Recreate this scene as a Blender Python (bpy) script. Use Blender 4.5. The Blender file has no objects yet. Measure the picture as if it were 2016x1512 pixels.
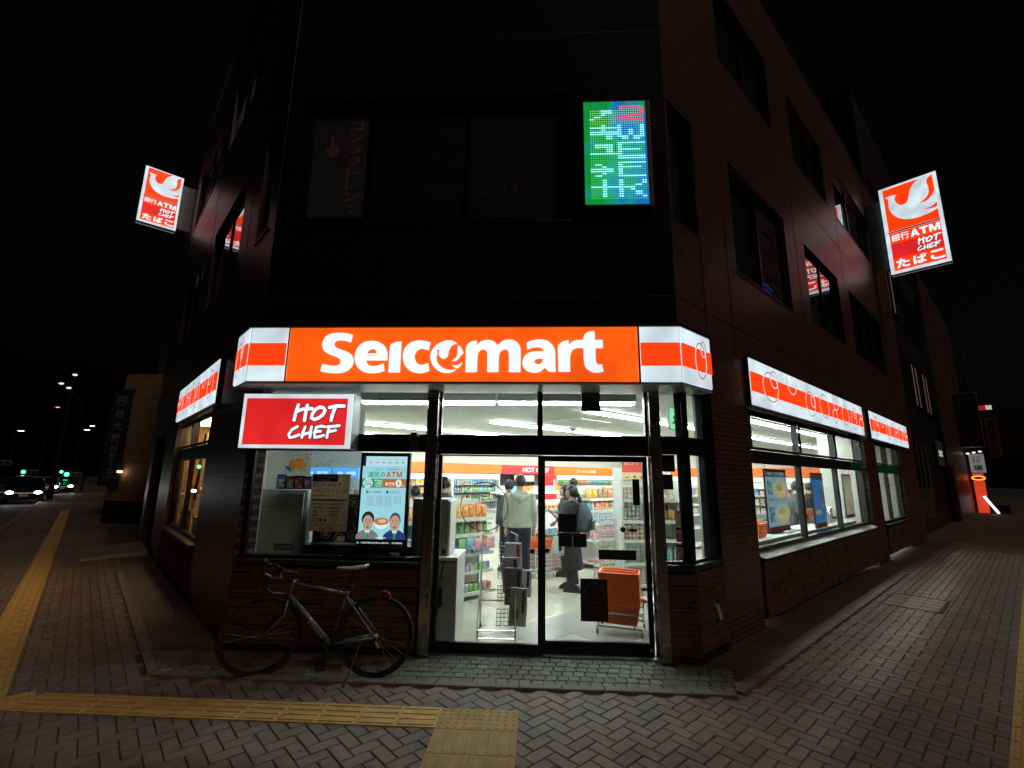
import bpy, math, random
from mathutils import Vector, Matrix
random.seed(7)
SC = bpy.context.scene
PI = math.pi
# ------------------------------------------------------------------ camera
CAMZ, YAW, PITCH, ROLL, FPX = 1.80, -0.049843, 0.1968965, 0.012673, 910.8
_f = Vector((math.sin(YAW)*math.cos(PITCH), math.cos(YAW)*math.cos(PITCH), math.sin(PITCH)))
_r0 = Vector((math.cos(YAW), -math.sin(YAW), 0)); _u0 = _r0.cross(_f)
_r = _r0*math.cos(ROLL)+_u0*math.sin(ROLL); _u = _u0*math.cos(ROLL)-_r0*math.sin(ROLL)
CAMP = Vector((0, 0, CAMZ))
cd = bpy.data.cameras.new('camera'); cam = bpy.data.objects.new('camera', cd)
SC.collection.objects.link(cam); SC.camera = cam
cam.matrix_world = Matrix(((_r.x, _u.x, -_f.x, 0), (_r.y, _u.y, -_f.y, 0), (_r.z, _u.z, -_f.z, CAMZ), (0, 0, 0, 1)))
cd.sensor_width = 36; cd.lens = 36*FPX/2016; cd.clip_start = 0.05; cd.clip_end = 800
# ------------------------------------------------------------------ sky, moon / town light, exposure
SUN_EL, SUN_AZ = math.radians(44), math.radians(135)     # azimuth of where the light comes from, from +Y clockwise
w = bpy.data.worlds.new('World'); SC.world = w; w.use_nodes = True
nt = w.node_tree; bg = nt.nodes['Background']
sky = nt.nodes.new('ShaderNodeTexSky'); sky.sky_type = 'NISHITA'; sky.sun_disc = False
sky.sun_elevation = math.radians(-3); sky.sun_rotation = SUN_AZ
nt.links.new(sky.outputs[0], bg.inputs[0]); bg.inputs[1].default_value = 0.022
sd = bpy.data.lights.new('sun', 'SUN'); sun = bpy.data.objects.new('sun', sd); SC.collection.objects.link(sun)
sd.energy = 0.42; sd.angle = math.radians(14); sd.color = (1.0, 0.74, 0.56)
_sd = Vector((math.sin(SUN_AZ)*math.cos(SUN_EL), math.cos(SUN_AZ)*math.cos(SUN_EL), math.sin(SUN_EL)))
sun.rotation_euler = _sd.to_track_quat('Z', 'Y').to_euler()
vs = SC.view_settings; vs.view_transform = 'Standard'; vs.look = 'None'; vs.exposure = 0; vs.gamma = 1; vs.use_curve_mapping = False
SC.render.engine = 'CYCLES'
cy = SC.cycles; cy.use_denoising = True; cy.denoiser = 'OPENIMAGEDENOISE'; cy.max_bounces = 8; cy.diffuse_bounces = 4
cy.glossy_bounces = 4; cy.transmission_bounces = 6; cy.transparent_max_bounces = 16; cy.sample_clamp_indirect = 4; cy.sample_clamp_direct = 0
cy.caustics_reflective = False; cy.caustics_refractive = False; cy.use_light_tree = True
try: cy.denoising_prefilter = 'ACCURATE'; cy.denoising_input_passes = 'RGB_ALBEDO_NORMAL'
except Exception: pass
# ------------------------------------------------------------------ pixel -> place (a pixel gives a direction, a surface the distance)
def ray(px, py): return _r*((px-1008)/FPX) - _u*((py-756)/FPX) + _f
def on_plane(px, py, n, k):
    d = ray(px, py); n = Vector(n); t = (k-n.dot(CAMP))/n.dot(d); return CAMP+d*t
def at_g(px, py, z=0.0): return on_plane(px, py, (0, 0, 1), z)
def at_y(px, py, Y): return on_plane(px, py, (0, 1, 0), Y)
def at_d(px, py, depth): return CAMP+ray(px, py)*depth
Y0, XR, XL = 5.12, 1.62, -3.24           # shop front plane and its two corners
Q = math.sqrt(0.5)
def on_rw(px, py, off=0.0): return on_plane(px, py, (1, -1, 0), XR-Y0+off/Q)
def rw_sz(px, py, off=0.0):
    p = on_rw(px, py, off); return ((p.x-XR)+(p.y-Y0))*Q, p.z
def on_lw(px, py, off=0.0): return on_plane(px, py, (-1, -1, 0), -XL-Y0+off/Q)
def lw_sz(px, py, off=0.0):
    p = on_lw(px, py, off); return ((XL-p.x)+(p.y-Y0))*Q, p.z
def RW(s, off, z=0): return Vector((XR+(s+off)*Q, Y0+(s-off)*Q, z))       # point by the right wall
def LW(s, off, z=0): return Vector((XL-(s+off)*Q, Y0+(s-off)*Q, z))
# ------------------------------------------------------------------ objects
COL = SC.collection
def tag(o, label, cat, group=None):
    o['label'] = label; o['category'] = cat
    if group: o['group'] = group
    return o
def thing(name, label, cat, loc=(0, 0, 0), rz=0.0, group=None):
    o = bpy.data.objects.new(name, None); COL.objects.link(o); o.location = loc; o.rotation_euler = (0, 0, rz)
    o.empty_display_size = 0.1
    return tag(o, label, cat, group)
def struct(o): o['kind'] = 'structure'; return o
def put(name, me, parent=None, loc=(0, 0, 0), rot=(0, 0, 0), scale=(1, 1, 1), mat=None):
    o = bpy.data.objects.new(name, me); COL.objects.link(o); o.location = loc; o.rotation_euler = rot; o.scale = scale
    if parent: o.parent = parent
    if mat is not None:
        if not me.materials: me.materials.append(mat)
        o.material_slots[0].link = 'OBJECT'; o.material_slots[0].material = mat
    return o
class MB:
    def __init__(s): s.v = []; s.f = []; s.m = []; s.k = 0
    def mat(s, k): s.k = k; return s
    def face(s, *pts):
        n = len(s.v); s.v += [tuple(p) for p in pts]; s.f.append(tuple(range(n, n+len(pts)))); s.m.append(s.k); return s
    def box(s, x0, x1, y0, y1, z0, z1):
        n = len(s.v)
        s.v += [(x0, y0, z0), (x1, y0, z0), (x1, y1, z0), (x0, y1, z0), (x0, y0, z1), (x1, y0, z1), (x1, y1, z1), (x0, y1, z1)]
        for q in ((0, 3, 2, 1), (4, 5, 6, 7), (0, 1, 5, 4), (1, 2, 6, 5), (2, 3, 7, 6), (3, 0, 4, 7)):
            s.f.append(tuple(n+i for i in q)); s.m.append(s.k)
        return s
    def cbox(s, c, d): return s.box(c[0]-d[0]/2, c[0]+d[0]/2, c[1]-d[1]/2, c[1]+d[1]/2, c[2]-d[2]/2, c[2]+d[2]/2)
    def hexa(s, pts):       # 8 points: bottom ring then top ring
        n = len(s.v); s.v += [tuple(p) for p in pts]
        for q in ((0, 3, 2, 1), (4, 5, 6, 7), (0, 1, 5, 4), (1, 2, 6, 5), (2, 3, 7, 6), (3, 0, 4, 7)):
            s.f.append(tuple(n+i for i in q)); s.m.append(s.k)
        return s
    def prism(s, poly, z0, z1):      # polygon in xy
        n = len(s.v); L = len(poly)
        s.v += [(p[0], p[1], z0) for p in poly]+[(p[0], p[1], z1) for p in poly]
        s.f.append(tuple(n+i for i in reversed(range(L)))); s.f.append(tuple(n+L+i for i in range(L))); s.m += [s.k, s.k]
        for i in range(L):
            j = (i+1) % L; s.f.append((n+i, n+j, n+L+j, n+L+i)); s.m.append(s.k)
        return s
    def rings(s, rings, caps=True, closed=False):
        n = len(s.v); K = len(rings[0])
        for r in rings: s.v += [tuple(p) for p in r]
        R = len(rings)
        for i in range(R if closed else R-1):
            a = n+i*K; b = n+((i+1) % R)*K
            for j in range(K):
                k = (j+1) % K; s.f.append((a+j, a+k, b+k, b+j)); s.m.append(s.k)
        if caps and not closed:
            s.f.append(tuple(n+j for j in reversed(range(K)))); s.f.append(tuple(n+(R-1)*K+j for j in range(K))); s.m += [s.k, s.k]
        return s
    def tube(s, pts, r, n=8, closed=False, flat=None):
        pts = [Vector(p) for p in pts]; L = len(pts); rs = r if isinstance(r, (list, tuple)) else [r]*L
        out = []; ref = None
        for i, p in enumerate(pts):
            if closed: t = pts[(i+1) % L]-pts[i-1]
            else: t = pts[min(i+1, L-1)]-pts[max(i-1, 0)]
            if t.length < 1e-9: t = Vector((0, 0, 1))
            t.normalize()
            if ref is None:
                ref = Vector((0, 0, 1)) if abs(t.z) < 0.9 else Vector((1, 0, 0))
            a = (ref-t*ref.dot(t))
            if a.length < 1e-6: a = t.orthogonal()
            a.normalize(); b = t.cross(a); ref = a
            out.append([p+(a*math.cos(2*PI*j/n)+b*math.sin(2*PI*j/n))*rs[i] for j in range(n)])
        if flat is not None:
            fy, k = flat; out = [[Vector((q.x, fy+(q.y-fy)*k, q.z)) for q in r_] for r_ in out]
        return s.rings(out, True, closed)
    def lathe(s, prof, c=(0, 0, 0), n=12, axis='z'):
        out = []
        for r, h in prof:
            ring = []
            for j in range(n):
                a = 2*PI*j/n; x, y = r*math.cos(a), r*math.sin(a)
                p = (x, y, h) if axis == 'z' else ((x, h, y) if axis == 'y' else (h, x, y))
                ring.append((c[0]+p[0], c[1]+p[1], c[2]+p[2]))
            out.append(ring)
        return s.rings(out)
    def ball(s, c, r, n=10, m=7):
        r = r if isinstance(r, (list, tuple)) else (r, r, r)
        return s.rings([[(c[0]+r[0]*math.sin(PI*(i+.02)/(m-.96+1e-9))*math.cos(2*PI*j/n), c[1]+r[1]*math.sin(PI*(i+.02)/(m-.96))*math.sin(2*PI*j/n), c[2]-r[2]*math.cos(PI*(i+.02)/(m-.96))) for j in range(n)] for i in range(m)])
    def mesh(s, name, mats, smooth=False):
        me = bpy.data.meshes.new(name); me.from_pydata(s.v, [], s.f)
        if not isinstance(mats, (list, tuple)): mats = [mats]
        for m in mats: me.materials.append(m)
        me.polygons.foreach_set('material_index', s.m)
        if smooth: me.polygons.foreach_set('use_smooth', [True]*len(s.f))
        me.update(); return me
    def build(s, name, mats, parent=None, loc=(0, 0, 0), rot=(0, 0, 0), smooth=False, bevel=0.0):
        o = put(name, s.mesh(name, mats, smooth), parent, loc, rot)
        if bevel:
            b = o.modifiers.new('bevel', 'BEVEL'); b.width = bevel; b.segments = 2; b.limit_method = 'ANGLE'
        return o
def bx(name, parent, mat, x0, x1, y0, y1, z0, z1, bevel=0.0): return MB().box(x0, x1, y0, y1, z0, z1).build(name, mat, parent, bevel=bevel)
def copy_tree(o, parent=None):
    c = o.copy(); COL.objects.link(c); c.parent = parent
    for ch in o.children: copy_tree(ch, c)
    return c
TMP = bpy.data.scenes.new('scratch')
def bake(o):
    """mesh of an object with its modifiers, worked out in an empty scratch scene"""
    TMP.collection.objects.link(o); vl = TMP.view_layers[0]; vl.update(); dg = vl.depsgraph
    me = bpy.data.meshes.new_from_object(o.evaluated_get(dg)); bpy.data.objects.remove(o); return me
# ------------------------------------------------------------------ lettering and traced flat shapes
_tc = {}
def text_mesh(s, bold=0.0, ext=0.0):
    k = (s, bold, ext)
    if k in _tc: return _tc[k]
    cu = bpy.data.curves.new('text', 'FONT'); cu.body = s; cu.size = 1.0; cu.offset = bold; cu.extrude = ext; cu.resolution_u = 3
    o = bpy.data.objects.new('text', cu); me = bake(o); bpy.data.curves.remove(cu)
    if len(me.vertices) == 0: me.from_pydata([(0, 0, 0), (.01, 0, 0), (0, .01, 0)], [], [(0, 1, 2)])
    xs = [v.co.x for v in me.vertices]; ys = [v.co.y for v in me.vertices]
    b = (min(xs), max(xs), min(ys), max(ys))
    for v in me.vertices: v.co.x -= b[0]; v.co.y -= b[2]
    _tc[k] = (me, b[1]-b[0], b[3]-b[2]); return _tc[k]
_tm = {}
def letter(parent, s, x0, x1, z0, z1, y, mat, bold=0.0, name='lettering', ext=0.0, rot=0.0, keep=False, mirror=False):
    """text stretched into the box x0..x1, z0..z1 on the plane y, read from -y"""
    me, w_, h_ = text_mesh(s, bold, ext); k = (s, bold, ext, mat.name)
    if k not in _tm: m2 = me.copy(); m2.materials.clear(); m2.materials.append(mat); _tm[k] = m2
    sx, sy = (x1-x0)/max(w_, 1e-4), (z1-z0)/max(h_, 1e-4)
    if keep: sx = sy = min(sx, sy)
    return put(name, _tm[k], parent, (x0, y, z0), (PI/2, rot, 0), (sx, sy, 1))
def smooth_loop(pts, n=5):
    """closed loop; points flagged 'c' are corners, the rest is a smooth curve"""
    P = [Vector((p[0], p[1])) for p in pts]; C = [len(p) > 2 for p in pts]; L = len(P); out = []
    for i in range(L):
        p1, p2 = P[i], P[(i+1) % L]
        p0 = p1-(p2-p1)*0.5 if C[i] else P[i-1]
        p3 = p2+(p2-p1)*0.5 if C[(i+1) % L] else P[(i+2) % L]
        k = 1 if (C[i] and C[(i+1) % L]) else n
        for j in range(k):
            t = j/k; t2 = t*t; t3 = t2*t
            out.append(0.5*((2*p1)+(p2-p0)*t+(2*p0-5*p1+4*p2-p3)*t2+(3*p1-p0-3*p2+p3)*t3))
    return out
def flat_shape(name, loops, mat, parent, y, depth=0.0, rot=(PI/2, 0, 0)):
    """loops in (x,z) on the plane y, filled, holes by the even-odd rule"""
    cu = bpy.data.curves.new(name, 'CURVE'); cu.dimensions = '2D'; cu.fill_mode = 'BOTH'; cu.extrude = depth
    for lp in loops:
        sp = cu.splines.new('POLY'); sp.points.add(len(lp)-1); sp.use_cyclic_u = True
        for q, p in zip(sp.points, lp): q.co = (p[0], p[1], 0, 1)
    o = bpy.data.objects.new(name, cu); me = bake(o); bpy.data.curves.remove(cu); me.name = name; me.materials.clear(); me.materials.append(mat)
    return put(name, me, parent, (0, y, 0), rot)
def ellipse(cx, cz, rx, rz, n=28): return [(cx+rx*math.cos(2*PI*i/n), cz+rz*math.sin(2*PI*i/n)) for i in range(n)]
def rect(x0, x1, z0, z1): return [(x0, z0), (x1, z0), (x1, z1), (x0, z1)]
# ------------------------------------------------------------------ materials
_M = {}
def M(name, col=None, rough=0.6, metal=0.0, var=0.12, scale=6.0, bump=0.0, bscale=60.0, emit=None, es=1.0, spec=0.5, rvar=0.1, coat=0.0, trans=0.0):
    if name in _M: return _M[name]
    m = bpy.data.materials.new(name); m.use_nodes = True; t = m.node_tree; b = t.nodes['Principled BSDF']; N = t.nodes.new; Lk = t.links.new
    c = tuple(col)+(1,)
    b.inputs['Roughness'].default_value = rough; b.inputs['Metallic'].default_value = metal; b.inputs['Specular IOR Level'].default_value = spec
    b.inputs['Coat Weight'].default_value = coat
    tc = N('ShaderNodeTexCoord')
    if var > 0:
        n = N('ShaderNodeTexNoise'); n.inputs['Scale'].default_value = scale; n.inputs['Detail'].default_value = 6; n.inputs['Roughness'].default_value = .65
        Lk(tc.outputs['Object'], n.inputs['Vector'])
        mx = N('ShaderNodeMix'); mx.data_type = 'RGBA'
        mx.inputs[6].default_value = tuple(x*(1-var) for x in col)+(1,); mx.inputs[7].default_value = tuple(min(1, x*(1+var)) for x in col)+(1,)
        mr = N('ShaderNodeMapRange'); mr.inputs[1].default_value = .3; mr.inputs[2].default_value = .7
        Lk(n.outputs[0], mr.inputs[0]); Lk(mr.outputs[0], mx.inputs[0]); Lk(mx.outputs[2], b.inputs['Base Color'])
        mr2 = N('ShaderNodeMapRange'); mr2.inputs[1].default_value = .3; mr2.inputs[2].default_value = .7
        mr2.inputs[3].default_value = max(0, rough-rvar); mr2.inputs[4].default_value = min(1, rough+rvar)
        Lk(n.outputs[0], mr2.inputs[0]); Lk(mr2.outputs[0], b.inputs['Roughness'])
    else: b.inputs['Base Color'].default_value = c
    if bump > 0:
        n2 = N('ShaderNodeTexNoise'); n2.inputs['Scale'].default_value = bscale; n2.inputs['Detail'].default_value = 5
        Lk(tc.outputs['Object'], n2.inputs['Vector']); bp = N('ShaderNodeBump'); bp.inputs['Strength'].default_value = bump; bp.inputs['Distance'].default_value = .01
        Lk(n2.outputs[0], bp.inputs['Height']); Lk(bp.outputs[0], b.inputs['Normal'])
    if emit is not None:
        b.inputs['Emission Color'].default_value = tuple(emit)+(1,); b.inputs['Emission Strength'].default_value = es
    if trans > 0:
        tl = N('ShaderNodeBsdfTranslucent'); mxs = N('ShaderNodeMixShader'); mxs.inputs[0].default_value = trans; out = t.nodes['Material Output']
        tl.inputs[0].default_value = c; Lk(b.outputs[0], mxs.inputs[1]); Lk(tl.outputs[0], mxs.inputs[2]); Lk(mxs.outputs[0], out.inputs[0])
    _M[name] = m; return m
def glow(name, col, s):
    if name in _M: return _M[name]
    return M(name, tuple(min(.8, c*.6+.05) for c in col), rough=.3, var=0, emit=col, es=s)
def acrylic(name, col, s, v=.14):
    """backlit plastic sheet: its tubes light it a little unevenly"""
    m = glow(name, col, s); t = m.node_tree; b = t.nodes['Principled BSDF']; N = t.nodes.new; Lk = t.links.new
    tc = N('ShaderNodeTexCoord'); n = N('ShaderNodeTexNoise'); n.inputs['Scale'].default_value = 2.6; n.inputs['Detail'].default_value = 1.5; Lk(tc.outputs['Object'], n.inputs[0])
    mr = N('ShaderNodeMapRange'); mr.inputs[1].default_value = .3; mr.inputs[2].default_value = .7; mr.inputs[3].default_value = s*(1-v); mr.inputs[4].default_value = s*(1+v); Lk(n.outputs[0], mr.inputs[0]); Lk(mr.outputs[0], b.inputs['Emission Strength']); return m
def glass(name, tint=(.93, .97, .95), refl=1.0, rough=0.0, grime=0.0):
    """pane: clear with a mirror reflection that grows at grazing angles"""
    if name in _M: return _M[name]
    m = bpy.data.materials.new(name); m.use_nodes = True; t = m.node_tree; t.nodes.remove(t.nodes['Principled BSDF']); N = t.nodes.new; Lk = t.links.new
    out = t.nodes['Material Output']; tr = N('ShaderNodeBsdfTransparent'); tr.inputs[0].default_value = tuple(tint)+(1,)
    gl = N('ShaderNodeBsdfGlossy'); gl.inputs['Roughness'].default_value = rough; lw_ = N('ShaderNodeLayerWeight'); lw_.inputs[0].default_value = .5; pw_ = N('ShaderNodeMath'); pw_.operation = 'POWER'; pw_.inputs[1].default_value = 5; Lk(lw_.outputs['Facing'], pw_.inputs[0])
    mu = N('ShaderNodeMath'); mu.operation = 'MULTIPLY_ADD'; mu.inputs[1].default_value = .9*refl; mu.inputs[2].default_value = .04*refl; mu.use_clamp = True; Lk(pw_.outputs[0], mu.inputs[0])
    mx = N('ShaderNodeMixShader'); Lk(mu.outputs[0], mx.inputs[0]); Lk(tr.outputs[0], mx.inputs[1]); Lk(gl.outputs[0], mx.inputs[2])
    last = mx
    if grime:
        df = N('ShaderNodeBsdfTranslucent'); df.inputs[0].default_value = (.8, .85, .85, 1); df2 = N('ShaderNodeBsdfDiffuse'); df2.inputs[0].default_value = (.5, .52, .52, 1)
        ad = N('ShaderNodeMixShader'); ad.inputs[0].default_value = .5; Lk(df.outputs[0], ad.inputs[1]); Lk(df2.outputs[0], ad.inputs[2])
        tc = N('ShaderNodeTexCoord'); n = N('ShaderNodeTexNoise'); n.inputs['Scale'].default_value = 3.2; n.inputs['Detail'].default_value = 8; n.inputs['Roughness'].default_value = .75; n.inputs['Distortion'].default_value = 1.2
        Lk(tc.outputs['Object'], n.inputs[0]); mr = N('ShaderNodeMapRange'); mr.inputs[1].default_value = .45; mr.inputs[2].default_value = .8; mr.inputs[3].default_value = grime*.25; mr.inputs[4].default_value = grime
        Lk(n.outputs[0], mr.inputs[0]); m3 = N('ShaderNodeMixShader'); Lk(mr.outputs[0], m3.inputs[0]); Lk(mx.outputs[0], m3.inputs[1]); Lk(ad.outputs[0], m3.inputs[2]); last = m3
    Lk(last.outputs[0], out.inputs[0]); _M[name] = m; return m
def brick_mat(name, c1, c2, mortar, bw, bh, ms=.006, rough=.35, axes='xz', offset=.5, bump=.5, tilt=0.0, spec=.5, stain=.35):
    """tiles or bricks far too small to build: colour per tile, recessed joints, slightly uneven gloss"""
    if name in _M: return _M[name]
    m = bpy.data.materials.new(name); m.use_nodes = True; t = m.node_tree; b = t.nodes['Principled BSDF']; N = t.nodes.new; Lk = t.links.new
    tc = N('ShaderNodeTexCoord'); sx = N('ShaderNodeSeparateXYZ'); cb = N('ShaderNodeCombineXYZ'); Lk(tc.outputs['Object'], sx.inputs[0])
    Lk(sx.outputs[axes[0].upper()], cb.inputs[0]); Lk(sx.outputs[axes[1].upper()], cb.inputs[1])
    br = N('ShaderNodeTexBrick'); br.offset = offset; br.inputs['Scale'].default_value = 1; br.inputs['Brick Width'].default_value = bw; br.inputs['Row Height'].default_value = bh
    br.inputs['Mortar Size'].default_value = ms; br.inputs['Mortar Smooth'].default_value = .1; br.inputs['Bias'].default_value = 0
    br.inputs['Color1'].default_value = tuple(c1)+(1,); br.inputs['Color2'].default_value = tuple(c2)+(1,); br.inputs['Mortar'].default_value = tuple(mortar)+(1,)
    Lk(cb.outputs[0], br.inputs['Vector'])
    n = N('ShaderNodeTexNoise'); n.inputs['Scale'].default_value = 1.1; n.inputs['Detail'].default_value = 7; n.inputs['Roughness'].default_value = .7; Lk(tc.outputs['Object'], n.inputs[0])
    mr = N('ShaderNodeMapRange'); mr.inputs[1].default_value = .3; mr.inputs[2].default_value = .7; mr.inputs[3].default_value = 1-stain; mr.inputs[4].default_value = 1.12; Lk(n.outputs[0], mr.inputs[0])
    mx = N('ShaderNodeMix'); mx.data_type = 'RGBA'; mx.blend_type = 'MULTIPLY'; mx.inputs[0].default_value = 1; Lk(br.outputs[0], mx.inputs[6]); Lk(mr.outputs[0], mx.inputs[7]); Lk(mx.outputs[2], b.inputs['Base Color'])
    b.inputs['Roughness'].default_value = rough; b.inputs['Specular IOR Level'].default_value = spec
    bp = N('ShaderNodeBump'); bp.invert = True; bp.inputs['Strength'].default_value = bump; bp.inputs['Distance'].default_value = .006; Lk(br.outputs['Fac'], bp.inputs['Height'])
    last = bp
    if tilt:
        n3 = N('ShaderNodeTexNoise'); n3.inputs['Scale'].default_value = 14; n3.inputs['Detail'].default_value = 3; Lk(cb.outputs[0], n3.inputs[0])
        b3 = N('ShaderNodeBump'); b3.inputs['Strength'].default_value = tilt; b3.inputs['Distance'].default_value = .02; Lk(n3.outputs[0], b3.inputs['Height']); Lk(bp.outputs[0], b3.inputs['Normal']); last = b3
    Lk(last.outputs[0], b.inputs['Normal']); _M[name] = m; return m
def add_stain(m, lo=.68, scale=.9):
    """large soft dirt patches and small gum spots that run across neighbouring stones"""
    t = m.node_tree; b = t.nodes['Principled BSDF']; N = t.nodes.new; Lk = t.links.new; src = b.inputs['Base Color'].links[0].from_socket
    g = N('ShaderNodeNewGeometry'); n = N('ShaderNodeTexNoise'); n.inputs['Scale'].default_value = scale; n.inputs['Detail'].default_value = 8; n.inputs['Roughness'].default_value = .7; Lk(g.outputs['Position'], n.inputs[0])
    mr = N('ShaderNodeMapRange'); mr.inputs[1].default_value = .35; mr.inputs[2].default_value = .62; mr.inputs[3].default_value = lo; mr.inputs[4].default_value = 1.1; Lk(n.outputs[0], mr.inputs[0])
    v = N('ShaderNodeTexVoronoi'); v.inputs['Scale'].default_value = 2.2; Lk(g.outputs['Position'], v.inputs[0]); m2 = N('ShaderNodeMapRange'); m2.inputs[1].default_value = .035; m2.inputs[2].default_value = .05; m2.inputs[3].default_value = .45; m2.inputs[4].default_value = 1.0; Lk(v.outputs['Distance'], m2.inputs[0])
    mu = N('ShaderNodeMath'); mu.operation = 'MULTIPLY'; Lk(mr.outputs[0], mu.inputs[0]); Lk(m2.outputs[0], mu.inputs[1])
    mx = N('ShaderNodeMix'); mx.data_type = 'RGBA'; mx.blend_type = 'MULTIPLY'; mx.inputs[0].default_value = 1; Lk(src, mx.inputs[6]); Lk(mu.outputs[0], mx.inputs[7]); Lk(mx.outputs[2], b.inputs['Base Color'])
def pack_mat(name, a, b_, c):
    """printed packaging: patches of three inks, different on every pack"""
    if name in _M: return _M[name]
    m = bpy.data.materials.new(name); m.use_nodes = True; t = m.node_tree; b = t.nodes['Principled BSDF']; N = t.nodes.new; Lk = t.links.new
    tc = N('ShaderNodeTexCoord'); oi = N('ShaderNodeObjectInfo'); ad = N('ShaderNodeVectorMath'); ad.operation = 'ADD'; mu = N('ShaderNodeMath'); mu.operation = 'MULTIPLY'; mu.inputs[1].default_value = 37
    Lk(oi.outputs['Random'], mu.inputs[0]); Lk(tc.outputs['Object'], ad.inputs[0]); Lk(mu.outputs[0], ad.inputs[1])
    v = N('ShaderNodeTexNoise'); v.inputs['Scale'].default_value = 7.5; v.inputs['Detail'].default_value = 2; Lk(ad.outputs[0], v.inputs[0])
    r = N('ShaderNodeValToRGB'); e = r.color_ramp.elements; r.color_ramp.interpolation = 'CONSTANT'
    e[0].color = tuple(a)+(1,); e[0].position = 0; e[1].color = tuple(b_)+(1,); e[1].position = .54; x = e.new(.62); x.color = tuple(c)+(1,); x = e.new(.68); x.color = tuple(a)+(1,); x = e.new(.38); x.color = tuple(a)+(1,)
    e[0].color = tuple(c)+(1,)
    Lk(v.outputs[0], r.inputs[0]); Lk(r.outputs[0], b.inputs['Base Color']); b.inputs['Roughness'].default_value = .32; _M[name] = m; return m
# ------------------------------------------------------------------ palette
m_wall = brick_mat('wall_tile', (.150, .056, .038), (.080, .033, .026), (.010, .006, .006), .116, .058, ms=.0075, rough=.38, bump=.7, tilt=.16, spec=.6)
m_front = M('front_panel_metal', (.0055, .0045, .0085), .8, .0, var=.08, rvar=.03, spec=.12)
m_seal = M('sealant', (.006, .005, .005), .7)
m_frame = M('black_window_frame', (.012, .014, .020), .34, .55, var=.2)
m_frame2 = M('charcoal_frame', (.035, .038, .042), .42, .5)
m_steel = M('brushed_steel', (.42, .38, .36), .26, 1.0, var=.1, scale=3)
m_alu = M('satin_aluminium', (.55, .57, .58), .35, 1.0)
m_glass = glass('shop_glass'); m_grime = glass('smeared_shop_glass', grime=.16); m_dglass = glass('upper_window_glass', (.86, .88, .9), 1.5)
m_black = M('black_plastic', (.010, .010, .012), .45); m_dark = M('dark_void', (.006, .006, .007), .9)
m_white = M('white_board', (.74, .76, .73), .55, var=.05); m_cream = M('cream_paint', (.70, .70, .64), .6, var=.05)
m_ceil = M('ceiling_paint', (.66, .68, .63), .7, var=.04); m_grey = M('grey_enamel', (.34, .37, .38), .45, var=.06); m_dgrey = M('dark_grey_plastic', (.10, .11, .115), .5)
m_orange = M('orange_plastic', (.92, .17, .02), .38, var=.08); m_red = M('red_gloss', (.55, .02, .025), .35)
m_paper = M('paper', (.72, .72, .68), .8, var=.06); m_ink = M('black_ink', (.02, .02, .022), .7, var=0)
m_stones = [M('stone_rust', (.105, .040, .028), .8, bump=.7, bscale=30, var=.35), M('stone_dark', (.060, .027, .022), .8, bump=.7, bscale=30, var=.35), M('stone_brown', (.085, .042, .032), .85, bump=.7, bscale=30, var=.35)]
pv = [(.178, .136, .115), (.158, .130, .116), (.190, .128, .102), (.148, .136, .128), (.192, .145, .112), (.142, .116, .104)]
m_pav = [M('paver_'+n, c, .72, bump=.35, bscale=90, var=.22, scale=22) for n, c in zip(('brown', 'grey_brown', 'rust', 'blue_grey', 'tan', 'dark'), pv)]
m_cob = [M('cobble_'+n, c, .6, bump=.5, bscale=70, var=.3, scale=16) for n, c in (('olive', (.108, .116, .098)), ('grey', (.092, .096, .088)), ('pale', (.155, .15, .13)), ('moss', (.072, .082, .070)))]
for _m in m_pav+m_cob: add_stain(_m)
m_kerb = M('kerb_stone', (.135, .112, .098), .75, bump=.4, bscale=60, var=.2)
m_yel = M('worn_yellow_tile', (.47, .31, .105), .7, bump=.3, bscale=80, var=.28, scale=9); m_yel2 = M('sandy_yellow_tile', (.34, .23, .09), .8, bump=.4, bscale=120, var=.25)
m_asph = M('asphalt', (.045, .045, .047), .8, bump=.5, bscale=150, var=.2, scale=3); m_line = M('road_paint', (.62, .62, .58), .7, var=.25, scale=4)
m_joint = M('joint_sand', (.040, .035, .032), .95, bump=.3, bscale=120)
m_padm = brick_mat('far_paving', (.14, .105, .086), (.105, .085, .078), (.03, .026, .024), .2, .1, ms=.006, rough=.75, axes='xy', bump=.3, stain=.2)
# ------------------------------------------------------------------ ground
RZR, RZL = PI/4, -PI/4
gb = MB().face((-160, -60, -.14), (160, -60, -.14), (160, 200, -.14), (-160, 200, -.14)).build('ground', m_asph); struct(gb)
def sroot(name):
    o = bpy.data.objects.new(name, None); COL.objects.link(o); return struct(o)
apex = Vector((-.1, -2.1)); fa = apex+Vector((-1, 1))*Q*90; fb = apex+Vector((1, 1))*Q*90
pav = MB().prism([(apex.x, apex.y), (fb.x, fb.y), (-.1, 128), (fa.x, fa.y)], -.139, -.015).build('pavement', m_padm); struct(pav)
pav.rotation_euler = (0, 0, 0)
for nm, d, nn in (('left_kerb', Vector((-Q, Q)), Vector((-Q, -Q))), ('right_kerb', Vector((Q, Q)), Vector((Q, -Q)))):
    pr = sroot('kerb')
    for i in range(36):
        a = apex+d*(i*1.5+.01); b_ = apex+d*(i*1.5+1.49); c = b_+nn*.16; e = a+nn*.16
        pts = [(a.x, a.y), (b_.x, b_.y), (c.x, c.y), (e.x, e.y)]
        if d.x > 0: pts.reverse()
        MB().prism(pts, -.138, .012).build('kerb_stone', m_kerb, pr)
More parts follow.
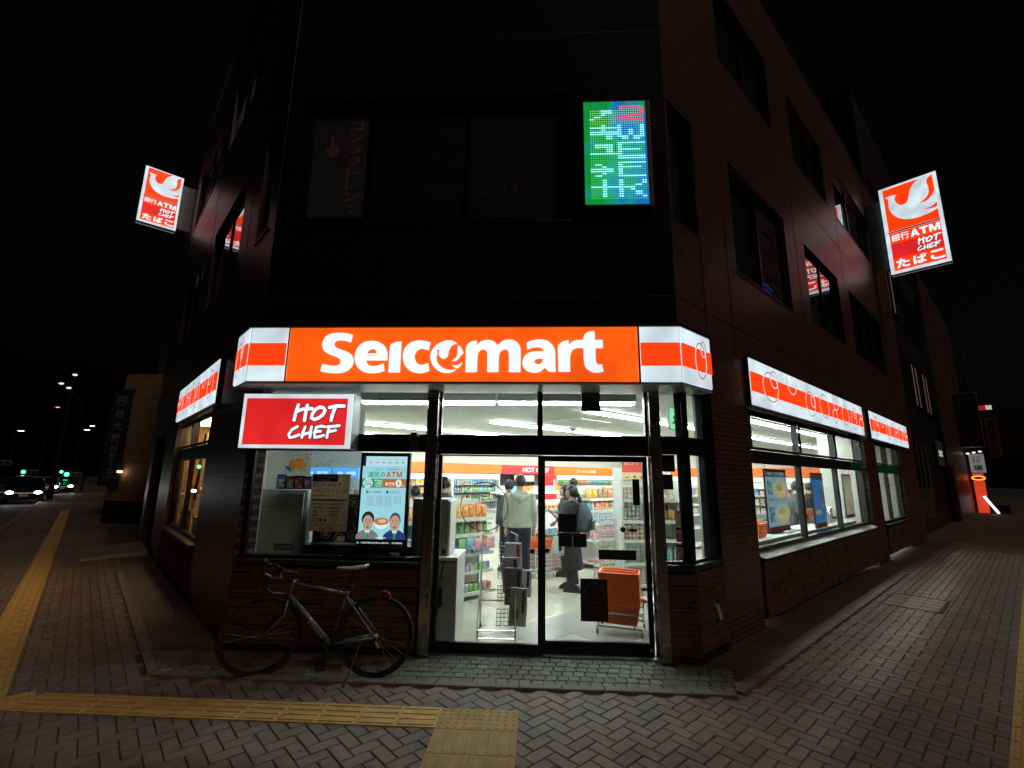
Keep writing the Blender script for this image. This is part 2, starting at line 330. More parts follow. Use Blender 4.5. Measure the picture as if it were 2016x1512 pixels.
# herringbone bricks of the pavement
class _P: pass
def proj(p):
    v = Vector(p)-CAMP; z = v.dot(_f)
    return (None, None, z) if z <= .05 else (1008+FPX*v.dot(_r)/z, 756-FPX*v.dot(_u)/z, z)
def paver_mesh(L, W, H=.015, c=.005):
    a, b = L/2, W/2
    r = lambda x, y, z: [(-x, -y, z), (x, -y, z), (x, y, z), (-x, y, z)]
    return [r(a, b, -H), r(a, b, -c), r(a-c, b-c, 0)]
U = .103
vis = []; rest = []
for i in range(-40, 190):
    for j in range(-150, 190):
        d = (i-j) % 4
        if d not in (0, 3): continue
        ca, cb_ = ((i+1)*U, (j+.5)*U) if d == 0 else ((i+.5)*U, (j+1)*U)
        x, y = (ca-cb_)*Q, (ca+cb_)*Q+.9
        if y < 1.2 or y > 17 or abs(x) > 14: continue
        if x+y < -2.15 or x-y > 1.9: continue
        # behind the kerb lines in front of the shop
        if y > 4.39 and (x-y) < -2.66 and (x+y) > .95: continue
        if (x-y) < -2.66 and x > 1.6: continue
        if (x+y) > .95 and x < -3.3: continue
        px, py, z = proj((x, y, 0))
        if px is None: continue
        if -250 < px < 2270 and py < 1750:
            (vis if (0 < px < 2016 and py < 1512) else rest).append((z, x, y, d))
vis.sort(); rest += vis[300:]; vis = vis[:300]
PM = {}
def paver_data(k, L, W, mats, nm):
    key = (k, nm)
    if key not in PM: PM[key] = MB().rings(paver_mesh(L, W)).mesh(nm, mats[k])
    return PM[key]
for z, x, y, d in vis:
    k = random.choices(range(6), (5, 5, 2, 3, 1.3, 3))[0]
    put('paving_brick', paver_data(k, .2, .097, m_pav, 'paving_brick'), pav, (x, y, random.uniform(-.002, .001)), (random.uniform(-.008, .008), random.uniform(-.008, .008), PI/4+(0 if d == 0 else PI/2)+random.uniform(-.012, .012)))
bm = MB(); R0 = paver_mesh(.2, .097)
for z, x, y, d in rest:
    bm.mat(random.choices(range(6), (5, 5, 2, 3, 1.3, 3))[0]); a = PI/4+(0 if d == 0 else PI/2)+random.uniform(-.01, .01); dz = random.uniform(-.002, .001); ca, sa = math.cos(a), math.sin(a)
    n = len(bm.v)
    for r in R0: bm.v += [(x+p[0]*ca-p[1]*sa, y+p[0]*sa+p[1]*ca, p[2]+dz) for p in r]
    for i in range(2):
        for q in range(4): bm.f.append((n+i*4+q, n+i*4+(q+1) % 4, n+i*4+4+(q+1) % 4, n+i*4+4+q)); bm.m.append(bm.k)
    bm.f.append((n+8, n+9, n+10, n+11)); bm.m.append(bm.k)
o = bm.build('paving_brick_field', m_pav, pav); o['kind'] = 'stuff'
# small square cobbles of the shop apron, edged by kerb stones
apron = MB().prism([(-3.95, 4.50), (1.60, 4.50), (2.05, 4.95), (1.70, 5.4), (-3.3, 5.4), (-4.35, 4.95)], -.0149, -.008).build('entrance_apron', m_joint); struct(apron)
CM = [MB().rings(paver_mesh(.099, .099, .016, .006)).mesh('cobble', m) for m in m_cob]
for r in range(6):
    for c in range(58):
        x = -4.15+c*.1045+(.03*math.sin(r*2.1)); y = 4.555+r*.1045
        if x+y < 1.0+.05 or x-y > -2.82 or y > 5.1: continue
        if y > 5.0 and (x < -3.1 or x > 1.5 or not -1.0 < x < 1.2): continue
        k = random.choices(range(4), (4, 4, 1.6, 3))[0]
        put('cobble', CM[k], apron, (x+random.uniform(-.004, .004), y+random.uniform(-.003, .003), .006+random.uniform(-.003, .002)), (random.uniform(-.02, .02), random.uniform(-.02, .02), random.uniform(-.05, .05)))
edge = sroot('apron_edging')
def kerb_run(p0, p1, n, wd=.085):
    p0, p1 = Vector(p0), Vector(p1); d = (p1-p0)/n; L = d.length; a = math.atan2(d.y, d.x)
    me = MB().rings([[(-x, -y, z), (x, -y, z), (x, y, z), (-x, y, z)] for x, y, z in ((L/2-.003, wd/2, -.02), (L/2-.003, wd/2, .012), (L/2-.008, wd/2-.006, .018))]).mesh('edging_stone', m_kerb)
    for i in range(n):
        c = p0+d*(i+.5); put('edging_stone', me, edge, (c.x, c.y, random.uniform(-.003, .002)), (0, 0, a+random.uniform(-.006, .006)))
kerb_run((-3.45, 4.46), (1.72, 4.46), 14); kerb_run((1.76, 4.50), (7.4, 10.14), 20); kerb_run((-3.47, 4.49), (-7.5, 8.52), 14)
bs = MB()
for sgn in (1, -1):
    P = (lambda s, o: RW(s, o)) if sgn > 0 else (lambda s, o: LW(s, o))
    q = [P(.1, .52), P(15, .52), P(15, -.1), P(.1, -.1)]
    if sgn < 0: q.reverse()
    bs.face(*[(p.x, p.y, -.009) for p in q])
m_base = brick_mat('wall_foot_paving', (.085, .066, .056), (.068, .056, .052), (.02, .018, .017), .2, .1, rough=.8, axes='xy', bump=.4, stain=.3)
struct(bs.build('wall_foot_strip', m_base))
# ------------------------------------------------------------------ tactile paving
tact = sroot('tactile_path')
def bar(mb, x, y, L, wd, h):
    mb.rings([[(x-a, y-b, z), (x+a, y-b, z), (x+a, y+b, z), (x-a, y+b, z)] for a, b, z in ((L/2, wd/2, .004), (L/2-.004, wd/2-.005, .004+h))])
def tile_base(S): return MB().rings([[(-x, -x, z), (x, -x, z), (x, x, z), (-x, x, z)] for x, z in ((S/2-.001, -.006), (S/2-.001, .003), (S/2-.003, .005))])
mb = tile_base(.3)
for k in range(4): bar(mb, 0, -.1125+k*.075, .27, .034, .007)
T_BAR = mb.mesh('tactile_tile', m_yel)
mb = tile_base(.3)
for k in range(4): bar(mb, 0, -.1125+k*.075, .27, .030, .004)
T_BAR2 = mb.mesh('tactile_tile', m_yel2)
mb = tile_base(.3)
for a in range(5):
    for b in range(5): mb.lathe([(.016, .004), (.014, .007), (.008, .009)], (-.12+a*.06, -.12+b*.06, 0), 8)
T_DOT = mb.mesh('tactile_tile', m_yel2); mb2 = T_DOT.copy(); mb2.materials.clear(); mb2.materials.append(m_yel); T_DOTY = mb2
for i in range(11): put('tactile_tile', T_BAR, tact, (-.865-.3*i, 3.895, .004), (0, 0, random.uniform(-.006, .006)))
for c in range(2):
    put('tactile_tile', T_DOT, tact, (-.565+.3*c, 3.885, .003))
    for r in range(4): put('tactile_tile', T_BAR2, tact, (-.565+.3*c, 3.583-.302*r, .003), (0, 0, PI/2))
for i in range(84):
    t = i*.301; put('tactile_tile', T_DOTY if i in (3, 4, 22) else T_BAR, tact, (-3.75-t*Q+.0, 3.24+t*Q, .004), (0, 0, 3*PI/4+random.uniform(-.006, .006)))
put('tactile_tile', T_DOTY, tact, (-4.12, 3.86, .0065), (0, 0, PI/4))
for i in range(30): put('tactile_tile', T_BAR, tact, (2.2+.107+i*.3*Q, 2.7-.107+i*.3*Q, .004), (0, 0, PI/4))
# road paint
rp = sroot('road_marking')
for i in range(7):
    p = Vector((-Q, Q))*(19+0*i)+Vector((-Q, -Q))*(2.6+i*.95)+Vector((-1.0, .6)); d = Vector((-Q, Q)); n2 = Vector((-Q, -Q))
    q = [p, p+n2*.45, p+n2*.45+d*3, p+d*3]; MB().face(*[(v.x, v.y, -.134) for v in reversed(q)]).build('crossing_stripe', m_line, rp)
p = Vector((-16.9, 12.6)); d = Vector((-Q, Q)); n2 = Vector((-Q, -Q)); q = [p, p+n2*5, p+n2*5+d*.45, p+d*.45]
MB().face(*[(v.x, v.y, -.134) for v in reversed(q)]).build('stop_line', m_line, rp)
# manhole cover in the side-street pavement
c4 = [at_g(*q) for q in ((1732, 1188), (1848, 1208), (1869, 1183), (1762, 1167))]
mh = thing('manhole_cover', 'rectangular paved manhole cover with dark metal rim in the brick pavement', 'manhole', (sum((p.x for p in c4))/4, sum((p.y for p in c4))/4, 0), PI/4)
for nm, a in (('rim', None),):
    for (x0, x1, y0, y1) in ((-.52, .52, -.36, -.325), (-.52, .52, .325, .36), (-.52, -.485, -.325, .325), (.485, .52, -.325, .325)): bx('rim', mh, m_black, x0, x1, y0, y1, -.01, .006)
for i in range(4):
    for j in range(3): put('paving_brick', paver_data((i*2+j) % 4, .22, .205, m_pav, 'cover_brick'), mh, (-.36+i*.24, -.215+j*.215, .004))
# ------------------------------------------------------------------ the corner building
B = thing('corner_building', 'dark reddish tiled corner building with a lit convenience shop on the ground floor', 'building', (0, 0, 0))
ROOF = 11.75
def wall_mesh(x0, x1, z0, z1, th, openings, mats):
    xs = sorted({x0, x1, *[o[0] for o in openings], *[o[1] for o in openings]}); zs = sorted({z0, z1, *[o[2] for o in openings], *[o[3] for o in openings]})
    xs = [x for x in xs if x0 <= x <= x1]; zs = [z for z in zs if z0 <= z <= z1]; mb = MB()
    nx, nz = len(xs)-1, len(zs)-1
    def solid(i, k):
        if not (0 <= i < nx and 0 <= k < nz): return False
        cx, cz = (xs[i]+xs[i+1])/2, (zs[k]+zs[k+1])/2
        return not any(o[0] < cx < o[1] and o[2] < cz < o[3] for o in openings)
    for i in range(nx):
        for k in range(nz):
            if not solid(i, k): continue
            a, b, c, d = xs[i], xs[i+1], zs[k], zs[k+1]
            mb.face((a, 0, c), (b, 0, c), (b, 0, d), (a, 0, d)); mb.face((b, th, c), (a, th, c), (a, th, d), (b, th, d))
            if not solid(i-1, k): mb.face((a, th, c), (a, 0, c), (a, 0, d), (a, th, d))
            if not solid(i+1, k): mb.face((b, 0, c), (b, th, c), (b, th, d), (b, 0, d))
            if not solid(i, k-1): mb.face((a, th, c), (b, th, c), (b, 0, c), (a, 0, c))
            if not solid(i, k+1): mb.face((a, 0, d), (b, 0, d), (b, th, d), (a, th, d))
    return mb.mesh('wall', mats)
RS = 15.35; LS = 10.6
WR = [(1.8, 8.35, -.01, 2.78), (9.5, 12.65, -.01, 2.78), (0, .72, -.01, 3.36)]
UP2R = [(.06, .70, 4.9, 6.55), (1.87, 4.3, 4.78, 6.6), (5.45, 7.95, 4.9, 6.55), (8.95, 12.6, 4.9, 6.55)]
UP3R = [(1.85, 4.2, 8.5, 10.1), (5.45, 7.9, 8.5, 10.1), (8.8, 13.9, 8.5, 10.15)]
put('wall', wall_mesh(0, RS, -.015, ROOF, .2, WR+UP2R+UP3R, m_wall), B, (XR, Y0, 0), (0, 0, RZR))
WL = [(2.4, 5.95, -.01, 2.78), (7.6, 9.9, -.01, 2.7)]
UP2L = [(.36, .98, 4.95, 6.6), (2.1, 4.7, 4.9, 6.6), (5.6, 8.3, 4.9, 6.55)]
UP3L = [(2.1, 4.7, 8.5, 10.1), (5.9, 8.9, 8.4, 10.1)]
neg = lambda L: [(-b, -a, c, d) for a, b, c, d in L]
put('wall', wall_mesh(-LS, 0, -.015, ROOF, .2, neg(WL+UP2L+UP3L), m_wall), B, (XL, Y0, 0), (0, 0, RZL))
FW = [(-2.99, .42, 4.85, 6.62), (-2.8, 1.2, 8.4, 10.2)]
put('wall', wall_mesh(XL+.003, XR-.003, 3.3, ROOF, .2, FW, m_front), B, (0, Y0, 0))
c1 = RW(RS, 0); c2 = LW(LS, 0); back = [(XL+.1, Y0+.1), (XR-.1, Y0+.1), (c1.x-.1, c1.y), (c1.x-11*Q, c1.y+11*Q), (c2.x+11*Q, c2.y+11*Q), (c2.x+.1, c2.y)]
bx_ = MB().prism(back, ROOF-.25, ROOF-.1).build('roof', m_dark, B)
MB().prism([(c1.x, c1.y), (c1.x-.2, c1.y+.05), (c1.x-11*Q, c1.y+11*Q), (c1.x-11*Q+.2, c1.y+11*Q+.2)], 0, ROOF).build('wall', m_wall, B)
MB().prism([(c2.x, c2.y), (c2.x+11*Q, c2.y+11*Q), (c2.x+11*Q-.15, c2.y+11*Q+.15), (c2.x-.01, c2.y+.2)], 0, ROOF).build('wall', m_wall, B)
for fr, lo, hi, sgn, org, rz in (('r', 0, RS, 1, (XR, Y0, 0), RZR), ('l', -LS, 0, 1, (XL, Y0, 0), RZL)):
    MB().box(lo, hi, -.035, .22, ROOF, ROOF+.06).build('parapet_cap', m_frame2, B, org, (0, 0, rz))
MB().box(XL-.03, XR+.03, -.035, .22, ROOF+.001, ROOF+.061).build('parapet_cap', m_frame2, B, (0, Y0, 0))
# sealant joints of the tile panels
for z in (3.86, 7.55):
    for lo, hi, org, rz in ((.0, RS, (XR, Y0, 0), RZR), (-LS, 0, (XL, Y0, 0), RZL), (XL, XR, (0, Y0, 0), 0)):
        MB().box(lo+.01, hi-.01, -.002, .01, z, z+.013).build('sealant_joint', m_seal, B, org, (0, 0, rz))
for s in (.74, 1.55, 4.9, 8.6, 13.1):
    z0 = 3.45 if s < 8.6 else 3.45
    MB().box(s, s+.011, -.003, .01, z0, ROOF-.01).build('sealant_joint', m_seal, B, (XR, Y0, 0), (0, 0, RZR))
for s in (1.5, 5.1, 9.2): MB().box(-s-.011, -s, -.003, .01, 3.45, ROOF-.01).build('sealant_joint', m_seal, B, (XL, Y0, 0), (0, 0, RZL))
# windows: local frame x along the wall, y into the building
def window(org, rz, x0, x1, z0, z1, rec=.07, splits=(), hsplits=(), fw=.045, gm=None, fm=None, name='window', blind=True, fd=.05, sill=False):
    fm = fm or m_frame; gm = gm or m_dglass
    mb = MB(); y0, y1 = rec, rec+fd
    xs = [x0]+[x0+(x1-x0)*t for t in splits]+[x1]
    mb.box(x0, x1, y0, y1, z0, z0+fw).box(x0, x1, y0, y1, z1-fw, z1).box(x0, x0+fw, y0, y1, z0+fw, z1-fw).box(x1-fw, x1, y0, y1, z0+fw, z1-fw)
    for t in xs[1:-1]: mb.box(t-fw/2, t+fw/2, y0-.004, y1, z0+fw, z1-fw)
    root = mb.build(name, fm, B, org, (0, 0, rz))
    for a, b in zip(xs, xs[1:]): MB().box(a+.02, b-.02, rec+.02, rec+.027, z0+.02, z1-.02).build('pane', gm, root)
    mb2 = MB().box(x0-.02, x1+.02, -.012, rec+.01, z0-.025, z0).build('sill', m_frame2, root)
    if blind: MB().box(x0-.01, x1+.01, rec+.13, rec+.15, z0-.01, z1+.01).build('blind', m_blind, root)
    return root
m_blind = M('dark_blind', (.020, .018, .020), .8)
oR, oL = (XR, Y0, 0), (XL, Y0, 0)
for (a, b, c, d) in UP2R: window(oR, RZR, a, b, c, d, splits=(() if b-a < 1 else ((.5,) if b-a < 3 else (.33, .66))))
for (a, b, c, d) in UP3R: window(oR, RZR, a, b, c, d, splits=((.5,) if b-a < 3 else (.33, .66)))
for (a, b, c, d) in UP2L: window(oL, RZL, -b, -a, c, d, splits=(() if b-a < 1 else (.5,)))
for (a, b, c, d) in UP3L: window(oL, RZL, -b, -a, c, d, splits=(.5,))
window((0, Y0, 0), 0, *FW[0], splits=(.26, .63), rec=.09); window((0, Y0, 0), 0, *FW[1], splits=(.33, .66))
# window signs behind the upper panes
m_banner = M('faded_banner', (.10, .105, .11), .7); m_btext = M('faded_pink_print', (.42, .20, .21), .7); m_bdark = M('faded_black_print', (.004, .004, .005), .8)
def banner(name, label, org, rz, x0, x1, z0, z1, y, mat):
    t = thing(name, label, 'banner', (org[0], org[1], 0), rz); bx('sheet', t, mat, x0, x1, y, y+.006, z0, z1); return t
t = banner('window_banner', 'dim upright banner with large pink katakana behind the upper corner window', (0, Y0, 0), 0, -2.93, -2.2, 5.0, 6.47, .135, m_banner)
for i, ch in enumerate('コンタクトレンズ'): letter(t, ch, -2.46, -2.27, 6.26-i*.172, 6.40-i*.172, .132, m_btext, .03)
hand = [(-2.74, 6.02), (-2.71, 6.02), (-2.70, 6.18), (-2.675, 6.20), (-2.655, 6.18), (-2.655, 6.07), (-2.60, 6.05), (-2.58, 6.00), (-2.59, 5.93), (-2.63, 5.88), (-2.69, 5.88), (-2.75, 5.97)]
flat_shape('hand_icon', [smooth_loop(hand, 3)], m_btext, t, .132); flat_shape('ring_icon', [ellipse(-2.68, 6.24, .055, .05), ellipse(-2.68, 6.24, .04, .036)], m_bdark, t, .132)
t = banner('window_banner', 'wide dark banner with faint katakana shop name behind the upper corner window', (0, Y0, 0), 0, -2.1, .40, 4.95, 6.55, .137, M('dark_banner', (.016, .016, .018), .7))
letter(t, 'ウィズユーコンタクト', -1.35, -.1, 5.28, 5.46, .134, M('dark_red_print', (.16, .05, .05), .7), .02)
for i, tx in enumerate(('コンタクトレンズ', '診察時間', '9:30-12:30', '13:30-19:00', '土・日・祝', '10:00-12:30', '14:00-18:00')):
    if i == 0: t = banner('window_notice', 'dim tan opening-hours notice in the upper side window beside the blue neon', (XR, Y0, 0), RZR, 3.12, 4.24, 4.84, 6.54, .135, M('tan_notice', (.20, .12, .08), .75))
    letter(t, tx, 3.25+.04*i, 4.1, 6.25-i*.21, 6.37-i*.21, .132, m_bdark, .01)
nb = thing('neon_sign', 'small blue glowing neon sign inside the upper side window', 'neon sign', (XR, Y0, 0), RZR)
m_neon = glow('blue_neon', (.05, .10, 1.0), .9)
letter(nb, 'コンタクト', 3.18, 3.66, 4.90, 5.00, .128, m_neon, .0, 'tube'); MB().tube([(3.16+.55*t_/10, .126, 5.03+.035*math.sin(PI*t_/10)) for t_ in range(11)], .005, 6).build('tube', m_neon, nb)
t = banner('window_notice', 'dark round-logo notice in the upper side window below the lit blade sign', (XR, Y0, 0), RZR, 5.55, 6.6, 4.95, 5.9, .135, M('dark_tan_notice', (.11, .065, .05), .75)); flat_shape('disc', [ellipse(6.05, 5.62, .2, .2)], m_bdark, t, .132)
# ------------------------------------------------------------------ ground-floor shop front (parts of the building)
F0 = (0, Y0, 0)
# stainless posts either side of the doors
for x0, x1 in ((-1.185, -1.07), (1.245, 1.36)): MB().box(x0, x1, -.06, .10, 0, 2.775).build('post', m_steel, B, F0, bevel=.004)
# dark soffit / head beam under the sign and the transom rail
MB().box(XL+.02, XR-.02, -.02, .16, 2.776, 3.299).build('head_beam', m_front, B, F0)
# glazing: frame bars are the window, panes its sub-parts
def glazed(name, bars, panes, org=F0, rz=0, gm=None, fm=None, y0=.03, y1=.11, gy=.068):
    mb = MB()
    for b in bars: mb.box(b[0], b[1], y0, y1, b[2], b[3])
    r = mb.build(name, fm or m_frame, B, org, (0, 0, rz), bevel=.003)
    for i, p in enumerate(panes): MB().box(p[0], p[1], gy, gy+.008, p[2], p[3]).build('pane', (p[4] if len(p) > 4 else gm) or m_glass, r)
    return r
# left shop window
glazed('window', [(-3.22, -3.155, .90, 2.775), (-1.215, -1.187, .90, 2.775), (-3.155, -1.215, .90, .935), (-3.155, -1.215, 2.745, 2.775), (-3.155, -1.215, 2.055, 2.25)],
       [(-3.16, -1.21, .93, 2.06), (-3.16, -1.21, 2.245, 2.75)])
# transom over the doors with a smeared left pane
glazed('transom_window', [(-1.068, -1.045, 2.03, 2.775), (1.215, 1.243, 2.03, 2.775), (-1.045, 1.215, 2.745, 2.775), (-1.045, 1.215, 2.035, 2.25), (.032, .092, 2.25, 2.745)],
       [(-1.05, .037, 2.245, 2.75, m_grime), (.087, 1.22, 2.245, 2.75)])
# sliding doors
def door(x0, x1, z0, z1, y, st=.055, bot=.16, top=.05):
    mb = MB().box(x0, x0+st, y, y+.045, z0, z1).box(x1-st, x1, y, y+.045, z0, z1).box(x0+st, x1-st, y, y+.045, z0, z0+bot).box(x0+st, x1-st, y, y+.045, z1-top, z1)
    r = mb.build('sliding_door', m_frame, B, F0, bevel=.003)
    MB().box(x0+st-.005, x1-st+.005, y+.018, y+.026, z0+bot-.005, z1-top+.005).build('pane', m_glass, r); return r
dL = door(-1.066, .085, .012, 2.03, .05, st=.045, bot=.10, top=.015); dR = door(.07, 1.24, .012, 2.03, .12, st=.05, bot=.12, top=.06)
for d, x, y in ((dL, .03, .046), (dR, .105, .117)): MB().lathe([(.026, 0), (.026, .003)], (x-(.05 if d is dL else -.035), y, 1.02), 16, 'y').build('round_marker', m_black, d)
MB().lathe([(.02, 0), (.017, .006), (.008, .008)], (1.205, .112, .07), 14, 'y').build('lock', m_steel, dR)
MB().box(1.205, 1.232, .108, .118, .95, 1.22).build('pull_handle', m_dgrey, dR)
MB().box(-1.066, 1.243, .03, .19, 0, .011).build('door_track', m_alu, B, F0)
# right shop window with its return along the side street
glazed('window', [(1.362, 1.375, .93, 2.775), (1.615, 1.66, .93, 2.775), (1.375, 1.615, .93, .95), (1.375, 1.615, 2.75, 2.775), (1.375, 1.615, 2.055, 2.25)], [(1.37, 1.62, .945, 2.06), (1.37, 1.62, 2.245, 2.755)])
glazed('window', [(.02, .17, .93, 2.775), (.52, .72, .93, 2.775), (.17, .52, .93, .95), (.17, .52, 2.75, 2.775), (.17, .52, 2.055, 2.25)], [(.165, .525, .945, 2.06), (.165, .525, 2.245, 2.755)], oR, RZR)
MB().prism([(.0, .028), (.72, .028), (.72, .16), (.15, .16)], 2.776, 3.36).build('head_beam', m_front, B, oR, (0, 0, RZR))
# sills
MB().box(-3.235, -1.188, -.05, .12, .85, .897).build('sill', m_frame2, B, F0, bevel=.004)
MB().prism([(1.362, Y0-.05), (1.64, Y0-.05), (2.14, Y0+.45), (2.10, Y0+.55), (1.60, Y0+.12), (1.362, Y0+.12)], .87, .925).build('sill', m_frame2, B)
# ledge-stone panels below the windows, each stone a piece
SM = [MB().rings([[(-x, y, -z), (x, y, -z), (x, y, z), (-x, y, z)] for x, y, z in ((.5, .5, .5), (.5, -.3, .5), (.47, -.5, .44))]).mesh('stone', m) for m in m_stones]
def stones(x0, x1, z0, z1, org, rz, n=300, h=.047):
    bk = MB().box(x0, x1, .0, .10, z0, z1).build('stone_panel', m_seal, B, org, (0, 0, rz)); z = z0+.002; k = 0
    while z < z1-.01:
        hh = min(h*random.uniform(.7, 1.35), z1-z); x = x0
        while x < x1-.005:
            L = min(random.uniform(.16, .55), x1-x)
            if x1-x-L < .06: L = x1-x
            if k < n: put('stone', random.choice(SM), bk, (x+L/2, -.006+random.uniform(-.012, .008), z+hh/2), (0, 0, random.uniform(-.01, .01)), (L-.004, .035, hh-.003)); k += 1
            x += L
        z += hh
    return bk
stones(-3.23, -1.19, .06, .848, F0, 0); stones(1.362, 1.68, .06, .868, F0, 0); stones(.03, .70, .06, .868, oR, RZR)
stones(1.85, 8.3, .08, .80, oR, RZR, h=.062); stones(9.55, 12.6, .10, .72, oR, RZR, h=.07); stones(-5.9, -2.45, .10, .70, oL, RZL, h=.07)
MB().box(-3.235, -1.19, -.012, .1, 0, .058).build('skirting', m_black, B, F0); MB().prism([(1.362, Y0-.015), (1.67, Y0-.015), (2.13, Y0+.445), (2.05, Y0+.53), (1.5, Y0+.1), (1.362, Y0+.1)], 0, .058).build('skirting', m_black, B)
# outlet hood on the side of the corner pier
MB().rings([[(-.035, .03, -.075), (.035, .03, -.075), (.035, .03, .075), (-.035, .03, .075)], [(-.034, -.055, -.074), (.034, -.055, -.074), (.030, -.02, .06), (-.030, -.02, .06)]]).build('vent_hood', M('beige_hood', (.40, .28, .22), .5), B, tuple(RW(.44, .02, .42)), (0, 0, RZR))
# big side windows on the right wall and the left wall
def big_window(x0, x1, zs, org, rz, mull, sillm=True, gm=None, fm=None):
    z0, zt0, zt1, z1 = zs; fw = .07
    bars = [(x0, x0+fw, z0, z1), (x1-fw, x1, z0, z1), (x0+fw, x1-fw, z0, z0+.05), (x0+fw, x1-fw, z1-.05, z1), (x0+fw, x1-fw, zt0, zt1)]
    xs = [x0+fw]+list(mull)+[x1-fw]
    for mm in mull: bars += [(mm-.045, mm+.045, z0+.05, zt0), (mm-.045, mm+.045, zt1, z1-.05)]
    panes = []
    for a, b in zip(xs, xs[1:]): panes += [(a, b, z0+.04, zt0+.01), (a, b, zt1-.01, z1-.04)]
    r = glazed('window', bars, panes, org, rz, gm, fm or m_frame2, y0=.07, y1=.15, gy=.11)
    for a, b in zip(xs, xs[1:]):       # opening sash of the top light
        mb = MB(); a2, b2 = a+.05, b-.05; zz0, zz1 = zt1+.008, z1-.058; f2 = .035
        mb.box(a2, b2, .045, .068, zz0, zz0+f2).box(a2, b2, .045, .068, zz1-f2, zz1).box(a2, a2+f2, .045, .068, zz0+f2, zz1-f2).box(b2-f2, b2, .045, .068, zz0+f2, zz1-f2).build('sash', fm or m_frame2, r)
        xh = b2-.12 if rz > 0 else a2+.12
        MB().tube([(xh, .03, zz0+.05), (xh, .015, zz0+.07), (xh, .015, zz0+.3), (xh, .03, zz0+.32)], .009, 6).build('latch', m_black, r)
    return r
big_window(1.85, 8.3, (.86, 2.02, 2.2, 2.77), oR, RZR, (4.0, 6.15))
MB().rings([[(1.83, -.07, .80), (8.34, -.07, .80), (8.34, .14, .80), (1.83, .14, .80)], [(1.83, -.07, .812), (8.34, -.07, .812), (8.34, .14, .856), (1.83, .14, .856)]]).build('sill', M('pale_sill_paint', (.55, .60, .59), .4), B, oR, (0, 0, RZR))
big_window(9.55, 12.6, (.78, 2.0, 2.2, 2.77), oR, RZR, (11.0,))
MB().box(9.53, 12.63, -.05, .14, .725, .777).build('sill', m_frame2, B, oR, (0, 0, RZR))
big_window(-5.9, -2.45, (.76, 2.02, 2.25, 2.77), oL, RZL, (-4.35,), fm=m_frame)
MB().box(-5.93, -2.42, -.05, .14, .705, .757).build('sill', m_frame2, B, oL, (0, 0, RZL))
m_green = M('green_film', (.01, .16, .12), .35)
MB().box(7.2, 8.2, .060, .066, 2.03, 2.19).build('green_film', m_green, B, oR, (0, 0, RZR)); MB().box(9.65, 12.5, .060, .066, 2.01, 2.19).build('green_film', m_green, B, oR, (0, 0, RZR))
# lit hatch of the side entrance further along the left wall
eb = MB().box(-9.85, -7.65, .5, .56, 0, 2.68).box(-9.85, -9.7, .12, .5, 0, 2.68).build('side_entrance', m_frame, B, oL, (0, 0, RZL))
for a in (-9.6, -8.6): MB().box(a, a+.85, .46, .47, .15, 2.4).build('pane', m_dglass, eb)
MB().tube([(-8.68, .40, .7), (-8.68, .40, 1.7)], .018, 8).build('pull_handle', m_alu, eb)
rl = LW(8.2, .55); rampm = M('grey_granite', (.16, .16, .155), .5, bump=.2)
MB().rings([[(-.9, -.6, .0), (.9, -.6, .0), (.9, .5, .0), (-.9, .5, .0)], [(-.88, -.58, .03), (.88, -.58, .03), (.88, .5, .12), (-.88, .5, .12)]]).build('ramp', rampm, B, tuple(rl), (0, 0, RZL))
# ------------------------------------------------------------------ illuminated signs
g_white = acrylic('lit_white_acrylic', (.78, .92, 1.0), .80, .20); g_orange = acrylic('lit_orange_acrylic', (1.0, .108, .004), .97, .16); g_red = acrylic('lit_red_acrylic', (.82, .020, .022), .90, .12); g_band = glow('lit_vermilion_acrylic', (1.0, .052, .004), 1.0)
g_let = acrylic('lit_white_letter', (.88, .96, 1.0), 1.05, .10); m_dred = glow('dark_red_line', (.30, .01, .01), .5); m_purple = glow('dark_purple_outline', (.05, .01, .05), .5)
ZB, ZT, YS = 2.775, 3.372, 4.74
sg = thing('fascia_sign', 'long orange illuminated fascia sign with large white lettering over the shop entrance', 'sign', (0, 0, 0))
kL, kR = -3.125, 1.525; eL = (-3.485, 5.10); eR = (2.0, 5.215)
MB().prism([(kL+.004, YS+.02), (kR-.004, YS+.02), (eR[0]-.012, eR[1]+.0), (eR[0]-.012-.12, eR[1]+.13), (eL[0]+.012+.12, eL[1]+.13), (eL[0]+.012, eL[1]+.0)], ZB-.02, ZT+.02).build('housing', m_frame2, sg)
MB().prism([(kL+.0, YS-.012), (kR, YS-.012), (eR[0]+.006, eR[1]-.01), (eR[0]-.01, eR[1]+.02), (kR-.006, YS+.03), (kL+.006, YS+.03), (eL[0]+.01, eL[1]+.02), (eL[0]-.006, eL[1]-.01)], ZT, ZT+.035).build('top_cap', m_frame, sg)
MB().prism([(kL, YS-.005), (kR, YS-.005), (eR[0], eR[1]), (1.9, 5.3), (-3.35, 5.2), (eL[0], eL[1])], ZB-.035, ZB-.0201).build('underside', M('white_soffit', (.45, .47, .47), .35), sg)
def lit_face(name, x0, x1, z0, z1, y, mat, parent, d=.03, loc=(0, 0, 0), rz=0, c=.02):
    """acrylic face with folded edges"""
    return MB().rings([[(x0, y, z0), (x1, y, z0), (x1, y, z1), (x0, y, z1)], [(x0+c*.3, y-d*.6, z0+c*.3), (x1-c*.3, y-d*.6, z0+c*.3), (x1-c*.3, y-d*.6, z1-c*.3), (x0+c*.3, y-d*.6, z1-c*.3)], [(x0+c, y-d, z0+c), (x1-c, y-d, z0+c), (x1-c, y-d, z1-c), (x0+c, y-d, z1-c)]]).build(name, mat, parent, loc, (0, 0, rz))
lit_face('face', -2.68, 1.085, ZB, ZT, YS+.018, g_orange, sg, d=.03)
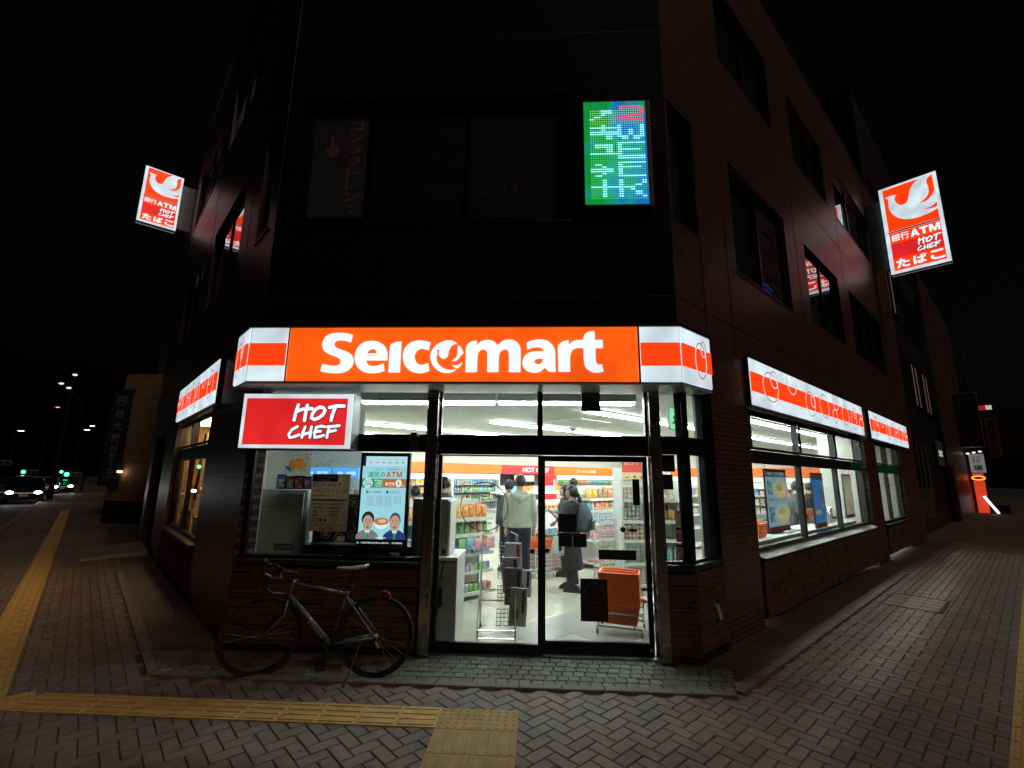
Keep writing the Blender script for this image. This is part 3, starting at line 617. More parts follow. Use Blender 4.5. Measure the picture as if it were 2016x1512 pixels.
YF = YS+.018-.03
def band_face(parent, x0, x1, y, loc, rz, z0=ZB, z1=ZT, f0=.28, f1=.70):
    r = lit_face('face', x0, x1, z0, z1, y, g_white, parent, .024, loc, rz)
    h = z1-z0; MB().box(x0+.004, x1-.004, y-.0275, y-.010, z0+h*f0, z0+h*f1).build('stripe', g_band, r); return r
band_face(sg, kL+.01, -2.70, YS+.018, (0, 0, 0), 0); band_face(sg, 1.105, kR-.006, YS+.018, (0, 0, 0), 0)
band_face(sg, .006, .665, .012, (kR, YS, 0), PI/4); band_face(sg, -.50, -.006, .012, (kL, YS, 0), -PI/4)
def trace(pts, ox, oy, k): return [tuple(at_y(ox+p[0]/k, oy+p[1]/k, YF).xz)+(('c',) if len(p) > 2 else ()) for p in pts]
C_ = 'c'
LT = {
 'S': (1, [[(505, 133, C_), (475, 235, C_), (420, 212), (350, 203), (285, 213), (258, 250), (275, 290), (330, 320), (430, 355), (490, 400), (512, 460), (500, 530), (450, 590), (370, 628), (260, 638), (150, 628), (78, 610, C_), (105, 515, C_), (170, 530), (250, 542), (320, 528), (345, 485), (330, 450), (280, 420), (200, 390), (135, 350), (105, 290), (112, 220), (150, 155), (220, 118), (320, 106), (420, 112)]]),
 'e': (1, [[(956, 468, C_), (680, 468, C_), (690, 505), (720, 535), (790, 545), (850, 532), (910, 510, C_), (922, 605, C_), (850, 628), (760, 638), (650, 620), (570, 560), (533, 460), (540, 370), (580, 290), (650, 232), (760, 213), (860, 232), (930, 290), (958, 370)], [(695, 378, C_), (710, 340), (760, 318), (805, 330), (823, 378, C_)]]),
 'i': (1, [[(1000, 290), (1040, 245), (1090, 225), (1148, 220, C_), (1125, 627, C_), (975, 627, C_)]]),
 'c': (1, [[(1533, 233, C_), (1505, 335, C_), (1450, 318), (1400, 315), (1350, 345), (1322, 400), (1325, 455), (1350, 500), (1395, 528), (1440, 525), (1500, 508, C_), (1515, 605, C_), (1450, 628), (1380, 636), (1280, 615), (1200, 545), (1168, 440), (1180, 340), (1230, 265), (1310, 218), (1420, 206)]]),
 'm': (2, [[(120, 295), (150, 250), (200, 218), (262, 210, C_), (262, 275, C_), (310, 225), (400, 200), (480, 215), (540, 270, C_), (600, 215), (690, 195), (780, 220), (830, 285), (840, 360), (838, 622, C_), (685, 622, C_), (685, 390), (672, 340), (630, 322), (585, 345), (555, 400), (548, 622, C_), (398, 622, C_), (400, 390), (385, 340), (345, 322), (300, 340), (272, 400), (262, 622, C_), (112, 622, C_), (118, 400)]]),
 'a': (2, [[(920, 235, C_), (1000, 205), (1100, 192), (1200, 215), (1275, 290), (1297, 380), (1298, 520), (1305, 620, C_), (1240, 618), (1195, 600), (1163, 560, C_), (1100, 615), (1020, 630), (930, 608), (875, 550), (866, 480), (900, 405), (980, 358), (1080, 350), (1150, 355, C_), (1130, 315), (1080, 295), (1000, 300), (925, 328, C_)], [(1145, 447, C_), (1120, 500), (1075, 523), (1030, 505), (1022, 480), (1045, 452), (1090, 444)]]),
 'r': (2, [[(1335, 290), (1365, 245), (1410, 215), (1475, 203, C_), (1475, 268, C_), (1520, 225), (1580, 203), (1670, 200, C_), (1672, 160), (1700, 115), (1750, 90), (1815, 85, C_), (1822, 200, C_), (1922, 200, C_), (1927, 305, C_), (1828, 305, C_), (1830, 440), (1838, 490), (1865, 525), (1915, 522, C_), (1935, 615, C_), (1860, 630), (1780, 618), (1710, 570), (1680, 490), (1672, 305, C_), (1600, 303), (1540, 320), (1505, 370), (1493, 450), (1495, 618, C_), (1340, 618, C_), (1337, 450)]]),
}
for k, (rg, loops) in LT.items():
    flat_shape('letter', [smooth_loop(trace(l, 620 if rg == 1 else 900, 640, 6.72)) for l in loops], g_let, sg, YF-.006, .006)
EMB = [[(1080, 150, C_), (1000, 80), (880, 30), (740, 10), (560, 35), (380, 100), (200, 210), (80, 340), (0, 470), (-40, 600), (-50, 720), (-30, 860), (0, 960), (50, 1060), (150, 1190), (280, 1290), (440, 1360), (620, 1390), (800, 1375), (930, 1320), (1060, 1225, C_), (940, 1255), (800, 1270), (640, 1245), (480, 1180), (340, 1070), (250, 950), (205, 820), (215, 680), (240, 540), (240, 450), (180, 375, C_), (280, 400), (380, 395, C_), (335, 460), (315, 560), (330, 660), (390, 740), (500, 785), (600, 760), (670, 690), (710, 560), (740, 420), (800, 300), (900, 200), (1000, 160)],
       [(1150, 210, C_), (1240, 310), (1310, 430), (1350, 550, C_), (1260, 620), (1180, 730), (1080, 830), (980, 885), (865, 880, C_), (960, 820), (1050, 720), (1100, 600), (1110, 480), (1110, 340)],
       [(1300, 950, C_), (1240, 1070), (1130, 1185, C_), (1050, 1180), (960, 1140), (865, 1055, C_), (960, 1075), (1080, 1070), (1190, 1020)]]
flat_shape('bird_emblem', [smooth_loop(trace(l, 850, 670, 21.6)) for l in EMB], g_let, sg, YF-.006, .006)
# ring ornaments: white where they cross the stripe, dark red on the white
def ring_ornament(parent, cx, cz, rx, rz_, y, z0, z1, loc, rz, wd=.011, lim=None):
    A, Bm = MB(), MB(); n = 44; h0, h1 = z0, z1
    for i in range(n):
        a0, a1 = 2*PI*i/n, 2*PI*(i+1)/n; q = []
        for a, k in ((a0, -1), (a1, -1), (a1, 1), (a0, 1)): q.append((cx+(rx+k*wd/2)*math.cos(a), y, cz+(rz_+k*wd/2)*math.sin(a)))
        zc = sum(p[2] for p in q)/4; xc = sum(p[0] for p in q)/4
        if lim and not (lim[0] < xc < lim[1] and lim[2] < zc < lim[3]): continue
        (A if h0 < zc < h1 else Bm).face(*q)
    if A.f: A.build('ring_line', g_let, parent, loc, (0, 0, rz))
    if Bm.f: Bm.build('ring_line', m_dred, parent, loc, (0, 0, rz))
hh = ZT-ZB; s0, s1 = ZB+hh*.28, ZB+hh*.70
ring_ornament(sg, .40, ZB+.29, .125, .20, -.018, s0, s1, (kR, YS, 0), PI/4); ring_ornament(sg, .47, ZB+.43, .055, .09, -.018, s0, s1, (kR, YS, 0), PI/4)
ring_ornament(sg, -.31, ZB+.27, .11, .20, -.018, s0, s1, (kL, YS, 0), -PI/4); ring_ornament(sg, -.20, ZB+.40, .05, .12, -.018, s0, s1, (kL, YS, 0), -PI/4)
def side_sign(label, org, rz, x0, x1, z0, z1, rings):
    t = thing('side_fascia_sign', label, 'sign', org, rz, 'striped light boxes over the side windows')
    bx('housing', t, m_frame, x0-.012, x1+.012, -.055, .06, z0-.015, z1+.02); n = max(1, round((x1-x0)/1.6)); w_ = (x1-x0)/n
    for i in range(n): band_face(t, x0+i*w_+.002, x0+(i+1)*w_-.002, -.056, (0, 0, 0), 0, z0, z1)
    h = z1-z0
    for cx, cz, rx, rr in rings: ring_ornament(t, cx, cz, rx, rr, -.0845, z0+h*.28, z0+h*.70, (0, 0, 0), 0, .013, (x0+.03, x1-.03, z0+.025, z1-.025))
    return t
RG = [(.11, .5, .047, .33), (.135, .70, .024, .19), (.26, .85, .035, .33), (.40, .44, .040, .32), (.425, .55, .018, .17), (.53, .52, .043, .33), (.655, .80, .030, .27), (.635, .33, .024, .20), (.76, .48, .040, .30), (.865, .42, .034, .30), (.885, .66, .018, .18), (.965, .28, .030, .28), (.975, .72, .02, .2)]
for lab, org, rz, x0, x1, fl in (('long lit orange-striped sign box with rings over the wide side-street window', oR, RZR, 1.83, 8.2, 0), ('shorter lit orange-striped sign box over the narrow green-banded side window', oR, RZR, 9.0, 13.9, 0), ('lit orange-striped sign box over the warm-lit window on the main-road side', oL, RZL, -5.75, -1.95, 1)):
    W_ = x1-x0; h = .66
    side_sign(lab, org, rz, x0, x1, 2.80, 3.46, [((x1-a*W_ if fl else x0+a*W_), 2.80+b*h, c*W_*(1 if W_ > 6 else 1.2), d*h) for a, b, c, d in RG])
# hot food sign (brush lettering; the cartoon on it is left out)
STK = [[(1030, 260), (1000, 400), (990, 505)], [(1165, 265), (1150, 400), (1145, 510)], [(1010, 370), (1100, 330), (1240, 320)],
       [(1360, 295), (1300, 325), (1255, 400), (1245, 470), (1290, 495), (1350, 470), (1410, 420), (1440, 350), (1410, 305), (1360, 295)],
       [(1500, 300), (1600, 275), (1715, 275)], [(1590, 285), (1555, 400), (1540, 505)],
       [(1050, 610), (970, 660), (930, 740), (950, 785), (1010, 775), (1085, 740)], [(1165, 615), (1140, 700), (1130, 780)], [(1260, 610), (1250, 700), (1250, 780)], [(1140, 740), (1200, 715), (1260, 705)],
       [(1330, 630), (1310, 710), (1320, 775)], [(1330, 620), (1400, 600), (1460, 610)], [(1320, 690), (1400, 680)], [(1320, 780), (1400, 765), (1450, 745)],
       [(1520, 630), (1505, 710), (1500, 780)], [(1500, 610), (1600, 600), (1670, 590)], [(1510, 690), (1620, 665)]]
def brush_words(parent, x0, x1, z0, z1, y, mat, outline=None, k=1.0):
    sx = (x1-x0)/840; sz = (z1-z0)/585
    for nm, mt, ex, dy in (('lettering_outline', outline, 13, 0), ('lettering', mat, 0, -.004)):
        if mt is None: continue
        mb = MB()
        for i, st in enumerate(STK):
            rr = (27 if i < 6 else 22)+ex; pts = [(x0+(p[0]-910)*sx, y+dy, z1-(p[1]-230)*sz) for p in st]
            mb.tube(pts, rr*(sx+sz)/2*k, 8, flat=(y+dy, .12))
            for p in (pts[0], pts[-1]): mb.ball(p, (rr*(sx+sz)/2*k, rr*.002*sx*50, rr*(sx+sz)/2*k), 10, 6)
        mb.build(nm, mt, parent)
YH = 4.93
hc = thing('hot_food_sign', 'red box sign with white brush lettering hung on the left shop window', 'sign', (0, 0, 0))
bx('housing', hc, M('sign_case_grey', (.22, .235, .235), .5), -3.235, -1.985, YH+.012, Y0+.03, 2.065, 2.67, bevel=.006); lit_face('face', -3.232, -1.988, 2.068, 2.667, YH+.012, g_white, hc, .016, c=.012); bx('panel', hc, g_red, -3.185, -2.045, YH-.0075, YH+.004, 2.105, 2.615)
hp = [at_y(460+x/8.064, 765+y/8.064, YH-.01) for x, y in ((910, 230), (1750, 815))]
brush_words(hc, hp[0].x, hp[1].x, hp[1].z, hp[0].z, YH-.013, g_let, m_purple)
# projecting blade signs
def on_blade(px, py, side, s):
    if side > 0: p = on_plane(px, py, (1, 1, 0), XR+Y0+s/Q); return (p-RW(s, 0)).dot(Vector((Q, -Q, 0))), p.z
    p = on_plane(px, py, (-1, 1, 0), -XL+Y0+s/Q); return -(p-LW(s, 0)).dot(Vector((-Q, -Q, 0))), p.z
DOVE = [(200, 435, C_), (270, 408), (355, 390, C_), (330, 430), (340, 485), (390, 525), (450, 520), (500, 480), (520, 400), (540, 310), (600, 220), (690, 150), (825, 122, C_), (770, 165), (755, 220), (780, 290), (785, 370), (740, 440), (655, 505, C_), (760, 470), (835, 390), (865, 330), (888, 300, C_), (905, 478, C_), (830, 540), (760, 570), (690, 575, C_), (780, 580), (860, 560), (915, 533, C_), (920, 560, C_), (860, 600), (740, 660), (600, 705), (480, 718), (380, 700), (300, 650), (255, 580), (245, 500), (240, 460)]
S_R = 13.0; dv = [on_blade(1715+p[0]/6.874, 330+p[1]/6.874, 1, S_R) for p in DOVE]
dvn = [((x-.42)/1.38, (z-8.06)/2.91) for x, z in dv]
BLK = [[[(0, 0), (.28, 0), (.36, .22), (.64, .22), (.72, 0), (1, 0), (.64, 1), (.36, 1)], [(.42, .42), (.58, .42), (.5, .72)]], [[(.34, 0), (.66, 0), (.66, .76), (1, .76), (1, 1), (0, 1), (0, .76), (.34, .76)]], [[(0, 0), (.22, 0), (.22, .6), (.40, 0), (.60, 0), (.78, .6), (.78, 0), (1, 0), (1, 1), (.70, 1), (.5, .38), (.30, 1), (0, 1)]]]
def block_atm(parent, x0, x1, z0, z1, y, mat):
    u = (x1-x0)/3.25
    for (a, w_), loops in zip(((0, 1.0), (1.04, .92), (2.08, 1.17)), BLK): flat_shape('letter', [[(x0+(a+p[0]*w_)*u, z0+p[1]*(z1-z0)) for p in l] for l in loops], mat, parent, y)
def blade(label, root_loc, rz, W_, z0, z1, flip=False):
    """local x outwards along the sign, face towards -y"""
    H = z1-z0; t = thing('blade_sign', label, 'sign', root_loc, rz, 'projecting blade signs')
    bx('housing', t, m_alu, 0, W_, -.10, .10, z0, z1, .01)
    for sgn, nm in ((-1, 'face'), (1, 'face')):
        yy = -.101 if sgn < 0 else .101
        mb = MB(); mb.rings([[(.0, yy, z0), (W_, yy, z0), (W_, yy, z1), (.0, yy, z1)], [(.02, yy+sgn*.03, z0+.02), (W_-.02, yy+sgn*.03, z0+.02), (W_-.02, yy+sgn*.03, z1-.02), (.02, yy+sgn*.03, z1-.02)]])
        f = mb.build(nm, g_white, t)
        if sgn > 0: continue
    y = -.1325
    bx('panel', t, g_band, W_*.075, W_*.935, y-.0015, y+.001, z0+H*.475, z0+H*.972); bx('panel', t, g_band, W_*.075, W_*.935, y-.0015, y+.001, z0+H*.03, z0+H*.455); bx('divider', t, m_dgrey, W_*.06, W_*.94, y-.002, y, z0+H*.458, z0+H*.472)
    bx('panel', t, g_red, W_*.076, W_*.934, y-.003, y-.0018, z0+H*.165, z0+H*.33)
    loop = [((u*W_), z0+v_*H)+(('c',) if len(DOVE[i]) > 2 else ()) for i, (u, v_) in enumerate(dvn)]
    sl = smooth_loop(loop, 5); ey = (sum(p[0] for p in loop[:3])/3-.01*W_, sum(p[1] for p in loop[:3])/3)
    flat_shape('bird_emblem', [sl, ellipse(ey[0], ey[1]-.0, .012*W_, .008*H, 10)], g_white, t, y-.0035)
    letter(t, '銀行', W_*.10, W_*.41, z0+H*.355, z0+H*.435, y-.0035, g_let, .012); block_atm(t, W_*.43, W_*.92, z0+H*.355, z0+H*.435, y-.0035, g_let)
    brush_words(t, W_*.50, W_*.925, z0+H*.178, z0+H*.325, y-.006, g_let, m_purple)
    for i, ch in enumerate('たばこ'): letter(t, ch, W_*(.12+.285*i), W_*(.35+.285*i), z0+H*.05, z0+H*.15, y-.0035, g_let, .04)
    return t
tR = blade('large lit blade sign with white bird high on the side-street wall', tuple(RW(S_R, .42)), -PI/4, 1.38, 8.06, 10.97)
bx('bracket', tR, m_grey, -.42, -.002, -.07, .07, 8.3, 10.6, .01)
for i in range(6): bx('bracket_band', tR, m_dgrey, -.42, -.004, -.073, .073, 8.5+i*.38, 8.512+i*.38)
pL = LW(10.0, 1.24); tL = blade('small lit blade sign with white bird high on the main-road wall', (pL.x, pL.y, 0), PI/4, .90, 8.69, 10.40)
bx('bracket', tL, m_grey, .902, 1.24, -.06, .06, 8.8, 10.2, .01)
# LED message board
led = thing('led_board', 'upright dot-matrix LED board glowing green and cyan beside the upper corner window', 'led sign', (0, 4.99, 0))
lx0, lx1, lz0, lz1 = .595, 1.345, 4.965, 6.37
bx('case', led, m_black, lx0-.02, lx1+.06, .006, .16, lz0-.03, lz1+.03, .01)
def led_field(name):
    m = bpy.data.materials.new(name); m.use_nodes = True; t = m.node_tree; b = t.nodes['Principled BSDF']; N = t.nodes.new; Lk = t.links.new
    tc = N('ShaderNodeTexCoord'); mp = N('ShaderNodeMapping'); mp.inputs['Scale'].default_value = (1.6, 1, .9); mp.inputs['Location'].default_value = (.35, 0, .12); n = N('ShaderNodeTexNoise'); n.inputs['Scale'].default_value = 2.2; n.inputs['Detail'].default_value = 2
    Lk(tc.outputs['Object'], mp.inputs[0]); Lk(mp.outputs[0], n.inputs[0]); r = N('ShaderNodeValToRGB'); e = r.color_ramp.elements
    e[0].position = .40; e[0].color = (.0, .42, .05, 1); e[1].position = .60; e[1].color = (.0, .25, .75, 1); x = e.new(.5); x.color = (.0, .45, .40, 1)
    sx = N('ShaderNodeSeparateXYZ'); Lk(tc.outputs['Object'], sx.inputs[0]); ma = N('ShaderNodeMapRange'); ma.inputs[1].default_value = .62; ma.inputs[2].default_value = 1.15; ma.inputs[3].default_value = -.14; ma.inputs[4].default_value = .09; Lk(sx.outputs['X'], ma.inputs[0]); ad = N('ShaderNodeMath'); Lk(n.outputs[0], ad.inputs[0]); Lk(ma.outputs[0], ad.inputs[1]); Lk(ad.outputs[0], r.inputs[0]); b.inputs['Base Color'].default_value = (.01, .02, .02, 1); Lk(r.outputs[0], b.inputs['Emission Color']); b.inputs['Emission Strength'].default_value = .62; return m
bx('diffuser', led, led_field('led_diffuser'), lx0, lx1, .0, .005, lz0, lz1)
BMP = {'2': "01110,10001,00001,00110,01000,11111,00000", 'W': "10001,10001,10101,10101,11011,01010,00000", 'E': "11111,10000,11110,10000,10000,11111,00000", 'K': "10001,10010,11100,10100,10010,10001,00000",
       'ア': "11111,00001,00110,00100,01000,10000,00000", 'キ': "00100,11111,00100,11111,00010,00010,00000", 'ュ': "00000,01110,00010,00010,11111,00000,00000", 'T': "00100,00100,11111,00100,00100,00100,00000", 'ー': "00000,01000,00100,11110,00100,01000,00000"}
def bit(ch, u, v):
    rows = BMP[ch].split(','); return rows[min(6, int(v*7))][min(4, int(u*5))] == '1'
g_l = {'c': glow('led_cyan', (.30, .92, 1.0), 1.6), 'g': glow('led_green', (.12, 1.0, .30), 1.2), 'y': glow('led_yellow', (.65, 1.0, .15), 1.2), 'r': glow('led_red', (1.0, .04, .10), 1.2)}
dots = {k: MB() for k in g_l}; NX, NZ = 24, 43
for i in range(NX):
    for j in range(NZ):
        u, v = (i+.5)/NX, (j+.5)/NZ
        if v < .05 and u < .55: continue
        half = 0 if u < .5 else 1; uu = u*2-half; cellv = v*5; row = min(4, int(cellv)); on = bit(('アキューT' if half == 0 else '2WEEK')[row], uu, cellv-row)
        k = 'c'
        if half == 1 and row == 0: k = 'r' if on else 'y'
        elif row == 0: k = 'c' if on else 'y'
        elif not on: k = 'g'
        x = lx0+.07+u*(lx1-lx0-.09); z = lz1-.06-v*(lz1-lz0-.12); s = .0125 if k == 'r' else (.0105 if k == 'c' else .0055)
        dots[k].face((x-s, -.003, z-s*.8), (x+s, -.003, z-s*.8), (x+s, -.003, z+s*.8), (x-s, -.003, z+s*.8))
for k, mb in dots.items(): o = mb.build('led_dot_field', g_l[k], led); o['kind'] = 'stuff'
# ------------------------------------------------------------------ shop interior shell
def ST(s, d, z=0): return RW(s, -d, z)           # s along the side street, d depth into the shop
CE, BK, EN = 2.86, 10.75, 14.3
inner = [(-3.16, Y0+.13), (1.60, Y0+.13)]
A_, B_, C2, D2 = ST(.25, .21), ST(EN, .21), ST(EN, BK), ST(-2.95, BK)
lw_in = [LW(9.4, -.21), LW(.1, -.21)]
poly = [(p[0], p[1]) for p in inner]+[(A_.x, A_.y), (B_.x, B_.y), (C2.x, C2.y), (D2.x, D2.y), (lw_in[1].x, lw_in[1].y)]
m_floor = brick_mat('shop_floor', (.56, .54, .46), (.54, .52, .445), (.36, .34, .29), .6, .6, ms=.004, rough=.28, axes='xy', offset=0, bump=.05, stain=.08)
fl = MB().prism(poly, -.012, .016).build('shop_floor', m_floor); struct(fl)
m_t1 = M('cream_floor_tile', (.58, .56, .48), .22, var=.05, rvar=.06); m_t2 = M('grey_floor_tile', (.34, .35, .33), .35, var=.08, rvar=.06)
TF = [MB().rings([[(-x, -x, z), (x, -x, z), (x, x, z), (-x, x, z)] for x, z in ((.2985, -.006), (.2985, .0015), (.2965, .003))]).mesh('floor_tile', m) for m in (m_t1, m_t2)]
for i in range(-6, 9):
    for j in range(0, 12):
        s, d = i*.6, .45+j*.6; p = ST(s, d)
        if p.y < Y0+.58 or p.x > 3.2 or p.x < -2.4 or p.y > 11.5: continue
        put('floor_tile', TF[1 if d < 2.2 else 0], fl, (p.x, p.y, .017), (0, 0, RZR))
ce = MB().prism(poly, CE, CE+.05).build('shop_ceiling', m_ceil); struct(ce)
for k in range(5):
    MB().box(max(.4-(1.4+k*2.1), -2.7), EN-.2, 1.4+k*2.1, 1.4+k*2.1+.012, CE-.002, CE+.01).build('ceiling_joint', m_grey, ce, oR, (0, 0, RZR))
for d, s in ((3.3, 2.2), (5.4, 6)):
    MB().box(s-.45, s+.45, d-.45, d+.45, CE-.03, CE-.003).build('air_outlet', m_white, ce, oR, (0, 0, RZR))
def iwall(x0, x1, y0, y1, z0=0.0, z1=CE, mat=None, rz=RZR, org=oR): return struct(MB().box(x0, x1, y0, y1, z0, z1).build('interior_wall', mat or m_cream, None, org, (0, 0, rz)))
iwall(-3.0, EN+.1, BK, BK+.1); iwall(EN, EN+.1, .21, BK)
iwall(-2.25, -.12, .215, .24, rz=RZL, org=oL); iwall(-9.0, -2.25, .76, .82, rz=RZL, org=oL); iwall(-2.25, -2.22, .24, .76, rz=RZL, org=oL); iwall(-4.6, at_y(712, 920, 7.8).x, 7.76, 7.84, rz=0, org=(0, 0, 0)); iwall(8.45, 9.3, .25, .95); iwall(.75, 1.75, .21, .25, .0, CE, m_cream)
# warm-lit store cupboard behind the main-road window
m_tan = M('tan_board', (.46, .30, .14), .6); m_kraft = M('kraft_board', (.52, .36, .18), .7, var=.1)
sb = thing('stock_cupboard', 'tan boarded cupboard with a warm tube light behind the main-road side window', 'cupboard', oL, RZL)
bx('back_board', sb, m_tan, -6.1, -2.3, .70, .73, .4, 2.8); bx('side_board', sb, m_tan, -6.1, -6.07, .22, .7, .4, 2.8); bx('side_board', sb, m_tan, -2.33, -2.3, .22, .7, .4, 2.8); bx('top_board', sb, m_tan, -6.07, -2.33, .22, .7, 2.81, 2.83); bx('bottom_board', sb, m_tan, -6.07, -2.33, .22, .7, .4, .43)
bx('tube', sb, glow('warm_tube', (1.0, .70, .36), 34), -5.7, -2.7, .27, .55, 2.76, 2.79)
for i, (a, b, h) in enumerate(((-5.85, -4.6, 1.1), (-4.35, -3.1, 1.02))): bx('carton', sb, m_kraft, a, b, .24, .42, .44, h)
MB().rings([[(-5.3, .32, 1.1), (-4.9, .32, 1.1), (-4.9, .5, 1.1), (-5.3, .5, 1.1)], [(-4.75, .3, 2.55), (-4.5, .3, 2.55), (-4.5, .5, 2.55), (-4.75, .5, 2.55)]]).build('curtain', M('beige_curtain', (.55, .46, .30), .8), sb)
tg = thing('cupboard_notice', 'small pale blue notice card behind the main-road side window', 'notice', oL, RZL); bx('card', tg, glow('pale_blue_card', (.45, .62, .75), .45), -3.5, -3.1, .19, .2, 1.75, 1.95); bx('rule', tg, m_paper, -3.55, -3.0, .188, .2, 1.66, 1.70)
# ceiling lights
g_tube = glow('ceiling_tube', (.92, 1.0, .965), 56.0)
g_tube2 = glow('window_row_tube', (.94, 1.0, .94), 60.0)
def ceiling_light(c, rz, L, label, gt=None):
    t = thing('ceiling_light', label, 'ceiling light', c, rz, 'ceiling tube lights of the shop')
    bx('tray', t, m_white, -L/2, L/2, -.075, .075, -.025, CE-c[2]-.0005); bx('tube', t, gt or g_tube, -L/2+.02, L/2-.02, -.05, .05, -.055, -.0255); return t
for i in range(2): ceiling_light((-1.38+i*1.78, 5.90, 2.765), 0, 1.76, 'ceiling tube light running along behind the entrance front')
for d, sa, sb_, lab in ((.75, 2.0, 8.3, 'ceiling tube light nearest the side-street windows'), (2.1, .9, 13.5, 'ceiling tube light in the row over the entrance mat edge'), (4.4, .9, 13.5, 'ceiling tube light over the snack gondolas'), (6.6, -2.5, 13.5, 'ceiling tube light over the hot food island'), (8.9, -2.5, 13.5, 'ceiling tube light in front of the back coolers')):
    n = max(1, round((sb_-sa)/2.1)); L = (sb_-sa)/n
    for i in range(n): p = ST(sa+(i+.5)*L, d, CE); ceiling_light(tuple(p), RZR, L-.02, lab, g_tube2 if d < 1 else None)
cm = thing('dome_camera', 'small grey security dome camera on the shop ceiling', 'camera', (at_g(1127, 840, CE).x, at_g(1127, 840, CE).y, CE)); MB().lathe([(.09, 0), (.09, -.03), (.07, -.05)], n=20).build('base', m_white, cm); MB().lathe([(.062, -.05), (.055, -.085), (.03, -.105), (.005, -.11)], n=20).build('dome', m_dgrey, cm, smooth=True)
ex = thing('exit_sign', 'green running-man emergency exit sign in the narrow window by the corner', 'exit sign', tuple(at_d(1328, 825, 5.9)), .9); bx('case', ex, m_white, -.16, .16, 0, .03, -.14, .14); bx('panel', ex, glow('exit_green', (.25, .8, .5), .9), -.15, .15, -.004, -.001, -.13, .13); mb = MB()
mb.ball((.02, -.008, .07), (.02, .004, .02)).tube([(.01, -.008, .04), (-.01, -.008, -.01), (.03, -.008, -.04), (.02, -.008, -.09)], .012, 6).tube([(-.01, -.008, -.01), (-.04, -.008, -.05), (-.08, -.008, -.06)], .012, 6).tube([(.01, -.008, .035), (.05, -.008, .0)], .009, 6).tube([(.01, -.008, .035), (-.04, -.008, .03), (-.05, -.008, -.0)], .009, 6).build('running_figure', M('dark_green_print', (.0, .09, .04), .6), ex)
# ------------------------------------------------------------------ back wall: coolers under a coloured fascia
g_cool = glow('cooler_light', (.80, 1.0, .95), 2.2)
FD = 10.1
fs = thing('back_fascia', 'orange and red fascia board with white brush and katakana lettering over the back coolers', 'fascia', oR, RZR)
for a, b, m in ((-2.9, 6.17, m_orange), (6.17, 8.92, m_red), (8.92, 13.2, m_orange)): bx('panel', fs, m, a, b, FD, FD+.12, 1.88, 2.20)
letter(fs, 'HOT CHEF', 7.2, 8.6, 1.95, 2.13, FD-.004, m_paper, .03); letter(fs, 'フレッシュ食品', 10.25, 11.55, 1.97, 2.11, FD-.004, m_paper, .02)
fe = thing('end_fascia', 'orange fascia board on the end wall behind the register', 'fascia', tuple(ST(EN-.35, 0)), RZR+PI/2*0); bx('panel', fe, m_orange, 0, .05, 1.6, 8.4, 1.88, 2.22); bx('light_box', fe, glow('register_light_box', (.9, .92, .85), 1.0), .0, .04, 1.6, 8.4, 1.70, 1.86)
PK = [pack_mat('pack_red', (.62, .03, .03), (.75, .62, .10), (.80, .78, .72)), pack_mat('pack_blue', (.05, .16, .55), (.70, .75, .80), (.25, .5, .75)), pack_mat('pack_yellow', (.80, .52, .05), (.65, .10, .05), (.85, .80, .6)), pack_mat('pack_green', (.10, .38, .10), (.75, .78, .50), (.4, .6, .2)),
      pack_mat('pack_pink', (.72, .25, .36), (.85, .75, .75), (.6, .08, .15)), pack_mat('pack_brown', (.28, .14, .07), (.72, .60, .40), (.6, .3, .1)), pack_mat('pack_white', (.72, .72, .68), (.2, .4, .6), (.65, .15, .1)), pack_mat('pack_purple', (.26, .10, .36), (.7, .55, .15), (.75, .7, .75)), pack_mat('pack_orange', (.80, .27, .03), (.85, .75, .35), (.5, .05, .03)), pack_mat('pack_aqua', (.15, .55, .62), (.75, .82, .82), (.1, .25, .5))]
PN = ['red', 'blue', 'yellow', 'green', 'pink', 'brown', 'white', 'purple', 'orange', 'aqua']
def bag_mesh():
    r = []; n = 8
    for k, (w_, t_) in enumerate(((.5, .03), (.48, .06), (.46, .42), (.45, .5), (.46, .42), (.48, .06), (.5, .03))):
        z = (0, .06, .25, .5, .75, .94, 1)[k]; r.append([(-w_, 0, z), (-w_*.7, -t_*.8, z), (0, -t_, z), (w_*.7, -t_*.8, z), (w_, 0, z), (w_*.7, t_*.8, z), (0, t_, z), (-w_*.7, t_*.8, z)])
    return MB().rings(r)
def bottle_mb(): return MB().lathe([(.40, 0), (.5, .03), (.5, .55), (.45, .64), (.22, .8), (.16, .86), (.17, .93), (.17, 1.0)], n=10)
def can_mb(): return MB().lathe([(.42, 0), (.5, .06), (.5, .9), (.40, 1.0)], n=10)
def box_mb(): return MB().rings([[(-.5, -.5, z), (.5, -.5, z), (.5, .5, z), (-.5, .5, z)] for z in (0, 1)])
def ball_mb(): return MB().ball((0, 0, .5), .5, 9, 6)
KIND = {'snack_bag': bag_mesh, 'drink_bottle': bottle_mb, 'drink_can': can_mb, 'food_carton': box_mb, 'bread_roll': ball_mb}
_pm = {}
def product(kind, col, p, rz, size, label, group, tilt=0.0):
    key = (kind, col)
    if key not in _pm: _pm[key] = KIND[kind]().mesh(kind, PK[col] if isinstance(col, int) else col, kind in ('drink_bottle', 'drink_can', 'bread_roll'))
    o = put(kind, _pm[key], None, p, (tilt, 0, rz), size); tag(o, label, {'snack_bag': 'snack bag', 'drink_bottle': 'bottle', 'drink_can': 'can', 'food_carton': 'carton', 'bread_roll': 'bread'}[kind], group); return o
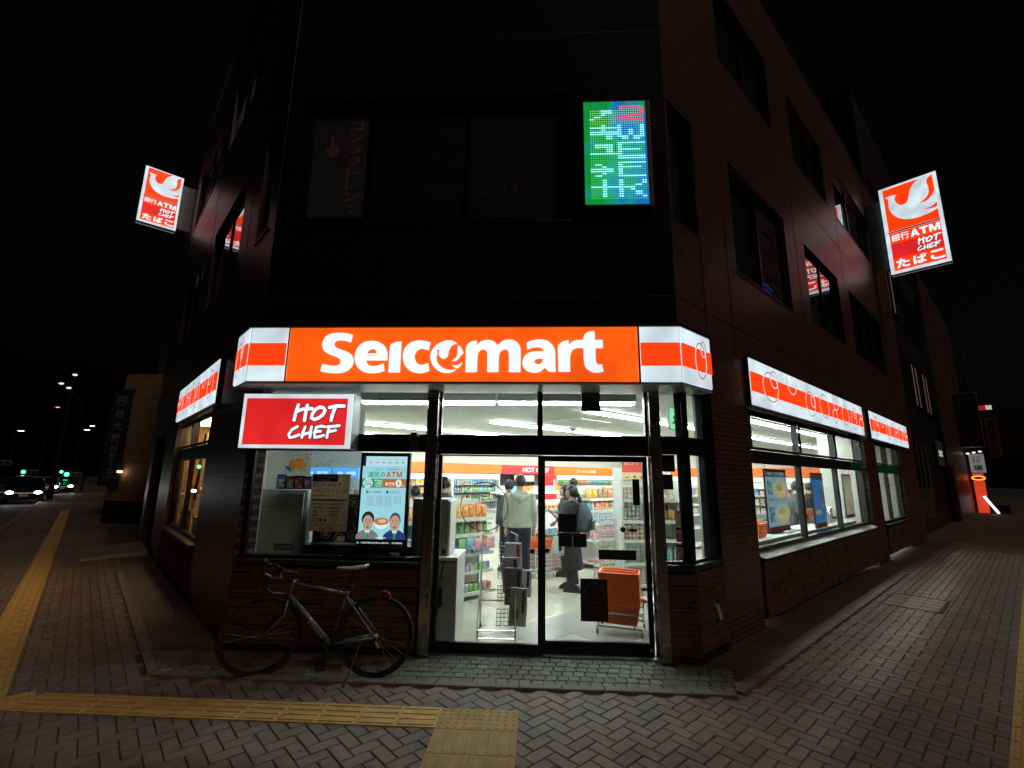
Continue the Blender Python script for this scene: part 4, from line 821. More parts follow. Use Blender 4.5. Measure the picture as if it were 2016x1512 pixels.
def row(kind, cols, s0, s1, d, z, w_, dp, h, where, group, rz=RZR, rot=.12, base=None, gap=.06, lean=.10):
    """a shelf row of packs from s0 to s1"""
    n = max(1, int((s1-s0)/(w_*(1+gap)))); st = (s1-s0)/n; run = 0; c = cols[0]
    for i in range(n):
        if run <= 0: c = random.choice(cols); run = random.choice((1, 2, 2, 3))
        run -= 1; s = s0+(i+.5)*st; p = ST(s, d+random.uniform(-.01, .01), z) if base is None else base(s, d+random.uniform(-.01, .01), z)
        k = random.uniform(.9, 1.08)
        product(kind, c, tuple(p), rz+random.uniform(-rot, rot), (w_, dp, h*k), '%s %s %s' % (PN[c], {'snack_bag': 'snack bag', 'drink_bottle': 'drink bottle', 'drink_can': 'can', 'food_carton': 'small carton', 'bread_roll': 'wrapped bread roll'}[kind], where), group+' ('+PN[c]+')', -lean if kind == 'snack_bag' else 0)
def cooler(s0, s1, label, lit=True):
    t = thing('open_cooler', label, 'cooler', oR, RZR)
    bx('back_panel', t, m_white, s0, s1, FD+.5, FD+.53, 0, 1.87); bx('base', t, m_grey, s0, s1, FD-.05, FD+.5, 0, .35)
    for x in (s0, s1-.03): bx('side_panel', t, m_white, x, x+.03, FD+.0, FD+.5, .35, 1.87)
    for z in (.62, .95, 1.26, 1.5): bx('shelf', t, m_alu, s0+.03, s1-.03, FD+.06, FD+.5, z, z+.02)
    bx('light_strip', t, g_cool, s0+.03, s1-.03, FD+.0, FD+.03, 1.70, 1.85); return t
cl = [(-.6, 2.0, 'open cooler with the sandwich rows at the main-road end of the back wall'), (2.0, 4.1, 'open cooler of drinks left of the lit double cooler at the back'), (4.1, 6.1, 'open drinks cooler next to the dark hot food counter at the back'), (9.05, 12.9, 'long open cooler under the katakana fascia at the back')]
for a, b, l in cl: cooler(a, b, l)
for z, k, cols in ((1.28, 'food_carton', [6, 2, 8]), (1.52, 'food_carton', [6, 5, 2]), (.97, 'snack_bag', [6, 9, 2])):
    row(k, cols, 2.1, 4.0, FD+.2, z, .16, .14, .15, 'in the back cooler', 'packs in the back coolers'); row('drink_bottle' if z > 1 else k, [1, 6, 9, 3, 5], 4.15, 6.0, FD+.2, z, .10, .10, .2, 'in the back drinks cooler', 'drinks in the back coolers')
for z in (.97, 1.28, 1.52): row('food_carton' if z < 1.5 else 'snack_bag', [2, 6, 9, 3, 8], 9.2, 12.8, FD+.2, z, .17, .14, .17, 'in the cooler under the katakana fascia', 'packs in the back coolers')
hk = thing('hot_food_counter', 'black backed hot food counter with menu board and red door below the red fascia', 'counter', oR, RZR)
bx('back_panel', hk, m_black, 6.2, 8.1, FD+.3, FD+.34, .9, 1.87); bx('red_door', hk, m_red, 8.15, 8.95, FD-.1, FD+.05, .9, 1.87, .01); bx('door_handle', hk, m_white, 8.75, 8.83, FD-.125, FD-.102, 1.35, 1.7); bx('counter', hk, m_white, 6.2, 8.95, FD-.6, FD+.3, 0, .95, .01); bx('menu_card', hk, M('menu_card', (.62, .56, .42), .7), 6.75, 7.75, FD-.05, FD-.04, 1.62, 1.84)
for i in range(4): bx('menu_picture', hk, [m_black, PK[8], PK[5], PK[2]][i], 6.8+i*.24, 6.97+i*.24, FD-.046, FD-.041, 1.66, 1.80)
# low islands of chilled food in the middle
for (s0, s1, d0, d1, lab) in ((3.3, 6.3, 6.6, 7.5, 'white chilled food island between the gondolas and the back counter'), (6.9, 9.9, 6.6, 7.5, 'white chilled food island further along towards the end wall')):
    t = thing('chilled_island', lab, 'display case', oR, RZR); bx('base', t, m_white, s0, s1, d0, d1, 0, .85, .01); bx('rim', t, m_grey, s0-.02, s1+.02, d0-.02, d1+.02, .85, .93); bx('canopy', t, m_white, s0, s1, d0+.25, d1-.25, 1.35, 1.40); bx('canopy_light', t, g_cool, s0+.1, s1-.1, d0+.3, d0+.34, 1.325, 1.349)
    for x in (s0+.1, s1-.14): bx('post', t, m_alu, x, x+.04, (d0+d1)/2-.02, (d0+d1)/2+.02, .93, 1.35)
    row('bread_roll', [5, 2, 8, 6], s0+.1, s1-.1, d0+.2, .93, .15, .14, .12, 'on the chilled island', 'food on the chilled islands'); row('food_carton', [6, 8, 9, 4], s0+.1, s1-.1, d0+.5, 1.40, .2, .16, .14, 'on top of the chilled island', 'food on the chilled islands')
# gondolas
def gondola(s0, s1, d0, shelves, top, label, depth=.42, both=True):
    t = thing('gondola_shelf', label, 'shelf', oR, RZR); dm = d0+depth
    bx('back_panel', t, m_white, s0, s1, dm, dm+.03, 0, top)
    for x in (s0, s1-.02): bx('upright', t, m_white, x, x+.02, dm-.03, dm, 0, top+.02)
    for z, k in shelves:
        bx('shelf', t, m_white, s0, s1, d0+(1-k)*depth, dm-.031, z-.022, z); bx('price_rail', t, m_paper, s0, s1, d0+(1-k)*depth-.012, d0+(1-k)*depth-.001, z-.035, z+.012)
    if both:
        bx('rear_shelf', t, m_white, s0, s1, dm+.031, dm+.4, .12, .15); bx('rear_shelf', t, m_white, s0, s1, dm+.031, dm+.35, .8, .82)
    return t
g1 = gondola(-2.05, .12, 3.25, [(.12, 1), (.40, .85), (.66, .85), (.93, .8), (1.16, .8)], 1.44, 'white snack gondola standing beside the man in the grey hoodie')
W1 = 'of the gondola beside the hooded man'
row('snack_bag', [0, 2, 1, 8, 7, 3], -2.0, .1, 3.46, 1.161, .115, .08, .21, 'on the top shelf '+W1, 'bags on the near gondola'); row('snack_bag', [2, 3, 5, 7, 1, 0, 4], -2.0, .1, 3.44, .931, .105, .07, .18, 'on the second shelf '+W1, 'bags on the near gondola')
row('food_carton', [6, 1, 9], -.6, .1, 3.40, .661, .065, .07, .12, 'on the third shelf '+W1, 'small goods on the near gondola'); row('food_carton', [1, 3, 6], -.6, .1, 3.40, .401, .07, .08, .10, 'on the fourth shelf '+W1, 'small goods on the near gondola')
row('drink_can', [0, 3, 6], -.6, .1, 3.34, .121, .075, .075, .11, 'on the bottom shelf '+W1, 'small goods on the near gondola'); row('food_carton', [0, 0, 3], -.6, .1, 3.44, .121, .09, .06, .1, 'behind the cans of the near gondola', 'small goods on the near gondola')
row('snack_bag', [4, 2, 5, 0], -2.0, -.7, 3.42, .661, .16, .08, .18, 'on the third shelf '+W1, 'bags on the near gondola'); row('snack_bag', [5, 2, 0, 8], -2.0, -.7, 3.42, .40, .16, .08, .18, 'on the fourth shelf '+W1, 'bags on the near gondola')
for i in range(5): product('snack_bag', [3, 9, 4, 0, 4][i], tuple(ST(-.55+i*.14, 3.22, .72+.02*(i % 2))), RZR, (.13, .03, .17), '%s hanging sweet bag clipped to the front of the near gondola' % PN[[3, 9, 4, 0, 4][i]], 'hanging sweets')
g2 = gondola(2.9, 5.9, 3.5, [(.13, 1), (.55, .9), (.88, .85), (1.13, .8), (1.36, .75)], 1.62, 'white snack gondola standing behind the woman with the backpack')
W2 = 'of the gondola behind the backpack woman'
row('snack_bag', [5, 0, 0, 2], 2.95, 5.85, 3.72, 1.361, .16, .10, .22, 'on the top shelf '+W2, 'bags on the far gondola'); row('snack_bag', [0, 9, 5, 6], 2.95, 5.85, 3.68, 1.131, .16, .11, .19, 'on the second shelf '+W2, 'bags on the far gondola'); row('snack_bag', [1, 1, 5, 8], 2.95, 5.85, 3.66, .881, .15, .11, .19, 'on the third shelf '+W2, 'bags on the far gondola')
row('snack_bag', [4, 4, 6], 2.95, 5.0, 3.64, .551, .18, .1, .2, 'on the fourth shelf '+W2, 'bags on the far gondola'); row('food_carton', [0, 4, 6], 2.95, 5.0, 3.60, .131, .18, .25, .06, 'on the bottom shelf '+W2, 'bags on the far gondola')
g3 = gondola(6.3, 9.3, 3.5, [(.13, 1), (.55, .9), (.88, .85), (1.13, .8), (1.36, .75)], 1.62, 'white gondola further along towards the register')
row('food_carton', [6, 2, 1, 0], 6.35, 9.25, 3.70, 1.361, .2, .12, .2, 'on the gondola towards the register', 'packs towards the register'); row('drink_bottle', [9, 3, 6], 6.35, 9.25, 3.68, .881, .1, .1, .21, 'on the gondola towards the register', 'packs towards the register')
# bin with a brick-print skirt
bi = thing('brick_print_bin', 'low sale bin with a pink brick-print skirt behind the woman', 'bin', oR, RZR)
m_skirt = brick_mat('brick_print', (.50, .30, .28), (.42, .26, .25), (.16, .11, .11), .11, .062, ms=.008, rough=.6, bump=0, stain=.15)
bx('skirt', bi, m_skirt, 2.05, 3.3, 3.98, 4.75, 0, .55); bx('tray', bi, m_dgrey, 2.02, 3.33, 3.95, 4.78, .55, .70, .01); bx('plinth', bi, m_black, 2.06, 3.29, 3.975, 4.74, .017, .05)
for i in range(6): product('food_carton', [6, 9, 4, 6, 8, 0][i], tuple(ST(2.15+i*.19, 4.15, .70)), RZR+.2*i, (.13, .1, .09), '%s carton in the brick-print bin' % PN[[6, 9, 4, 6, 8, 0][i]], 'goods in the brick-print bin')
# white wire racks
def wire_grid(mb, x0, x1, z0, z1, y, nx, nz, r=.0055):
    for i in range(nx+1): x = x0+(x1-x0)*i/nx; mb.box(x-r, x+r, y-r, y+r, z0, z1)
    for i in range(nz+1): z = z0+(z1-z0)*i/nz; mb.box(x0-r, x1+r, y-r*.9, y+r*.9, z-r, z+r)
m_wire = M('white_wire', (.75, .76, .73), .35, var=0); m_chrome = M('chrome_wire', (.62, .64, .63), .18, 1.0, var=.05)
def wire_bin(loc, rz, label, tiers, W_=.42, D=.32):
    t = thing('wire_basket_rack', label, 'wire rack', loc, rz)
    for x in (-W_/2, W_/2):
        for y in (-D/2, D/2): bx('post', t, m_wire, x-.009, x+.009, y-.009, y+.009, .05, tiers[-1]+.33)
    for z in tiers:
        mb = MB(); h = .24; wire_grid(mb, -W_/2, W_/2, z, z+h*.75, -D/2-.02, 9, 4); wire_grid(mb, -W_/2, W_/2, z, z+h, D/2, 9, 4)
        for i in range(9): x = -W_/2+W_*i/8; mb.box(x-.003, x+.003, -D/2-.02, D/2, z-.004, z+.004)
        for sx in (-1, 1):
            for i in range(5): mb.box(sx*W_/2-.003, sx*W_/2+.003, -D/2-.02, D/2, z+i*h/5-.003, z+i*h/5+.003)
        mb.build('basket', m_wire, t)
    for x in (-W_/2, W_/2): MB().lathe([(.03, -.012), (.03, .012)], (x, 0, .03), 12, 'x').build('castor', m_white, t)
    return t
pr_ = at_g(1187, 1150, .03); wb = wire_bin((1.30, 8.55, .02), .25, 'white wire basket rack of sweets between the woman and the end shelf', (.12, .42, .72, 1.0))
for k, z in enumerate((.13, .43, .73)):
    for i in range(3): product('snack_bag', [2, 3, 4][k], (1.2+i*.11, 8.57+.03*i, z+.02), .25, (.12, .09, .17), '%s sweet bag in the white wire basket rack' % PN[[2, 3, 4][k]], 'sweets in the wire rack')
# end shelf by the right door jamb
es = thing('end_shelf', 'white end shelf with cartons and bottles next to the right-hand door', 'shelf', (1.92, 8.02, .02), .16)
bx('back_panel', es, m_white, -.5, .55, .36, .39, 0, 1.95); mbx = MB(); wire_grid(mbx, -.5, -.1, .15, 1.7, -.02, 6, 22, .004); mbx.build('side_grid', m_wire, es)
for x in (-.5, .52): bx('upright', es, m_white, x, x+.03, -.03, .36, 0, 1.72)
for z in (.10, .42, .78, 1.08, 1.42): bx('shelf', es, m_white, -.47, .52, -.02, .359, z-.02, z); bx('price_rail', es, m_paper, -.47, .52, -.034, -.021, z-.034, z+.016)
eb_ = lambda s, d, z: Vector((1.92+s*math.cos(.16)-d*math.sin(.16), 8.02+s*math.sin(.16)+d*math.cos(.16), z+.02))
m_kr = M('kraft_carton', (.50, .38, .22), .7, var=.08)
for i in range(4):
    t = thing('kraft_box', 'brown paper carton with a white round label on the top shelf of the end shelf', 'box', tuple(eb_(-.34+i*.2, .12, 1.421)), .16, 'brown cartons on the end shelf'); bx('carton', t, m_kr, -.085, .085, -.07, .07, 0, .22, .004); MB().lathe([(.032, 0), (.032, .002)], (.02, -.073, .06), 16, 'y').build('label', m_paper, t)
row('snack_bag', [2, 3, 3], 0, .5, .10, 1.081, .13, .08, .2, 'on the end shelf by the right door', 'goods on the end shelf', .16, base=eb_); row('food_carton', [2, 5, 6], -.4, .0, .08, .781, .09, .09, .25, 'on the end shelf by the right door', 'goods on the end shelf', .16, base=eb_)
row('drink_bottle', [6, 9, 6], .05, .5, .08, .421, .085, .085, .27, 'on the end shelf by the right door', 'goods on the end shelf', .16, base=eb_); row('drink_bottle', [5, 9, 6], -.4, .5, .08, .101, .09, .09, .28, 'on the bottom of the end shelf', 'goods on the end shelf', .16, base=eb_)
pt = thing('wall_poster', 'red and cream menu poster above the end shelf by the right door', 'poster', tuple(eb_(-.1, .34, 1.74)), .16); bx('sheet', pt, M('poster_red', (.55, .06, .05), .5), -.24, .17, 0, .006, .13, .36); bx('sheet', pt, M('poster_cream', (.68, .52, .33), .6), -.24, .17, 0, .006, .0, .129)
letter(pt, 'おにぎり', -.2, .05, .26, .32, -.002, m_paper); [MB().ball((-.15+i*.13, -.004, .06), (.03, .006, .025)).build('picture', PK[5], pt) for i in range(3)]
# orange hand baskets: a nested stack on a wheeled stand
def basket_mesh():
    mb = MB(); W_, D, h = .44, .30, .21; k = .86
    def P(x, y, z): f = k+(1-k)*z/h; return (x*f, y*f, z)
    mb.hexa([P(-W_/2, -D/2, 0), P(W_/2, -D/2, 0), P(W_/2, D/2, 0), P(-W_/2, D/2, 0), P(-W_/2, -D/2, .006), P(W_/2, -D/2, .006), P(W_/2, D/2, .006), P(-W_/2, D/2, .006)])
    def slat(x0, y0, x1, y1, z0, z1, th=.004):
        a = math.atan2(y1-y0, x1-x0); nx, ny = -math.sin(a)*th/2, math.cos(a)*th/2; r = []
        for z in (z0, z1):
            p, q = P(x0, y0, z), P(x1, y1, z); r += [(p[0]-nx, p[1]-ny, z), (q[0]-nx, q[1]-ny, z), (q[0]+nx, q[1]+ny, z), (p[0]+nx, p[1]+ny, z)]
        mb.hexa(r)
    for y in (-D/2, D/2):
        for i in range(19): x = -W_/2+W_*i/18; slat(x-.006, y, x+.006, y, 0, .17)
        for z in (.03, .06, .09, .12): slat(-W_/2, y, W_/2, y, z, z+.011)
        slat(-W_/2, y, W_/2, y, .145, h)
    for x in (-W_/2, W_/2):
        for i in range(13): y = -D/2+D*i/12; slat(x, y-.006, x, y+.006, 0, .17)
        for z in (.03, .06, .09, .12): slat(x, -D/2, x, D/2, z, z+.011)
        slat(x, -D/2, x, D/2, .145, h)
    e = .018
    for (x0, x1, y0, y1) in ((-W_/2-e, W_/2+e, -D/2-e, -D/2+.004), (-W_/2-e, W_/2+e, D/2-.004, D/2+e), (-W_/2-e, -W_/2+.004, -D/2+.004, D/2-.004), (W_/2-.004, W_/2+e, -D/2+.004, D/2-.004)): mb.box(x0, x1, y0, y1, h-.012, h+.004)
    return mb.mesh('hand_basket', m_orange)
BM = basket_mesh(); HM = MB().tube([(-.2, 0, .205), (-.17, .02, .222), (0, .03, .226), (.17, .02, .222), (.2, 0, .205)], .008, 6).mesh('basket_handle', m_orange)
def basket(p, rz, label, group=None, tilt=0.0):
    t = thing('hand_basket', label, 'shopping basket', p, rz, group); put('shell', BM, t); put('handle', HM, t, (0, -.09, 0)); put('handle', HM, t, (0, .05, 0)); return t
bp_ = (1.03, 5.98); brz = -.28
for i in range(14): basket((bp_[0], bp_[1], .13+i*.027), brz, 'orange plastic shopping basket nested in the tall stack inside the right door', 'stacked orange baskets')
bstand = thing('basket_stand', 'chrome wheeled stand holding the stack of orange baskets', 'stand', (bp_[0], bp_[1], .02), brz)
for y in (-.19, .19): MB().tube([(-.24, y, .07), (-.25, y, .30), (-.22, y, .36), (-.12, y, .36)] if y < 0 else [(.24, y, .07), (.25, y, .30), (.24, y, .34)], .012, 8).build('leg', m_chrome, bstand)
MB().tube([(-.25, -.19, .24), (.25, -.19, .24), (.25, .19, .24), (-.25, .19, .24)], .010, 8, True).build('rail', m_chrome, bstand); MB().tube([(-.25, -.19, .09), (.25, -.19, .09), (.25, .19, .09), (-.25, .19, .09)], .010, 8, True).build('rail', m_chrome, bstand)
for x in (-.25, .25):
    for y in (-.19, .19): MB().lathe([(.028, -.012), (.028, .012)], (x, y, .035), 12, 'x').build('castor', m_dgrey, bstand); bx('castor_fork', bstand, m_chrome, x-.018, x+.018, y-.008, y+.008, .04, .085)
# folding stool by the jamb
fst = thing('folding_stand', 'white topped folding stand with chrome legs against the right door jamb', 'stand', (1.44, 5.98, .02), .5)
bx('top', fst, m_white, -.14, .2, -.15, .15, .33, .37, .01); [MB().tube(q, .010, 6).build('leg', m_chrome, fst) for q in ([(-.12, -.14, .34), (-.22, -.16, .0)], [(.1, -.14, .34), (.2, -.16, .0)], [(-.12, .14, .34), (-.2, .16, .0)], [(.1, .14, .34), (.2, .16, .0)])]
# chrome newspaper rack inside the left door
nr = thing('newspaper_rack', 'chrome wire newspaper rack on castors inside the left door', 'rack', (-.42, 5.74, .02), .04)
for x in (-.215, .225): MB().tube([(x, .27, .03), (x, .27, 1.06), (x*.6, .27, 1.1)], .010, 8).build('pole', m_chrome, nr)
for x in (-.205, .205): MB().tube([(x, -.33, .02), (x, -.33, .14), (x, .0, .62), (x, .25, 1.06)], .009, 8).build('side_rail', m_chrome, nr)
for z, y in ((.06, -.33), (.14, -.33), (.30, .27), (.42, .27)): MB().tube([(-.21, y, z), (.21, y, z)], .006, 6).build('cross_bar', m_chrome, nr)
for x in (-.21, .21): MB().tube([(x, -.33, .06), (x, .27, .06)], .006, 6).build('cross_bar', m_chrome, nr); MB().lathe([(.025, -.01), (.025, .01)], (x, .27, .025), 12, 'x').build('castor', m_black, nr)
for k in range(4):
    mb = MB(); z = .16+k*.22; y = -.22+k*.12; wire_grid(mb, .0, .20, z, z+.17, y, 5, 4, .003)
    for i in range(5): mb.box(.0+i*.05-.003, .0+i*.05+.003, y, y+.1, z-.003, z+.003)
    mb.build('pocket', m_chrome, nr)
m_news = [M('newsprint_blue', (.36, .38, .46), .8, var=.3, scale=40), M('newsprint_grey', (.45, .45, .46), .8, var=.3, scale=45), M('newsprint_plum', (.28, .20, .26), .8, var=.35, scale=30), M('newsprint_white', (.6, .6, .6), .8, var=.25, scale=50)]
for k, (z, h, m, dx, lab) in enumerate(((.14, .40, 1, .07, 'grey folded newspaper in the lowest pocket of the rack'), (.34, .40, 2, .02, 'plum coloured folded newspaper in the newspaper rack'), (.46, .38, 0, .0, 'blue grey folded newspaper leaning in the newspaper rack'), (.66, .34, 3, .02, 'white and red tabloid in the top pocket of the newspaper rack'), (.40, .30, 3, .12, 'white newspaper with dark headline sticking out of the rack'))):
    t = thing('newspaper', lab, 'newspaper', (-.36+dx, 5.58+k*.055+.02, z+.02), .04+.12*math.sin(k*2.3)); t.rotation_euler = (-.10, .07*math.sin(k*1.7+1), t.rotation_euler[2]); bx('fold', t, m_news[m], -.0, .2, -.012, .012, 0, h, .008); bx('headline', t, m_red if m == 3 and k == 3 else m_ink, .14, .17, -.0145, -.0125, h*.35, h*.92); bx('photo', t, m_dgrey, .03, .11, -.0145, -.0125, h*.2, h*.45)
# counter with the back of a cash machine inside the left door
ct = thing('service_counter', 'grey fronted counter with white top inside the left door', 'counter', (0, 0, .017))
bx('body', ct, m_grey, -1.36, -.86, 5.36, 5.94, 0, .86); bx('top', ct, m_white, -1.38, -.84, 5.34, 5.97, .86, .895, .004); bx('end_panel', ct, m_white, -.859, -.846, 5.36, 5.94, 0, .859)
am = thing('cash_machine', 'tall grey cabinet of a cash machine seen from behind by the left post', 'cash machine', (0, 0, .913)); bx('cabinet', am, m_grey, -1.40, -.99, 5.45, 5.80, 0, .62, .01); bx('side_cover', am, m_white, -.989, -.955, 5.44, 5.82, 0, .60, .006); bx('panel_seam', am, m_dgrey, -1.38, -1.02, 5.446, 5.449, .20, .205); bx('socket', am, m_black, -1.04, -1.0, 5.44, 5.449, .02, .07)
pc = thing('power_adapter', 'black power adapter and looped cable hanging down the grey counter', 'power adapter', (-1.0, 5.345, 0)); bx('brick', pc, m_black, -.055, .005, -.02, .012, .42, .60, .008); MB().tube([(.03, .0, .93), (.0, .0, .80), (-.02, -.005, .70), (-.06, -.01, .66), (-.03, -.01, .70), (.02, -.01, .72), (-.02, -.005, .67), (-.025, 0, .60)], .004, 6).build('cable', m_black, pc); MB().tube([(-.03, 0, .42), (-.04, 0, .33), (-.07, 0, .26), (-.12, 0, .22)], .004, 6).build('cable', m_black, pc)
# shopping trolley with an orange basket beside the hooded man
tr = thing('basket_trolley', 'white wire basket trolley on castors beside the hooded man', 'trolley', (.10, 9.0, .02), .6)
for x in (-.2, .2):
    MB().tube([(x, -.18, .08), (x, .18, .08), (x, .2, .8), (x, .26, .86)], .010, 8).build('side_frame', m_wire, tr)
    for y in (-.18, .18): MB().lathe([(.035, -.012), (.035, .012)], (x, y, .035), 12, 'x').build('castor', m_white, tr)
mb = MB(); wire_grid(mb, -.2, .2, .1, .5, -.16, 8, 6); mb.build('front_grid', m_wire, tr); mb = MB(); wire_grid(mb, -.2, .2, .3, .8, .2, 8, 7); mb.build('rear_grid', m_wire, tr); bx('tray', tr, m_grey, -.19, .19, -.17, .17, .10, .12)
basket((.10, 8.98, .46), .6, 'orange shopping basket on the white wire trolley beside the hooded man')
# left window: copier, dark multi-function panel, digital poster
cp = thing('copier', 'large grey photocopier seen from behind in the left shop window', 'copier', (0, 0, .017))
bx('body', cp, m_grey, -3.30, -2.66, 5.48, 6.05, 0, 1.60, .03); bx('rear_cover', cp, M('pale_grey_cover', (.40, .43, .44), .5), -3.27, -2.70, 5.465, 5.482, .62, 1.56, .012); bx('cover_seam', cp, m_dgrey, -3.25, -2.72, 5.462, 5.466, 1.40, 1.405)
for z in (.96, .92): bx('vent_grille', cp, m_dgrey, -3.0, -2.76, 5.461, 5.466, z, z+.03)
for x in (-3.18, -2.80): MB().lathe([(.006, 0), (.006, .004)], (x, 5.460, 1.34), 8, 'y').build('screw', m_black, cp)
for i, (x0, x1, h, c) in enumerate(((-3.12, -3.02, .17, 1), (-3.01, -2.91, .15, 5), (-2.90, -2.80, .16, 2), (-2.79, -2.70, .15, 7))): t = thing('leaflet_stand', 'black leaflet stand with %s print on top of the copier' % PN[c], 'leaflet stand', ((x0+x1)/2, 5.62, 1.617), .05*i); bx('stand', t, m_black, -.055, .055, -.02, .03, 0, h); bx('leaflet', t, PK[c], -.04, .04, -.025, -.0202, .015, h-.02)
mf = thing('machine_panel', 'black service machine panel with white round icons behind the job poster', 'machine', (0, 0, .017)); bx('panel', mf, m_black, -2.60, -1.98, 5.55, 5.62, .95, 1.55); bx('plinth', mf, m_black, -2.62, -1.35, 5.40, 5.9, .0, .99); bx('ledge', mf, m_white, -2.6, -1.98, 5.50, 5.549, .99, 1.0)
for x, z, r in ((-2.44, 1.10, .055), (-2.28, 1.05, .055), (-2.12, 1.08, .055), (-2.06, 1.20, .06), (-2.03, 1.36, .08), (-2.13, 1.46, .05)): flat_shape('icon_ring', [ellipse(x, z, r, r), ellipse(x, z, r*.88, r*.88)], m_paper, mf, 5.548); bx('icon', mf, m_paper, x-r*.4, x+r*.4, 5.5465, 5.5485, z+.0, z+r*.35); bx('icon', mf, m_paper, x-r*.5, x+r*.5, 5.5465, 5.5485, z-r*.45, z-r*.25)
bx('switch_plate', mf, m_paper, -2.30, -2.21, 5.546, 5.5485, 1.015, 1.07)
# job advert on the glass
def poster(name, label, cat, x0, x1, z0, z1, y, mat, org=(0, 0, 0), rz=0, group=None, th=.002):
    t = thing(name, label, cat, org, rz, group); bx('sheet', t, mat, x0, x1, y, y+th, z0, z1); return t
jp = poster('job_poster', 'backlit tan job advert sheet with red Japanese headline stuck on the left shop window', 'poster', -2.50, -2.06, 1.18, 1.80, 5.205, M('poster_back', (.50, .44, .34), .8, var=.1, trans=.55))
for tx, a, b, c, d, m in (('経験者も未経験者も', -2.45, -2.22, 1.755, 1.785, m_paper), ('大歓迎!', -2.40, -2.28, 1.722, 1.748, m_paper), ('セイコーマートで', -2.48, -2.16, 1.655, 1.705, m_ink), ('一緒に働きませんか?', -2.48, -2.08, 1.590, 1.645, M('poster_red_ink', (.40, .02, .03), .6)), ('勤務日数・勤務時間はご相談ください。', -2.48, -2.2, 1.555, 1.575, m_ink), ('時給 1,080円', -2.46, -2.12, 1.46, 1.485, m_ink), ('早朝 1,080円', -2.46, -2.14, 1.42, 1.445, m_ink), ('昼 1,110円', -2.46, -2.16, 1.38, 1.405, m_ink), ('夜 1,110円', -2.46, -2.16, 1.34, 1.365, m_ink), ('交通費支給', -2.47, -2.33, 1.305, 1.325, _M['poster_red_ink']), ('制服貸与あり', -2.47, -2.33, 1.28, 1.298, _M['poster_red_ink']), ('お気軽にお問い合わせください', -2.47, -2.1, 1.24, 1.26, m_ink), ('104-224', -2.36, -2.22, 1.195, 1.225, m_ink)): letter(jp, tx, a, b, c, d, 5.2025, m, .01)
bx('badge', jp, M('poster_blue', (.03, .06, .25), .6), -2.49, -2.20, 5.2035, 5.2048, 1.715, 1.793); bx('table_bar', jp, _M['poster_blue'], -2.48, -2.09, 5.2035, 5.2048, 1.505, 1.525); bx('foot_bar', jp, m_orange, -2.5, -2.06, 5.2035, 5.2048, 1.18, 1.19); [MB().ball((-2.36+i*.05, 5.2035, 1.30), (.015, .001, .02)).build('figure', m_ink, jp) for i in range(2)]
# digital poster screen
sc = thing('digital_poster', 'tall lit screen with a pale blue cash-machine advert in the left shop window', 'screen', (0, 5.33, .0)); sx0, sx1, sz0, sz1 = -2.005, -1.425, .985, 2.05
bx('case', sc, m_black, sx0, sx1, .004, .07, sz0, sz1, .008); E_ = lambda n, c, s=1.0: glow('screen_'+n, c, s)
px0, px1 = sx0+.03, sx1-.035; pw = px1-px0
def srect(nm, u0, u1, v0, v1, m, k=1): bx(nm, sc, m, px0+u0*pw, px0+u1*pw, .004-.0008*k, .0039-.0008*k+.0004, sz0+v0*(sz1-sz0), sz0+v1*(sz1-sz0))
e_bg, e_pale, e_gr, e_or, e_wh, e_nv = E_('pale', (.42, .80, .95), .9), E_('sky', (.60, .86, .97), .95), E_('green', (.02, .38, .16), .8), E_('copper', (.62, .20, .04), .85), E_('white', (.85, .95, 1.0), 1.0), E_('navy', (.01, .02, .08), .5)
srect('display', 0, 1, .10, .96, e_bg); srect('weather_bar', .07, 1, .855, .958, e_pale, 2); srect('weather_tab', 0, .065, .855, .96, e_nv, 2)
srect('green_band', 0, .48, .628, .722, e_gr, 2); srect('copper_band', .48, 1, .628, .722, e_or, 2)
def stext(s, u0, u1, v0, v1, m, b=.0, k=4): letter(sc, s, px0+u0*pw, px0+u1*pw, sz0+v0*(sz1-sz0), sz0+v1*(sz1-sz0), .004-.0008*k, m, b)
stext('道民の', .13, .52, .735, .80, e_gr, .015); block_atm(sc, px0+.54*pw, px0+.90*pw, sz0+.738*(sz1-sz0), sz0+.798*(sz1-sz0), .0008, e_or); stext('北海道銀行', .24, .48, .812, .832, e_gr); stext('Seicomart', .56, .80, .814, .834, E_('grey', (.2, .22, .25), .6), .02); stext('0', .76, .90, .635, .715, e_wh, .05); stext('手数料', .53, .74, .645, .685, e_wh, .03); stext('円', .91, .96, .637, .66, e_wh); stext('平日8:45', .28, .46, .690, .712, e_wh, .02); stext('~18:00', .28, .46, .663, .685, e_wh, .02); stext('手数料無料', .28, .46, .638, .656, e_wh)
flat_shape('disc', [ellipse(px0+.14*pw, sz0+.675*(sz1-sz0), .11*pw, .052)], e_pale, sc, .004-.0008*3); stext('道民の', .06, .22, .682, .705, e_gr); block_atm(sc, px0+.06*pw, px0+.22*pw, sz0+.650*(sz1-sz0), sz0+.676*(sz1-sz0), .0006, e_or)
stext('北海道銀行', .18, .47, .570, .595, e_gr, .015); stext('北陸銀行', .64, .88, .570, .592, E_('blue', (.1, .12, .4), .7)); flat_shape('disc', [ellipse(px0+.14*pw, sz0+.582*(sz1-sz0), .03*pw, .016)], e_gr, sc, .004-.0008*4); flat_shape('disc', [ellipse(px0+.59*pw, sz0+.582*(sz1-sz0), .03*pw, .016)], E_('blue', None), sc, .004-.0008*4)
for r in range(5):
    for c in range(4 if r < 4 else 3): stext(('旭川信用金庫', '北星信用金庫', '道南銀行', '稚内信金')[c], .12+.21*c, .29+.21*c, .53-r*.022, .543-r*.022, _M['screen_grey'])
